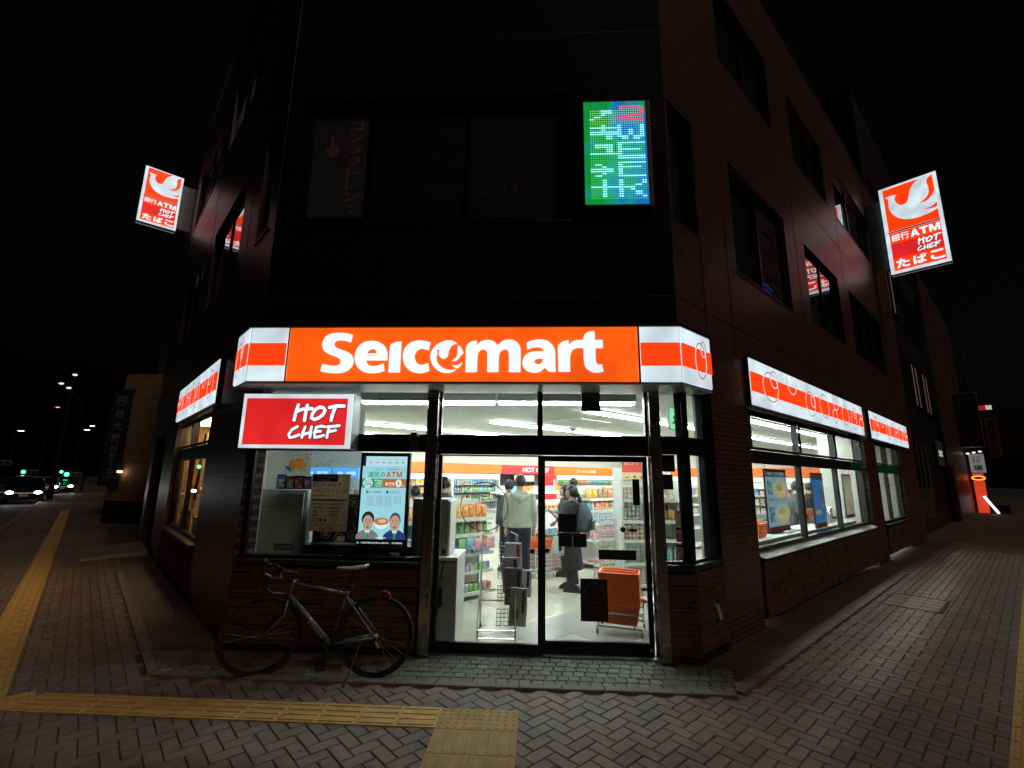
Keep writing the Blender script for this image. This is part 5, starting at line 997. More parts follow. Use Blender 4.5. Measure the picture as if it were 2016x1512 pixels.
for c in range(6): stext(('5(月)', '6(火)', '7(水)', '8(木)', '9(金)', '10(土)')[c], .14+.145*c, .22+.145*c, .918, .93, _M['screen_grey']); flat_shape('weather_icon', [ellipse(px0+(.18+.145*c)*pw, sz0+.893*(sz1-sz0), .022*pw, .008)], (E_('sun', (.7, .1, .1), .7) if c in (0, 1, 4) else _M['screen_grey']), sc, .004-.0008*4)
def bust(u, v, hair, coat, bald):
    z0_ = sz0+.10*(sz1-sz0); cx = px0+u*pw; e_sk = E_('skin', (.62, .40, .30), .9); k = 3
    flat_shape('portrait_coat', [smooth_loop([(cx-.13, z0_, 'c'), (cx-.12, z0_+.05), (cx-.05, z0_+.10), (cx, z0_+.105), (cx+.05, z0_+.10), (cx+.12, z0_+.05), (cx+.13, z0_, 'c')], 4)], coat, sc, .004-.0008*k); flat_shape('portrait_shirt', [[(cx-.035, z0_+.105), (cx+.035, z0_+.105), (cx, z0_+.03)]], e_wh, sc, .004-.0008*(k+1)); flat_shape('portrait_tie', [[(cx-.01, z0_+.075), (cx+.01, z0_+.075), (cx+.014, z0_), (cx-.014, z0_)]], e_gr, sc, .004-.0008*(k+2))
    flat_shape('portrait_hair', [ellipse(cx, z0_+.215 if not bald else z0_+.205, .072 if not bald else .064, .085 if not bald else .085)], hair, sc, .004-.0008*(k+1)); flat_shape('portrait_face', [ellipse(cx, z0_+.175, .058, .085)], e_sk, sc, .004-.0008*(k+2)); flat_shape('portrait_mouth', [ellipse(cx, z0_+.128, .015, .008)], E_('soft', (.16, .06, .05), .7), sc, .004-.0008*(k+3))
    for s_ in (-1, 1): flat_shape('portrait_eye', [ellipse(cx+s_*.022, z0_+.19, .008, .004)], E_('soft', (.16, .06, .05), .7), sc, .004-.0008*(k+3)); flat_shape('portrait_brow', [rect(cx+s_*.022-.014, cx+s_*.022+.014, z0_+.206, z0_+.2095)], E_('soft', (.16, .06, .05), .7), sc, .004-.0008*(k+3))
    bx('portrait_nose', sc, E_('nose', (.5, .28, .2), .8), cx-.006, cx+.006, .004-.0008*(k+3), .004-.0008*(k+2.6), z0_+.15, z0_+.175)
bust(.20, .2, E_('hair', (.035, .025, .025), .6), E_('coat_grey', (.30, .30, .34), .7), False); bust(.80, .2, E_('crop', (.12, .10, .10), .6), E_('coat_blue', (.03, .06, .28), .7), True)
bc = (px0+.5*pw, sz0+.27*(sz1-sz0)); flat_shape('bowl', [smooth_loop([(bc[0]-.095, bc[1]+.01), (bc[0]-.05, bc[1]-.055), (bc[0], bc[1]-.07), (bc[0]+.05, bc[1]-.055), (bc[0]+.095, bc[1]+.01), (bc[0], bc[1]+.03)], 4)], e_wh, sc, .004-.0008*4); flat_shape('bowl_food', [ellipse(bc[0], bc[1]+.012, .085, .042)], E_('food', (.70, .22, .08), .9), sc, .004-.0008*5); flat_shape('bowl_food', [ellipse(bc[0]+.01, bc[1]+.015, .045, .02)], E_('food2', (.85, .65, .45), .9), sc, .004-.0008*6)
stext('Seicomart', .40, .62, .108, .125, e_wh, .02, 7); stext('計。川崎の遺体は被害の20歳女性。【共同通信】', -.02, .98, .055, .072, e_wh, .01, 1)
bx('shelf_edge', sc, m_alu, px0+.12, px1-.05, -.02, .0, sz0-.06, sz0-.045); bx('paper_sign', sc, m_paper, px1-.13, px1-.03, -.01, -.008, sz0-.115, sz0-.03)
# tobacco displays, bowl poster and cable behind the copier
for i, (a, b, tx) in enumerate(((594, 650, 'glo pro'), (654, 706, 'glo HYPER'))):
    p0, p1 = at_y(a, 945, 7.4), at_y(b, 921, 7.4); t = thing('tobacco_display', ('blue lit tobacco display header ending in lower-case letters' if i == 0 else 'blue lit tobacco display header ending in capital letters')+' behind the copier', 'display', (0, 7.4, 0)); W_ = p1.x-p0.x
    bx('header', t, glow('display_blue', (.05, .35, .85), 1.0), p0.x, p1.x, 0, .04, 1.74, 1.90); letter(t, tx.split()[0], p0.x+W_*.18, p0.x+W_*.40, 1.78, 1.85, -.003, g_let, .01); letter(t, tx.split()[1], p0.x+W_*.55, p0.x+W_*.92, 1.785, 1.84, -.003, g_let, .01)
    bx('shelf', t, m_white, p0.x, p1.x, 0, .3, 1.40, 1.42); bx('back_panel', t, m_white, p0.x, p1.x, .3, .32, .6, 1.74); bx('lower_shelf', t, m_white, p0.x, p1.x, 0, .3, 1.12, 1.14); bx('cabinet', t, m_white, p0.x, p1.x, .02, .3, .0, .9)
    for r, z in enumerate((1.421, 1.141)):
        for k in range(5): product('food_carton', [1, 6, 9, 6, 5][k] if r == 0 else [5, 2, 6, 5, 8][k], (p0.x+W_*(k+.5)/5, 7.5, z), 0, (.07, .05, .13+.02*(k % 2)), '%s cigarette carton on the %s shelf under the blue display' % (PN[[1, 6, 9, 6, 5][k] if r == 0 else [5, 2, 6, 5, 8][k]], ('upper', 'lower')[r]), 'cartons under the blue displays')
bw = poster('bowl_poster', 'tall poster of noodle bowls on the wall behind the copier', 'poster', -3.35, -2.98, 1.72, 2.35, 6.15, M('poster_pale', (.62, .66, .66), .6)); MB().ball((-3.22, 6.147, 2.17), (.10, .004, .07), 14).build('bowl_picture', PK[5], bw); MB().ball((-3.17, 6.147, 1.92), (.12, .004, .085), 14).build('bowl_picture', PK[8], bw); MB().lathe([(.05, 0), (.05, .001)], (-3.3, 6.147, 1.85), 16, 'y').build('badge', PK[1], bw); bx('side_strip', bw, PK[4], -3.06, -2.985, 6.146, 6.1495, 2.0, 2.33)
cb2 = thing('loose_cable', 'thin black cable looping on top of the blue tobacco display', 'cable', (0, 7.5, 1.9)); q0 = at_y(640, 920, 7.5).x; MB().tube([(q0-.15, 0, .0), (q0-.08, 0, .09), (q0, 0, .03), (q0+.06, 0, .11), (q0+.16, 0, .12), (q0+.05, 0, .02), (q0+.1, 0, .0)], .004, 6).build('wire', m_black, cb2)
# ------------------------------------------------------------------ side-window counter and hanging posters
wc = thing('window_counter', 'long white counter standing along the inside of the side-street window', 'counter', oR, RZR); bx('top', wc, m_white, 2.0, 8.0, .24, .72, .90, .94, .006); bx('front', wc, m_grey, 2.02, 7.98, .26, .30, .02, .90); bx('orange_panel', wc, m_orange, 6.0, 7.6, .69, .715, .945, 1.22)
def hanging_poster(s0, s1, z0, z1, label, cols, texts):
    t = thing('hanging_poster', label, 'poster', oR, RZR, 'posters hung inside the side-street window'); y = .19
    MB().box(s0-.02, s1+.02, y, y+.02, z0-.02, z0).box(s0-.02, s1+.02, y, y+.02, z1, z1+.03).box(s0-.02, s0, y, y+.02, z0, z1).box(s1, s1+.02, y, y+.02, z0, z1).build('frame', m_black, t); bx('sheet', t, cols[0], s0, s1, y-.003, y-.0005, z0, z1); h = z1-z0; w_ = s1-s0
    bx('header', t, cols[1], s0, s1, y-.005, y-.0032, z1-h*.1, z1); bx('footer', t, m_orange, s0, s1, y-.005, y-.0032, z0, z0+h*.07)
    for (u, v, ru, rv, m) in cols[2]: flat_shape('picture', [ellipse(s0+u*w_, z0+v*h, ru*w_, rv*h)], m, t, y-.006)
    for (tx, u0, u1, v0, v1, m) in texts: letter(t, tx, s0+u0*w_, s0+u1*w_, z0+v0*h, z0+v1*h, y-.0075, m, .02)
    for x in (s0+.05, s1-.05): MB().tube([(x, y+.01, z1+.02), (x, y+.01, z1+.12)], .003, 4).build('cord', m_black, t)
    return t
pp = lambda n, c: M('backlit_print_'+n, c, .55, var=.08, emit=c, es=.55)  # shop light coming through the poster sheets is put in as emission of the print
p_bl, p_ye, p_gr, p_pk = pp('sky', (.35, .58, .70)), pp('noodle', (.62, .48, .20)), pp('leaf', (.10, .30, .12)), pp('pink', (.66, .40, .55))
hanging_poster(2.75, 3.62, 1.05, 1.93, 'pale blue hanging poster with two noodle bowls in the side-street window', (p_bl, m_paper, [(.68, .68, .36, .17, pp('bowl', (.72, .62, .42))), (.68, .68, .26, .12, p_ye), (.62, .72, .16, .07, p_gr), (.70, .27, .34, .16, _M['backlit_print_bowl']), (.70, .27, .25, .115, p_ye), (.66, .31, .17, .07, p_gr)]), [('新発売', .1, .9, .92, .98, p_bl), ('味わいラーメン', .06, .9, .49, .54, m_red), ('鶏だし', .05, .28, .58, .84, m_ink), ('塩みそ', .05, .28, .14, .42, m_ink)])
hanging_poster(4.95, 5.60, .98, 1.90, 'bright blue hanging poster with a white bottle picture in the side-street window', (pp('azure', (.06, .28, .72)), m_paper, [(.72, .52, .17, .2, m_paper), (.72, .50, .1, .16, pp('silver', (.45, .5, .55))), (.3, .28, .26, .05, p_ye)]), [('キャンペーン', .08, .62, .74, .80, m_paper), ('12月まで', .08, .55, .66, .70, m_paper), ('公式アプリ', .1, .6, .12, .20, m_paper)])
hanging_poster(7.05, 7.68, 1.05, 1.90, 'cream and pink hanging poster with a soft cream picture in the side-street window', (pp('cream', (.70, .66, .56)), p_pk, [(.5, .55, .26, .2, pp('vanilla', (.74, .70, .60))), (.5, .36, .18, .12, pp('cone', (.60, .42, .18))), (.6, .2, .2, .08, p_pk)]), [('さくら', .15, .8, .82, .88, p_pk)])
basket(tuple(ST(2.95, .50, .942)), RZR+.1, 'orange shopping basket standing on the side-window counter')
bgt = thing('tote_bag', 'dark blue tote bag slumped on the side-window counter beside the orange basket', 'bag', tuple(ST(3.75, .5, .942)), RZR); MB().rings([[(-a, -b, z), (0, -b*1.25, z), (a, -b, z), (a, b, z), (0, b*1.2, z), (-a, b, z)] for a, b, z in ((.2, .08, 0), (.24, .11, .06), (.23, .09, .15), (.19, .05, .22), (.17, .02, .25))]).build('body', M('blue_canvas', (.03, .06, .14), .8), bgt, smooth=True); MB().tube([(-.1, 0, .24), (-.06, .02, .36), (.06, .02, .36), (.1, 0, .24)], .01, 6).build('strap', m_paper, bgt)
dm_ = thing('counter_mat', 'dark flat tray lying on the side-window counter', 'tray', tuple(ST(4.2, .42, .942)), RZR); bx('plate', dm_, m_dgrey, -.35, .5, -.1, .1, 0, .012, .004)
kt = thing('coffee_pot_rack', 'chrome kettle rack at the far end of the side-window counter', 'kettle', tuple(ST(7.3, .55, .942)), RZR); MB().lathe([(.09, 0), (.11, .05), (.10, .18), (.05, .24), (.05, .27), (.01, .29)], (0, 0, 0), 18).build('pot', m_chrome, kt, smooth=True); MB().tube([(.09, 0, .2), (.16, 0, .17), (.15, 0, .08), (.1, 0, .05)], .009, 6).build('handle', m_black, kt); MB().tube([(-.3, -.1, 0), (-.3, -.1, .3), (-.3, .15, .3), (-.3, .15, 0)], .009, 6).build('rail', m_chrome, kt)
for i in range(4): t = thing('white_stand', 'white curved wire stand on the side-window counter', 'stand', tuple(ST(6.35+i*.14, .5, .942)), RZR, 'white wire stands on the window counter'); MB().tube([(0, -.1, 0), (0, -.1, .18), (.02, -.03, .26), (.04, .06, .2), (.05, .1, 0)], .012, 6).build('arm', m_wire, t)
rs_ = thing('register_shelf', 'white wall shelf of small goods behind the register on the end wall', 'shelf', tuple(ST(10.2, 0)), RZR)
bx('back_panel', rs_, m_white, .3, .33, 2.2, 6.0, .0, 1.7)
for z in (.8, 1.05, 1.3, 1.52): bx('shelf', rs_, m_white, -.05, .3, 2.2, 6.0, z, z+.02)
for z in (.821, 1.071, 1.321):
    for k in range(22): c = random.choice([6, 6, 4, 1, 5]); product('food_carton', c, tuple(ST(10.3, 2.3+k*.168, z)), RZR+PI/2, (.12, .1, .15+random.uniform(-.02, .03)), '%s carton on the wall shelf behind the register' % PN[c], 'cartons behind the register')
rd = thing('red_banner', 'red upright promotional panel standing near the register', 'banner', tuple(ST(8.9, 1.9)), RZR); bx('panel', rd, glow('lit_red_panel', (.8, .03, .03), .5), 0, .04, 0, .45, 1.35, 1.85); bx('panel_lower', rd, M('red_panel', (.6, .04, .04), .4), 0, .04, .05, .30, .9, 1.34); bx('base', rd, m_dgrey, -.1, .14, .05, .4, .02, .899)
# notices on the door glass, seen from their dark backs
m_back = M('sticker_back', (.010, .007, .008), .6); YD = Y0+.105
def sticker(label, x0, x1, z0, z1, disc=False):
    t = thing('door_sticker', label, 'sticker', (0, YD, 0)); bx('sheet', t, m_back, x0, x1, .026, .029, z0, z1)
    if disc: cx, cz = (x0+x1)/2, z0+(z1-z0)*.66; r = (x1-x0)*.36; flat_shape('circle_print', [ellipse(cx, cz, r, r), ellipse(cx, cz, r*.94, r*.94)], m_dgrey, t, .0252)
    return t
sticker('tall black poster back with a faint circle low on the right door', .49, .775, .325, .745, True); sticker('large square black notice on the right door over the woman', .262, .455, 1.215, 1.405); sticker('left small square black notice on the right door', .262, .405, 1.065, 1.205); sticker('right small square black notice on the right door', .42, .565, 1.060, 1.20)
t = sticker('wide black strip notice with four faint round marks on the right door', .69, 1.085, .94, 1.04)
for i in range(4): MB().lathe([(.025, 0), (.025, .001)], (.74+i*.1, .0248, .99), 14, 'y').build('round_mark', M('faint_mark', (.022, .016, .017), .7), t)
sticker('upright black strip notice beside the handle of the right door', 1.075, 1.15, 1.51, 1.785)
for lab, (x, z, rx, rz_) in (('round black warning sticker on the right door', (.955, 1.25, .028, .028)), ('long rounded black sticker beside the warning disc on the right door', (1.06, 1.245, .052, .016))): t = thing('door_sticker', lab, 'sticker', (0, YD, 0)); flat_shape('disc', [ellipse(x, z, rx, rz_)], m_back, t, .026, .001)
ts = thing('sensor_hood', 'dark grey rectangular door sensor cover in the transom window', 'sensor', (0, Y0+.09, 0)); bx('cover', ts, m_dgrey, .53, .74, 0, .03, 2.53, 2.742)
hd = thing('hours_decal', 'thin dark circle decal with opening hours 6:00 to 1:00 on the left door', 'decal', (0, Y0+.066, 0)); m_dec = M('grey_decal', (.055, .06, .062), .6, var=0)
flat_shape('circle', [ellipse(-.545, 1.475, .262, .262, 60), ellipse(-.545, 1.475, .253, .253, 60)], m_dec, hd, 0); letter(hd, '6:00', -.745, -.60, 1.555, 1.605, 0, m_dec, .02); letter(hd, '1:00', -.50, -.365, 1.555, 1.605, 0, m_dec, .02); letter(hd, '~', -.585, -.52, 1.57, 1.59, 0, m_dec, .01); letter(hd, '年中無休', -.64, -.46, 1.285, 1.315, 0, m_dec, .01)
wd_ = thing('window_decal', 'white round shop decal on the narrow window right of the doors', 'decal', (0, Y0+.064, 0)); flat_shape('circle', [ellipse(1.44, 1.50, .075, .17, 40), ellipse(1.44, 1.50, .068, .163, 40)], m_paper, wd_, 0); letter(wd_, '6:00-1:00', 1.385, 1.50, 1.55, 1.58, 0, m_paper, .02); letter(wd_, 'セイコーマート', 1.385, 1.50, 1.41, 1.44, 0, m_paper, .02); letter(wd_, '北店', 1.41, 1.47, 1.365, 1.40, 0, m_red, .02); flat_shape('leaf_mark', [rect(1.40, 1.43, 1.46, 1.52)], m_green, wd_, 0)
for lab, a, b, c, d in (('dark menu sheet high on the narrow right window', 1.372, 1.53, 1.87, 2.05), ('dark square sheet under the menu on the narrow right window', 1.372, 1.50, 1.68, 1.84)): t = thing('window_sheet', lab, 'sheet', (0, Y0+.080, 0)); bx('sheet', t, m_back, a, b, 0, .002, c, d)
for i, (lab, a, b, c, d, m) in enumerate((('orange edged notice low on the narrow right window', 1.50, 1.56, 1.30, 1.46, m_paper), ('pink printed notice on the narrow right window', 1.50, 1.575, 1.14, 1.29, PK[4]), ('black and white photo sheet at the foot of the narrow right window', 1.49, 1.59, .96, 1.12, PK[6]))): t = thing('window_notice', lab, 'notice', (0, Y0+.080, 0)); bx('sheet', t, m, a, b, 0, .002, c, d); bx('headline', t, m_orange if i == 0 else m_ink, a+.005, b-.005, -.001, -.0001, d-.03, d-.005)
sm = thing('small_alarm', 'small dark red alarm lamp housing below the transom of the left window', 'alarm', (-1.33, Y0-.02, 2.06)); bx('housing', sm, M('dark_plum_plastic', (.05, .012, .02), .4), -.045, .045, -.06, .045, 0, .17, .01); bx('cap', sm, m_black, -.035, .035, -.05, .03, .17, .20)
# ------------------------------------------------------------------ people
def remesh(mb, vox, smooth=2):
    me0 = bpy.data.meshes.new('tmp'); me0.from_pydata(mb.v, [], mb.f); o = bpy.data.objects.new('tmp', me0)
    r = o.modifiers.new('r', 'REMESH'); r.mode = 'VOXEL'; r.voxel_size = vox; r.use_smooth_shade = True
    if smooth: s = o.modifiers.new('s', 'SMOOTH'); s.iterations = smooth; s.factor = .5
    me = bake(o); bpy.data.meshes.remove(me0); return me
def oval(z, rx, ry, y=0.0, x=0.0, n=14): return [(x+rx*math.cos(2*PI*i/n), y+ry*math.sin(2*PI*i/n), z) for i in range(n)]
def lerp(a, b, t): return tuple(p+(q-p)*t for p, q in zip(a, b))
m_skin = M('skin', (.56, .34, .25), .5, var=.08, scale=20); m_hair = M('black_hair', (.012, .010, .010), .42, var=.2, scale=80, bump=.3, bscale=200)
_cloth = lambda n, c: M('cloth_'+n, c, .85, var=.14, scale=14, bump=.35, bscale=35)
def person(label, loc, rz, H=1.7, top='grey', topc=(.2, .2, .2), botc=(.02, .025, .04), sleeve=1.0, arms=None, stride=.0, hood=False, jacket=0.0, hair='short', skirt=False, head_turn=0.0, lean=0.0, wide=1.0, shoe=(.012, .012, .013), cap=False):
    t = thing('person', label, 'person', loc, rz); k = H/1.75; t.scale = (k, k, k)
    L = lambda z: -lean*max(0, z-.95)          # forward lean of the upper body
    A = arms or {-1: [(-.20, .0, 1.40), (-.245, .03, 1.12), (-.235, -.04, .88)], 1: [(.20, .0, 1.40), (.245, .03, 1.12), (.235, -.04, .88)]}
    A = {s: [(x, y+L(z), z) for x, y, z in v] for s, v in A.items()}
    leg = {s: [(s*.085, 0, .93), (s*.095, -.02+s*stride*.4, .50), (s*.10, s*stride, .09)] for s in (-1, 1)}
    hy = L(1.63)-.01; c, sn = math.cos(head_turn), math.sin(head_turn)
    def HP(x, y, z): return (x*c-y*sn, hy+x*sn+y*c, z)
    b = MB()
    b.rings([oval(.86, .14, .10), oval(.95, .165, .115), oval(1.08, .135, .095, L(1.08)), oval(1.22, .155, .105, L(1.22)), oval(1.34, .175, .11, L(1.34)), oval(1.42, .15, .085, L(1.42)), oval(1.46, .07, .065, L(1.46)), oval(1.56, .055, .058, L(1.56))])
    b.ball(HP(0, 0, 1.638), (.082, .098, .118), 16, 11); b.ball(HP(0, -.035, 1.575), (.052, .055, .045), 12, 8); b.ball(HP(0, -.098, 1.63), (.013, .016, .022), 8, 6)
    for s in (-1, 1): b.ball(HP(s*.077, .01, 1.635), (.010, .020, .030), 8, 6)
    for s in (-1, 1):
        p0, p1, p2 = A[s]; b.ball(p0, .055, 10, 7); b.tube([p0, lerp(p0, p1, .5), p1], [.050, .045, .038], 10); b.ball(p1, .038, 8, 6); b.tube([p1, lerp(p1, p2, .4), p2], [.038, .036, .024], 10)
        d = (Vector(p2)-Vector(p1)).normalized(); side = Vector((0, -1, 0)) if abs(d.y) < .8 else Vector((0, 0, 1)); side = (side-d*side.dot(d)).normalized(); nr_ = d.cross(side); w0 = Vector(p2)
        b.tube([w0, w0+d*.04, w0+d*.085], [.024, .034, .036], 10); b.ball(tuple(w0+d*.085), .033, 8, 6)
        for f, (o_, ln_) in enumerate(((-.027, .062), (-.009, .074), (.009, .070), (.026, .054))):
            q = w0+d*.085+side*o_; cu = nr_*(-s)*.02; b.tube([q, q+d*ln_*.55+cu*.3, q+d*ln_+cu], [.0095, .009, .0075], 6)
        q = w0+d*.03-side*.028; b.tube([q, q+d*.035-side*.022, q+d*.065-side*.024], [.011, .010, .008], 6)
        a0, a1, a2 = leg[s]; b.tube([a0, lerp(a0, a1, .5), a1], [.088, .072, .055], 12); b.ball(a1, .055, 10, 7); b.tube([a1, lerp(a1, a2, .35), a2], [.055, .055, .036], 12)
        b.tube([(a2[0], a2[1]+.05, .045), (a2[0], a2[1]-.05, .05), (a2[0], a2[1]-.15, .03)], [.036, .04, .028], 8)
    me = remesh(b, .0105, 2); me.materials.append(m_skin); put('body', me, t)
    # clothes
    mt = _cloth(top, topc); m = MB(); e = .028+jacket*.02; hem = .90-jacket*.10
    m.rings([oval(hem, (.165+e)*wide, .115+e), oval(1.0, (.165+e)*wide, .115+e, L(1.0)), oval(1.10, .155+e, .108+e, L(1.1)), oval(1.24, .165+e, .112+e, L(1.24)), oval(1.36, .18+e*.8, .112+e*.8, L(1.36)), oval(1.43, .15+e*.6, .085+e*.6, L(1.43)), oval(1.475, .082+e*.5, .078+e*.5, L(1.475)), oval(1.505, .066+e*.4, .066+e*.4, L(1.505))])
    for s in (-1, 1):
        p0, p1, p2 = A[s]; m.ball(p0, .068, 10, 7)
        if sleeve >= 1: m.tube([p0, lerp(p0, p1, .5), p1], [.070, .064, .058], 10); m.ball(p1, .057, 8, 6); m.tube([p1, lerp(p1, p2, .5), lerp(p1, p2, .92)], [.057, .055, .044], 10)
        else: m.tube([p0, lerp(p0, p1, .5), lerp(p0, p1, .8)], [.068, .066, .064], 10)
    if hood: m.tube([(-.10, L(1.44)+.00, 1.455), (-.105, L(1.44)+.09, 1.43), (0, L(1.44)+.145, 1.37), (.105, L(1.44)+.09, 1.43), (.10, L(1.44)+.0, 1.455)], [.045, .055, .065, .055, .045], 8)
    me = remesh(m, .015, 2); me.materials.append(mt); put('hooded_sweater' if hood else ('jacket' if jacket else 'shirt'), me, t)
    m = MB(); mb_ = _cloth('bottom_%d%d%d' % tuple(int(x*999) for x in botc), botc)
    if skirt:
        m.rings([oval(1.0, .158, .112), oval(.9, .185, .135), oval(.6, .20, .16), oval(.36, .215, .18)])
        for s in (-1, 1): m.tube([leg[s][0], leg[s][1], lerp(leg[s][1], leg[s][2], .9)], [.09, .085, .080], 10)
    else:
        m.rings([oval(.80, .16, .125), oval(.92, .188, .135), oval(1.02, .168, .12)])
        for s in (-1, 1): m.tube([leg[s][0], lerp(leg[s][0], leg[s][1], .5), leg[s][1], lerp(leg[s][1], leg[s][2], .5), lerp(leg[s][1], leg[s][2], .95)], [.110, .098, .084, .078, .072], 12)
    me = remesh(m, .015, 2); me.materials.append(mb_); put('trousers', me, t)
    for s in (-1, 1):
        a = leg[s][2]; m = MB(); m.rings([[(a[0]+x*w_, a[1]+y, z) for x, y in ((-1, .075), (-.9, .10), (.9, .10), (1, .075), (1.05, -.06), (.8, -.19), (.3, -.215), (-.3, -.215), (-.8, -.19), (-1.05, -.06))] for w_, z in ((.046, .0), (.050, .02))]); m.rings([[(a[0]+x*.044*f, a[1]+y*g+.0, z) for x, y in ((-1, .07), (-.9, .095), (.9, .095), (1, .07), (1.05, -.06), (.8, -.18), (.3, -.205), (-.3, -.205), (-.8, -.18), (-1.05, -.06))] for f, g, z in ((1, 1, .018), (1, .98, .05), (.9, .75, .085), (.8, .5, .12))]); me = remesh(m, .010, 1); me.materials.append(M('shoe_%d' % int(shoe[0]*1000), shoe, .55)); put('shoe', me, t)
    m = MB(); m.ball(HP(0, .018, 1.662), (.099, .110, .118), 16, 11)
    if hair == 'pony': m.ball(HP(0, .12, 1.60), (.045, .04, .05), 10, 7); m.tube([HP(0, .12, 1.60), HP(.0, .15, 1.53), HP(0, .14, 1.44), HP(0, .125, 1.38)], [.03, .038, .03, .012], 8)
    if hair == 'long': m.rings([oval(1.64, .09, .085, hy+.03), oval(1.52, .098, .07, hy+.05), oval(1.38, .10, .05, hy+.07)])
    me = remesh(m, .011, 2)
    for v in me.vertices:        # clear the face: pull the front lower hair back inside the head
        x, y, z = v.co.x*c+(v.co.y-hy)*sn, -v.co.x*sn+(v.co.y-hy)*c, v.co.z
        if y < -.02 and z < 1.685:
            ny = -.02+(y+.02)*.15; v.co.x, v.co.y = x*.8*c-ny*sn, hy+x*.8*sn+ny*c
        elif hair == 'short' and z < 1.575: v.co.x *= .80; v.co.y = hy+(v.co.y-hy)*.80; v.co.z += .012
    me.materials.append(m_hair if not cap else M('charcoal_cap', (.03, .03, .035), .8)); put('cap' if cap else 'hair', me, t)
    for s in (-1, 1): MB().ball(HP(s*.030, -.083, 1.652), (.011, .006, .006), 8, 6).build('eye', m_ink, t)
    MB().ball(HP(0, -.089, 1.578), (.022, .006, .005), 8, 6).build('mouth', M('lips', (.40, .14, .12), .5), t)
    return t
FZ = .019
p1 = person('man in pale grey hooded sweater and navy trousers standing back to the door', (-.245, 8.30, FZ), PI+.05, 1.79, 'sage_hoodie', (.40, .42, .35), (.010, .016, .034), hood=True, wide=1.08, stride=.04)
arm2 = {-1: [(-.17, 0, 1.39), (-.20, -.02, 1.15), (-.16, -.20, 1.02)], 1: [(.17, 0, 1.39), (.20, -.03, 1.14), (.10, -.22, 1.22)]}
w2z = math.radians(253)
p2 = person('woman in a black shirt and long dark skirt carrying a grey backpack', (.62, 7.92, FZ), w2z, 1.63, 'black_tee', (.014, .014, .016), (.016, .018, .020), sleeve=.5, arms=arm2, hair='pony', skirt=True, stride=.06)
bp2 = thing('backpack', 'slate grey backpack worn by the woman in black', 'backpack', (.62-.20*math.cos(w2z-PI/2), 7.92-.20*math.sin(w2z-PI/2), .93), w2z)
m_bag = _cloth('slate', (.055, .075, .09)); me = remesh(MB().rings([oval(0, .13, .07), oval(.06, .17, .11), oval(.22, .18, .13, .015), oval(.36, .15, .10), oval(.44, .09, .06, -.01), oval(.46, .03, .02, -.01)]), .014, 3); me.materials.append(m_bag); put('pack', me, bp2)
MB().rings([[(-.12, .12, .04), (.12, .12, .04), (.12, .14, .04), (-.12, .14, .04)], [(-.12, .15, .18), (.12, .15, .18), (.12, .165, .18), (-.12, .165, .18)]]).build('front_pocket', m_bag, bp2)
for x in (-.1, .1): MB().tube([(x, -.05, .43), (x*1.25, -.16, .50), (x*1.35, -.31, .42), (x*1.3, -.30, .25), (x*1.2, -.06, .05)], .016, 6).build('strap', m_bag, bp2)
cb3 = thing('carrier_bag', 'white plastic carrier bag hanging from the woman\'s hand', 'bag', tuple(Vector((.40, 7.86, .56))), .3); me = remesh(MB().rings([oval(0, .10, .05), oval(.05, .13, .07), oval(.2, .12, .05), oval(.30, .10, .03)]), .012, 2); me.materials.append(M('white_plastic_film', (.62, .64, .62), .35)); put('body', me, cb3); bx('print', cb3, m_ink, -.03, .02, -.071, -.068, .08, .15)
for x in (-.06, .06): MB().tube([(x, 0, .29), (x*.7, 0, .40), (0, 0, .44)], .008, 6).build('handle', _M['white_plastic_film'], cb3)
person('dark haired woman in a charcoal jacket standing beyond the woman with the backpack', (.58, 9.05, FZ), math.radians(262), 1.62, 'charcoal', (.045, .05, .055), (.02, .02, .025), hair='long', jacket=.6, arms=arm2)
person('young man with a black bowl haircut looking down behind the near gondola', (-1.55, 8.05, FZ), math.radians(250), 1.74, 'navy_shirt', (.03, .035, .06))
person('short dark haired shopper behind the near gondola seen past the left post', (-1.99, 7.86, FZ), math.radians(200), 1.60, 'black_top', (.03, .03, .03))
person('shopper in a charcoal cap partly hidden by the hooded man', (-.50, 9.35, FZ), math.radians(215), 1.70, 'grey_jacket', (.07, .075, .08), cap=True, jacket=.5)
person('shopper whose dark hair shows over the far gondola', (.93, 11.3, FZ), math.radians(200), 1.75, 'black_coat', (.02, .02, .02))
q1 = on_plane(1552, 1000, (1, -1, 0), XR-Y0-1.0/Q); person('man in a grey suit jacket bending over the counter at the side-street window', (q1.x, q1.y, FZ), math.radians(75), 1.74, 'grey_suit', (.075, .078, .072), (.04, .04, .04), jacket=1.0, lean=.30, wide=1.1, arms={-1: [(-.20, 0, 1.40), (-.26, -.08, 1.14), (-.16, -.28, 1.05)], 1: [(.20, 0, 1.40), (.26, -.08, 1.14), (.16, -.28, 1.05)]})
q2 = on_plane(1598, 1000, (1, -1, 0), XR-Y0-1.25/Q); person('person in a black coat next to the man in the grey suit jacket', (q2.x, q2.y, FZ), math.radians(160), 1.70, 'black_wool', (.012, .012, .013), (.015, .015, .018), jacket=1.0)
q3 = on_plane(1648, 1000, (1, -1, 0), XR-Y0-1.6/Q); person('clerk in dark clothes standing further along behind the side-street window', (q3.x, q3.y, FZ), math.radians(200), 1.66, 'dark_uniform', (.03, .028, .03), (.02, .02, .02))
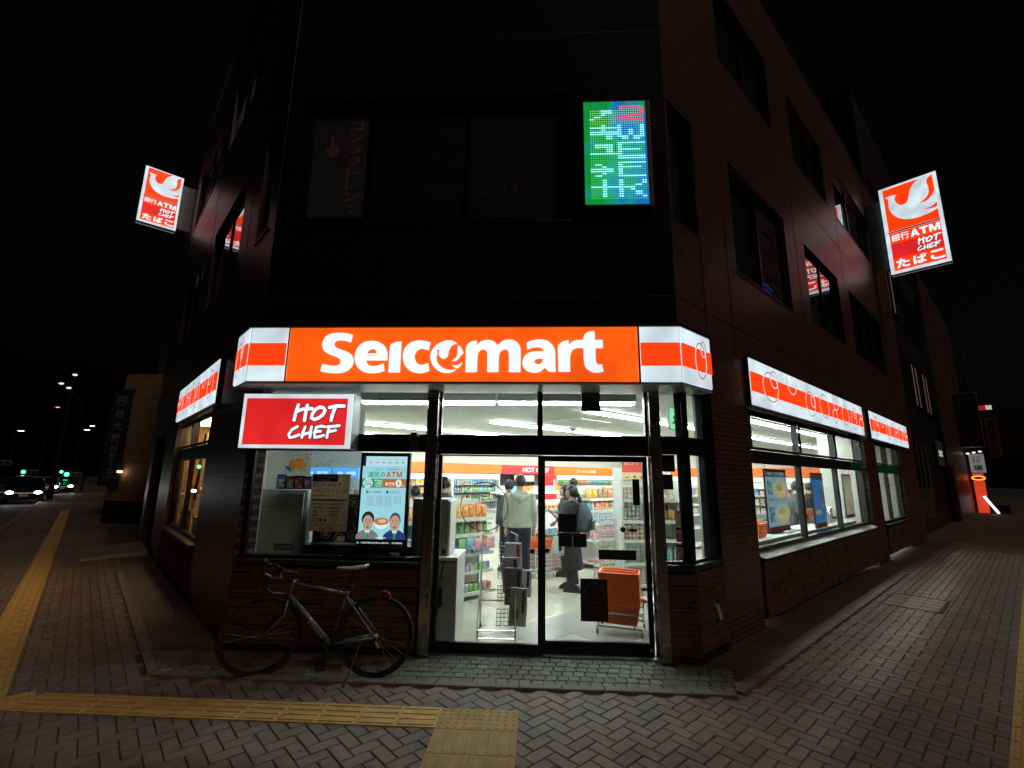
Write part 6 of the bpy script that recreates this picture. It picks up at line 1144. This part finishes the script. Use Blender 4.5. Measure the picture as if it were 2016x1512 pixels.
# ------------------------------------------------------------------ bicycle leaning on its stand
bk = thing('road_bicycle', 'teal road bicycle with drop bars and white saddle parked by the left shop window', 'bicycle', (0, 0, 0))
ra = at_g(740, 1253, .345); fa_ = on_plane(519, 1258, (0, 1, 0), ra.y-.06); ra = Vector((ra.x, ra.y, .345))
ax = Vector((fa_.x-ra.x, fa_.y-ra.y, 0)); ax.normalize(); bk.location = (ra.x-.005, ra.y, 0); bk.rotation_euler = (math.radians(-3.0), 0, math.atan2(-ax.y, -ax.x))
# local: +x towards the rear, rear axle at x=0; frame in the xz plane
m_tyre = M('tyre_rubber', (.012, .012, .013), .75); m_rim = M('dark_rim', (.05, .05, .055), .3, .8); m_spoke = M('spoke', (.14, .14, .15), .5, 1.0, var=0); m_teal = M('teal_frame_paint', (.11, .165, .175), .28, .2, var=.1, coat=.5); m_bblk = M('matt_black_part', (.014, .014, .015), .5); m_ored = M('orange_decal', (.42, .13, .08), .5)
WB = 1.045; R_ = .335
def wheel(parent, loc, rz=0.0):
    w_ = MB().tube([(R_*math.cos(2*PI*i/40), 0, R_*math.sin(2*PI*i/40)) for i in range(40)], .0135, 8, True).build('wheel', m_tyre, parent, loc, (0, 0, rz), smooth=True)
    MB().rings([[((R_-.014-a)*math.cos(2*PI*i/40), b, (R_-.014-a)*math.sin(2*PI*i/40)) for a, b in ((0, -.010), (.022, -.007), (.022, .007), (0, .010))] for i in range(40)], False, True).build('rim', m_rim, w_)
    MB().tube([(0, -.045, 0), (0, -.02, 0), (0, .02, 0), (0, .045, 0)], [.012, .02, .02, .012], 10).build('hub', m_spoke, w_); mb = MB()
    for i in range(24):
        a = 2*PI*i/24; s = (-1)**i; h = .022*s; a2 = a+.35*((i//2) % 2*2-1); mb.tube([(.018*math.cos(a2), h, .018*math.sin(a2)), ((R_-.03)*math.cos(a), 0, (R_-.03)*math.sin(a))], .0014, 4)
    o = mb.build('spoke_set', m_spoke, w_); o['kind'] = 'stuff'; return w_
wheel(bk, (0, 0, .345))
STEER = math.radians(32)
bb = (.41, 0, .275); hd0, hd1 = (-.0, 0, 0), None
X = lambda x: -x
bbp = Vector((-.41, 0, .275)); htop = Vector((-.80, 0, .80)); hbot = Vector((-.845, 0, .67)); stp = Vector((-.30, 0, .70)); fax = Vector((-WB, 0, .345)); rax = Vector((0, 0, .345)); sat = Vector((-.25, 0, .90))
fr = MB().tube([htop-Vector((0, 0, .015)), lerp(htop, stp, .97)], [.017, .015], 10).build('top_tube', m_teal, bk, smooth=True)
MB().tube([hbot+Vector((0, 0, .02)), bbp], [.024, .024], 10).build('down_tube', m_teal, bk, smooth=True); MB().tube([bbp, stp, lerp(stp, sat, .12)], [.017, .017, .017], 10).build('seat_tube', m_teal, bk, smooth=True); MB().tube([hbot, htop+Vector((.003, 0, .03))], [.022, .020], 10).build('head_tube', m_teal, bk, smooth=True)
for s in (-1, 1):
    MB().tube([bbp+Vector((.02, s*.02, 0)), lerp(bbp, rax, .3)+tuple((0, s*.045, 0)) if False else tuple(Vector(lerp(bbp, rax, .35))+Vector((0, s*.045, 0))), rax+Vector((0, s*.06, 0))], [.011, .010, .008], 8).build('chain_stay', m_teal, bk, smooth=True)
    MB().tube([stp+Vector((0, s*.015, -.03)), tuple(Vector(lerp(stp, rax, .4))+Vector((0, s*.045, 0))), rax+Vector((0, s*.06, 0))], [.009, .008, .008], 8).build('seat_stay', m_teal, bk, smooth=True)
MB().tube([lerp(stp, sat, .1), sat], .0135, 8).build('seat_post', m_bblk, bk)
sd_ = remesh(MB().rings([[(x-.10+dx, y*w_, z*hz+dz) for x, y, z in ((0, -1, -.008), (0, -.8, .012), (0, 0, .018), (0, .8, .012), (0, 1, -.008), (0, .6, -.03), (0, 0, -.035), (0, -.6, -.03))] for dx, w_, dz, hz in ((-.075, .010, -.004, .35), (-.06, .018, .0, .5), (.03, .024, .0, .62), (.10, .042, .002, .8), (.16, .070, .010, .95), (.205, .070, .022, .8), (.225, .04, .03, .4))]), .005, 1)
sd_.materials.append(M('white_saddle', (.62, .56, .52), .45)); sdo = put('saddle', sd_, bk, tuple(sat+Vector((.005, 0, .03)))); sdo.rotation_euler = (0, 0, 0)
for s in (-1, 1): MB().tube([(-.10, s*.01, -.015), (-.02, s*.022, -.035), (.06, s*.022, -.03), (.10, s*.03, -.01)], .0035, 6).build('saddle_rail', m_spoke, sdo)
MB().tube([lerp(stp, sat, .35), tuple(Vector(lerp(stp, sat, .35))+Vector((.03, 0, -.01)))], .016, 8).build('rear_light', m_bblk, bk)
# steered front end about the head tube
fe_ = bpy.data.objects.new('front_end', None); COL.objects.link(fe_); fe_.parent = bk
fpiv = hbot.copy(); tilt = math.atan2(htop.x-hbot.x, htop.z-hbot.z)
bpy.data.objects.remove(fe_)
Rs = Matrix.Translation(fpiv) @ Matrix.Rotation(tilt, 4, 'Y') @ Matrix.Rotation(STEER, 4, 'Z') @ Matrix.Rotation(-tilt, 4, 'Y') @ Matrix.Translation(-fpiv)
RT = lambda p: tuple(Rs @ Vector(p))
fw_ = wheel(bk, (0, 0, 0)); fw_.matrix_local = Rs @ Matrix.Translation(fax)
for s in (-1, 1): MB().tube([RT((hbot.x-.003, s*.035, hbot.z-.015)), RT((hbot.x-.03, s*.05, .52)), RT((fax.x, s*.05, fax.z))], [.014, .012, .008], 8).build('fork_blade', m_teal if s < 0 else m_bblk, bk, smooth=True)
MB().tube([RT((hbot.x-.003, -.045, hbot.z-.012)), RT((hbot.x-.003, .045, hbot.z-.012))], .018, 8).build('fork_crown', m_bblk, bk)
MB().tube([RT(tuple(htop+Vector((.008, 0, .03)))), RT(tuple(htop+Vector((.016, 0, .075)))), RT(tuple(htop+Vector((-.14, 0, .115))))], [.018, .018, .016], 8).build('stem', m_bblk, bk)
bc_ = htop+Vector((-.14, 0, .115)); hb = MB()
hb.tube([RT(tuple(bc_+Vector((0, y, 0)))) for y in (-.19, -.1, 0, .1, .19)], .013, 8)
hb.build('handlebar', m_bblk, bk)
for s in (-1, 1):
    MB().tube([RT(tuple(bc_+Vector(q))) for q in ((0, s*.19, 0), (-.02, s*.205, 0), (-.075, s*.21, .005), (-.115, s*.212, -.035), (-.11, s*.213, -.085), (-.06, s*.215, -.125), (0, s*.216, -.135), (.04, s*.216, -.135))], .0145, 8).build('drop_bar', m_bblk, bk, smooth=True)
    MB().tube([RT(tuple(bc_+Vector(q))) for q in ((-.09, s*.212, .02), (-.13, s*.212, .05), (-.15, s*.212, .045), (-.15, s*.212, .01), (-.135, s*.212, -.07))], [.014, .016, .012, .006, .005], 8).build('brake_lever', m_spoke if s < 0 else m_bblk, bk, smooth=True)
    MB().tube([RT(tuple(bc_+Vector(q))) for q in ((-.12, s*.21, .05), (-.16, s*.15, .12), (-.06, s*.05, .03), (.02, s*.03, -.06))], .0025, 5).build('brake_cable', m_bblk, bk)
bx_l = MB().box(-.03, .03, -.02, .02, 0, .035).build('front_lamp', m_bblk, bk, RT(tuple(bc_+Vector((0, -.07, .02))))); MB().lathe([(.014, 0), (.012, .006)], (-.03, 0, .018), 10, 'x').build('lens', M('lamp_lens', (.5, .5, .52), .15), bx_l)
# drivetrain, stand, lock
MB().rings([[(bbp.x+r*math.cos(2*PI*i/28), .05+dy, bbp.z+r*math.sin(2*PI*i/28)) for r, dy in ((.095, 0), (.095, -.004), (.075, -.004), (.075, 0))] for i in range(28)], False, True).build('chainring', m_spoke, bk)
for s in (-1, 1):
    e = Vector((bbp.x+s*.02, s*.075, bbp.z+s*.165)); MB().tube([bbp+Vector((0, s*.06, 0)), tuple(e)], [.013, .010], 8).build('crank', m_bblk, bk); MB().box(-.045, .045, -.03 if s < 0 else -.03, .03, -.012, .012).build('pedal', m_bblk, bk, (e.x, e.y+s*.05, e.z))
MB().tube([(bbp.x, .05, bbp.z+.093), (0, .045, .345+.04), (.04, .045, .345), (0, .045, .345-.04), (bbp.x, .05, bbp.z-.093)], .004, 5).build('chain', m_bblk, bk)
for k, r in enumerate((.045, .038, .031, .025)): MB().lathe([(r, 0), (r, .003)], (0, .046-k*.005, .345), 20, 'y').build('sprocket', m_spoke, bk)
MB().tube([(0, .05, .33), (-.02, .055, .28), (.01, .055, .23)], [.014, .012, .016], 8).build('derailleur', m_spoke, bk)
MB().tube([(-.12, -.04, .33), (-.15, -.12, .17), (-.185, -.22, .012)], [.010, .007, .007], 8).build('kick_stand', m_spoke, bk); MB().tube([(-.185, -.22, .02), (-.188, -.228, .003)], .012, 8).build('stand_foot', m_bblk, bk)
bx('bottle_cage', bk, m_bblk, -.33, -.30, -.03, .03, .45, .56); MB().lathe([(.03, 0), (.034, .02), (.034, .15), (.02, .17)], (0, 0, 0), 12).build('pump_mount', m_bblk, bk, (-.63, 0, .47), (0, -.85, 0))
lk = []
for i in range(60): a = i*2*PI/14; lk.append((.05+.045*math.cos(a)+.02*math.sin(a*.37), .02*math.sin(a*.61), .345+R_+.0+.045*math.sin(a)))
MB().tube(lk, .006, 6).build('cable_lock', M('red_cable', (.28, .02, .03), .45), bk, smooth=True)
dd = (hbot-bbp); ang = math.atan2(dd.z, -dd.x)
for i, ch in enumerate('Bianchi'):
    p = bbp+dd*(.66-.075*i); o = letter(bk, ch, 0, .036, 0, .036, 0, m_ored, .03, 'decal'); o.location = (p.x-.012, -.0255, p.z-.012); o.rotation_euler = (PI/2, ang, 0)
# ------------------------------------------------------------------ the street around
m_beige = brick_mat('beige_facade_tile', (.26, .17, .10), (.23, .15, .09), (.10, .07, .05), .6, .45, ms=.012, rough=.6, stain=.2); m_ngrey = M('night_grey_render', (.010, .010, .011), .85, bump=.2, spec=.2); m_navy = M('navy_banner', (.018, .018, .035), .6)
# main-road side
nl = thing('neighbour_building', 'beige tiled building with a dark upright banner beyond the main-road wall', 'building', tuple(LW(12.0, -.9)), RZL)
bx('wall', nl, m_beige, -14, 0, 0, 9, 0, 8.5); bx('base', nl, m_ngrey, -14.02, .02, -.05, 0, 0, .6); bx('roof', nl, m_ngrey, -14.1, .1, -.1, 9.1, 8.5, 8.7)
for i in range(4):
    w_ = bx('window', nl, m_frame, -3.0-i*3, -1.2-i*3, -.03, -.002, 4.2, 5.8); bx('pane', w_, m_dglass, -2.9-i*3, -1.3-i*3, -.04, -.031, 4.3, 5.7)
# its return wall towards the shop, with banner, lamp, low walls
c0 = at_d(252, 930, 19.5); rw_ = thing('lit_side_wall', 'tan side wall glowing under a small lamp beside the upright banner', 'wall', (c0.x, c0.y, 0), -.1); bx('panel', rw_, m_beige, -.9, 1.1, 0, .2, 0, 6.0)
vb = thing('upright_banner', 'tall dark navy banner with faint white Japanese letters on the neighbouring wall', 'banner', (c0.x, c0.y, 0), -.1); bx('sheet', vb, m_navy, -1.25, -.25, -.14, -.10, 1.2, 5.25); bx('top_bar', vb, m_frame2, -1.3, -.2, -.15, -.09, 5.25, 5.3)
m_fw = M('faded_white_print', (.16, .16, .18), .7)
for i, ch in enumerate('四谷大塚'): letter(vb, ch, -.98, -.52, 4.6-i*.55, 5.0-i*.55, -.142, m_fw, .02)
for i, ch in enumerate('NET'): letter(vb, ch, -.9, -.6, 2.65-i*.33, 2.9-i*.33, -.142, m_fw, .03)
flat_shape('mark', [ellipse(-.75, 1.78, .16, .13), ellipse(-.75, 1.78, .08, .06)], m_fw, vb, -.142); letter(vb, '北海道教室', -1.1, -.4, 1.5, 1.62, -.142, m_fw); letter(vb, '011-000-0000', -1.1, -.4, 1.32, 1.42, -.142, M('faint_print', (.07, .07, .08), .7))
wl = thing('wall_lamp', 'small lit lamp on the tan side wall below the upright banner', 'lamp', (c0.x-.05, c0.y-.06, 0), -.1); bx('bracket', wl, m_black, -.22, -.16, -.12, 0, 1.82, 1.88); bx('diffuser', wl, glow('warm_lamp', (1.0, .62, .30), 16), -.26, -.12, -.14, -.05, 1.75, 1.815)
for lab, a, b, h in (('low dark grey granite wall below the tan side wall', 205, 275, .75),): q = at_g(240, 1030); t = thing('low_wall', lab, 'wall', (q.x, q.y, 0), -.1); bx('block', t, m_ngrey, -.9, 1.0, 0, .3, -.01, h, .01); bx('coping', t, m_kerb, -.93, 1.03, -.03, .33, h, h+.06)
sp = at_g(205, 1010); t = thing('steel_pipe', 'slim vertical steel pipe standing by the upright banner', 'pipe', (sp.x, sp.y, 0)); MB().tube([(0, 0, 0), (0, 0, 3.6)], .035, 10).build('pipe', m_alu, t); MB().tube([(0, 0, 3.6), (0, 0, 3.66)], .05, 10).build('cap', m_dgrey, t)
# utility pole and street lamps
def pole(px, py, h, label, lamp=None, r=.14):
    p = at_g(px, py, -.1); t = thing('street_pole', label, 'pole', (p.x, p.y, -.14)); MB().tube([(0, 0, 0), (0, 0, h*.5), (0, 0, h)], [r, r*.85, r*.65], 10).build('shaft', m_ngrey, t)
    if lamp:
        MB().tube([(0, 0, h-.2), (.5, -.2, h+.2), (1.2, -.5, h+.3)], .04, 6).build('arm', m_ngrey, t); bx('lamp_head', t, m_grey, 1.0, 1.7, -.75, -.45, h+.24, h+.34); bx('lens', t, glow('street_lamp_%s' % lamp[0], lamp[1], lamp[2]), 1.05, 1.65, -.72, -.48, h+.20, h+.239)
    return t
up = pole(97, 985, 8.6, 'tall utility pole with small lit fittings by the main road', None, .16)
for i, (dx, z) in enumerate(((.35, 8.3), (-.5, 7.7), (.1, 7.4))): MB().ball((dx, -.3, z), (.16, .12, .07)).build('fitting', glow('pole_fitting', (.9, .95, .8), 1.0), up); MB().tube([(0, 0, z-.3), (dx, -.3, z)], .02, 6).build('bracket', m_ngrey, up)
for k in (-1, 1): MB().tube([(0, 0, 7.2), (k*.9, 0, 6.6), (k*1.0, 0, 5.6)], .05, 6).build('conduit', m_ngrey, up)
for px, py, h, lab, lp in ((140, 955, 7.2, 'street lamp with a white head beyond the utility pole', ('white', (.9, 1.0, .95), 5)), (151, 952, 8.5, 'smaller distant street lamp with white head behind the first lamp', ('white', (.9, 1.0, .95), 5)), (70, 955, 10, 'distant street lamp with an orange-red head over the main road', ('red', (1.0, .25, .12), 5)), (8, 956, 6.5, 'street lamp with a white head at the far side of the main road', ('white', (.9, 1.0, .95), 5))): pole(px, py, h, lab, lp, .10)
def signal(px, py, depth, label, on='green'):
    p = at_d(px, py, depth); t = thing('traffic_light', label, 'traffic light', (p.x, p.y, p.z), .8); bx('box', t, m_dgrey, -.6, .6, 0, .2, -.2, .2, .03); MB().tube([(.75, .1, 0), (.75, .1, -p.z)], .07, 8).build('post', m_ngrey, t); MB().tube([(.5, .1, .05), (.75, .1, .05)], .04, 6).build('arm', m_ngrey, t)
    for i, c in enumerate(('green', 'amber', 'red')):
        lit = c == on; MB().lathe([(.15, 0), (.15, .02), (.05, .04)], (-.38+i*.38, -.045, 0), 16, 'y').build('lens', glow('signal_green', (.05, 1.0, .55), 9) if (lit and c == 'green') else (glow('signal_red', (1.0, .06, .04), 9) if lit else m_black), t); MB().rings([[(-.38+i*.38+.17*math.cos(a*PI/10), y_, .17*math.sin(a*PI/10)) for a in range(11)]+[(-.38+i*.38+.16*math.cos(a*PI/10), y_, .16*math.sin(a*PI/10)) for a in range(10, -1, -1)] for y_ in (-.2, -.001)]).build('visor', m_dgrey, t)
signal(57, 929, 46, 'green traffic light over the oncoming cars'); signal(129, 929, 60, 'smaller green traffic light beyond the utility pole'); signal(143, 934, 40, 'larger green traffic light right of the utility pole'); signal(1, 911, 36, 'green traffic light at the far kerb of the main road')
m_car = [M('car_white', (.55, .55, .55), .3, coat=.6), M('car_black', (.015, .015, .017), .25, coat=.8), M('car_silver', (.3, .31, .32), .3, .6, coat=.5)]; m_cg = M('car_glass', (.01, .012, .014), .05)
def car(px, py, zl, heading, label, mat, tail=False):
    p = at_g(px, py, zl); t = thing('car', label, 'car', (p.x, p.y, -.14), heading)      # local -y is the end that faces us
    body = [[(-.82*a, y, z) for a, y, z in ()]]
    prof = [(-2.05, .35), (-2.1, .62), (-1.95, .80), (-1.0, .95), (-.45, 1.42), (.95, 1.46), (1.6, 1.05), (2.05, .95), (2.1, .40)] if not tail else [(-2.1, .40), (-2.05, .95), (-1.6, 1.05), (-.95, 1.46), (.45, 1.42), (1.0, .95), (1.95, .80), (2.1, .62), (2.05, .35)]
    prof += [(2.0, .25), (-2.0, .25)]
    mb = MB(); mb.rings([[(x*(.86 if z > 1.2 else 1.0), y, z) for y, z in prof] for x in (-.84, -.80, .80, .84)]); mb.build('body', mat, t, bevel=.04)
    q = (-1.0, .95, -.45, 1.42) if not tail else (-1.6, 1.05, -.95, 1.46)
    MB().face((-.66, q[0]-.02, q[1]+.03), (.66, q[0]-.02, q[1]+.03), (.60, q[2]-.03, q[3]-.03), (-.60, q[2]-.03, q[3]-.03)).build('windscreen', m_cg, t)
    for s in (-1, 1):
        for y in (-1.3, 1.3): MB().lathe([(.20, -.1), (.31, -.1), (.31, .1), (.20, .1)], (s*.76, y, .31), 18, 'x').build('wheel', m_tyre, t)
        MB().ball((s*.58, -2.06, .66), (.16, .06, .085), 12, 8).build('tail_light' if tail else 'headlight', glow('tail_lamp', (1.0, .05, .03), 7) if tail else glow('head_lamp', (.95, .97, 1.0), 60), t)
    bx('number_plate', t, m_paper, -.18, .18, -2.13, -2.115, .45, .55); bx('grille', t, m_black, -.5, .5, -2.12, -2.09, .32, .42)
    return t
car(50, 963, .66, .83, 'nearest oncoming dark car with bright headlights on the main road', m_car[1]); car(51, 950, .66, .83, 'second oncoming silver car with headlights behind the nearest one', m_car[2]); car(14, 958, .66, .72, 'dark car with red tail lights at the left of the main road', m_car[1], True); car(89, 954, .66, .83, 'far silver car with headlights near the utility pole', m_car[2]); car(120, 953, .66, .83, 'far dark car with headlights right of the utility pole', m_car[1])
for z, a, b in ((11.5, (-60, 38), (-6, 60)), (7.2, (-48, 30), (-14, 40))): t = thing('overhead_cable', 'thin overhead cable spanning the main road at %s height' % ('roof' if z > 9 else 'lamp'), 'cable', (0, 0, 0)); MB().tube([(a[0]+(b[0]-a[0])*i/8, a[1]+(b[1]-a[1])*i/8, z-.8*math.sin(PI*i/8)) for i in range(9)], .015, 5).build('wire', m_black, t)
# side-street neighbours
nr2 = thing('neighbour_building', 'tall dark glazed building next along the side street', 'building', tuple(RW(15.5, -.25)), RZR); bx('wall', nr2, m_ngrey, 0, 9.5, 0, 9, 0, 17); bx('plinth', nr2, m_black, 0, 9.5, -.03, 0, 0, .5)
m_cur = glow('lit_curtain', (.75, .40, .38), .10)
for fl_ in range(3):
    for i in range(3):
        x = .8+i*2.9; z = 4.6+fl_*3.4; w_ = bx('window', nr2, m_frame, x, x+2.3, -.05, -.002, z, z+2.0); bx('pane', w_, m_dglass, x+.07, x+2.23, -.062, -.051, z+.07, z+1.93)
        if (fl_, i) in ((0, 1), (1, 0), (0, 2)):
            for k in (0, 1): bx('curtain_gap', w_, m_cur, x+.4+k*.9, x+.55+k*.9, -.070, -.063, z+.2, z+1.9)
for i in range(4): bx('mullion', nr2, m_alu, 1.0+i*1.1, 1.04+i*1.1, -.09, -.031, .5, 3.2)
for i in range(3): bx('pane', nr2, m_dglass, 1.05+i*1.1, 2.09+i*1.1, -.06, -.052, .5, 3.2)
nm_ = thing('name_plate', 'small lit white name plate on the dark grey entrance beyond the shop', 'sign', tuple(RW(22.6, -.18)), RZR); bx('plate', nm_, M('plate_grey', (.10, .11, .11), .5), 0, 2.2, -.06, 0, 2.5, 3.6); letter(nm_, '北大館', .5, 1.7, 2.9, 3.2, -.065, glow('plate_white', (.9, .95, .85), .8), .02)
nr3 = thing('neighbour_building', 'narrow reddish building with the red-lit shop door along the side street', 'building', tuple(RW(25.2, -.05)), RZR); bx('wall', nr3, m_wall, 0, 14, 0, 9, 0, 12.5); w_ = bx('shutter', nr3, m_ngrey, .3, 1.6, -.04, -.002, 0, 2.6)
def sbox(name, label, px, py, depth, w_, h, dpt, mat, rz=-.55, lit=False, text=None, tm=None, frame=None, cat='sign'):
    p = at_d(px, py, depth); t = thing(name, label, cat, tuple(p), rz); bx('case', t, frame or m_frame, -w_/2, w_/2, 0, dpt, -h/2, h/2, .02); bx('face', t, mat, -w_/2+.04, w_/2-.04, -.006, -.001, -h/2+.04, h/2-.04)
    for i, ch in enumerate(text or ''): n = len(text); letter(t, ch, -w_*.28, w_*.28, h/2-.12-(i+.9)*(h-.2)/n, h/2-.12-(i+.15)*(h-.2)/n, -.010, tm or m_fw, .02)
    return t
sbox('blade_sign', 'tall unlit pale blade sign high on the side street', 1920, 742, 29, 1.0, 3.6, .2, M('unlit_panel', (.045, .042, .042), .7), text='OVEN', tm=M('dim_print', (.015, .015, .016), .7)); sbox('blade_sign', 'black unlit blade sign with thin pale frame on the side street', 1904, 826, 27, 1.15, 3.2, .2, m_black, text='喫茶店', tm=M('dim_grey_print', (.03, .03, .032), .7), frame=m_alu)
rsig = sbox('shop_sign', 'lit white and red corner of a shop sign on the side street', 1935, 795, 31, .85, .9, .25, glow('lit_shop_white', (.85, .80, .82), .55)); flat_shape('red_shape', [smooth_loop([(-.40, .42, 'c'), (.40, .3, 'c'), (.30, .05), (.1, .0), (.1, -.42, 'c'), (-.40, -.42, 'c')], 4)], glow('lit_shop_red', (.5, .02, .03), .6), rsig, -.012)
sbox('blade_sign', 'yellow upright clinic sign with dark Japanese characters on the side street', 1955, 860, 33, .75, 2.9, .2, M('yellow_panel', (.16, .085, .03), .6), text='整骨院', tm=m_bdark); sbox('shop_banner', 'pale printed awning panel over the red-lit door', 1924, 912, 28, .75, 1.2, .1, glow('awning_print', (.42, .40, .40), .35), text='酒場', tm=m_bdark)
rdp = at_d(1934, 985, 28); rdl = thing('red_lit_door', 'door panel glowing orange red at the far end of the side street', 'door', (rdp.x, rdp.y, 0), -.6); bx('leaf', rdl, glow('red_lit_leaf', (1.0, .07, .02), .6), -.25, .25, -.03, .03, .0, 2.35, .01); bx('frame', rdl, m_frame, -.33, -.25, -.05, .05, 0, 2.45); bx('frame', rdl, m_frame, .25, .33, -.05, .05, 0, 2.45); bx('lintel', rdl, m_frame, -.25, .25, -.05, .05, 2.35, 2.45)
lt = sbox('neon_sign', 'orange neon ring sign above the red-lit door', 1926, 941, 27.5, .75, .32, .08, m_black, lit=True); MB().tube([(.28*math.cos(a*PI/8), -.03, .11*math.sin(a*PI/8)) for a in range(16)], .035, 8, True).build('tube', glow('orange_neon', (1.0, .16, .02), 3.5), lt)
wlt = at_d(1975, 1003, 27); t = thing('sign_board', 'leaning white lit sign board on the pavement beyond the red-lit door', 'sign', (wlt.x, wlt.y, 0), -.4); bx('leg', t, m_black, -.35, .35, .1, .14, 0, .5); o = bx('lit_panel', t, glow('white_board_light', (.9, .92, 1.0), 1.6), -.06, .06, 0, .05, 0, 1.1); o.rotation_euler = (0, -.5, 0); o.location = (-.2, 0, .02)
for i in range(3):
    q = at_d(1905+i*12, 893-2*i, 27.5); t = thing('awning_lamp', 'small white spot lamp in the row over the far awning', 'lamp', tuple(q), -.5, 'spot lamps over the far awning'); MB().ball((0, 0, 0), (.08, .06, .05)).build('lens', glow('spot_white', (.9, .95, 1.0), 1.5), t); bx('arm', t, m_black, -.01, .01, .05, .4, .0, .02)

bpy.data.scenes.remove(TMP)
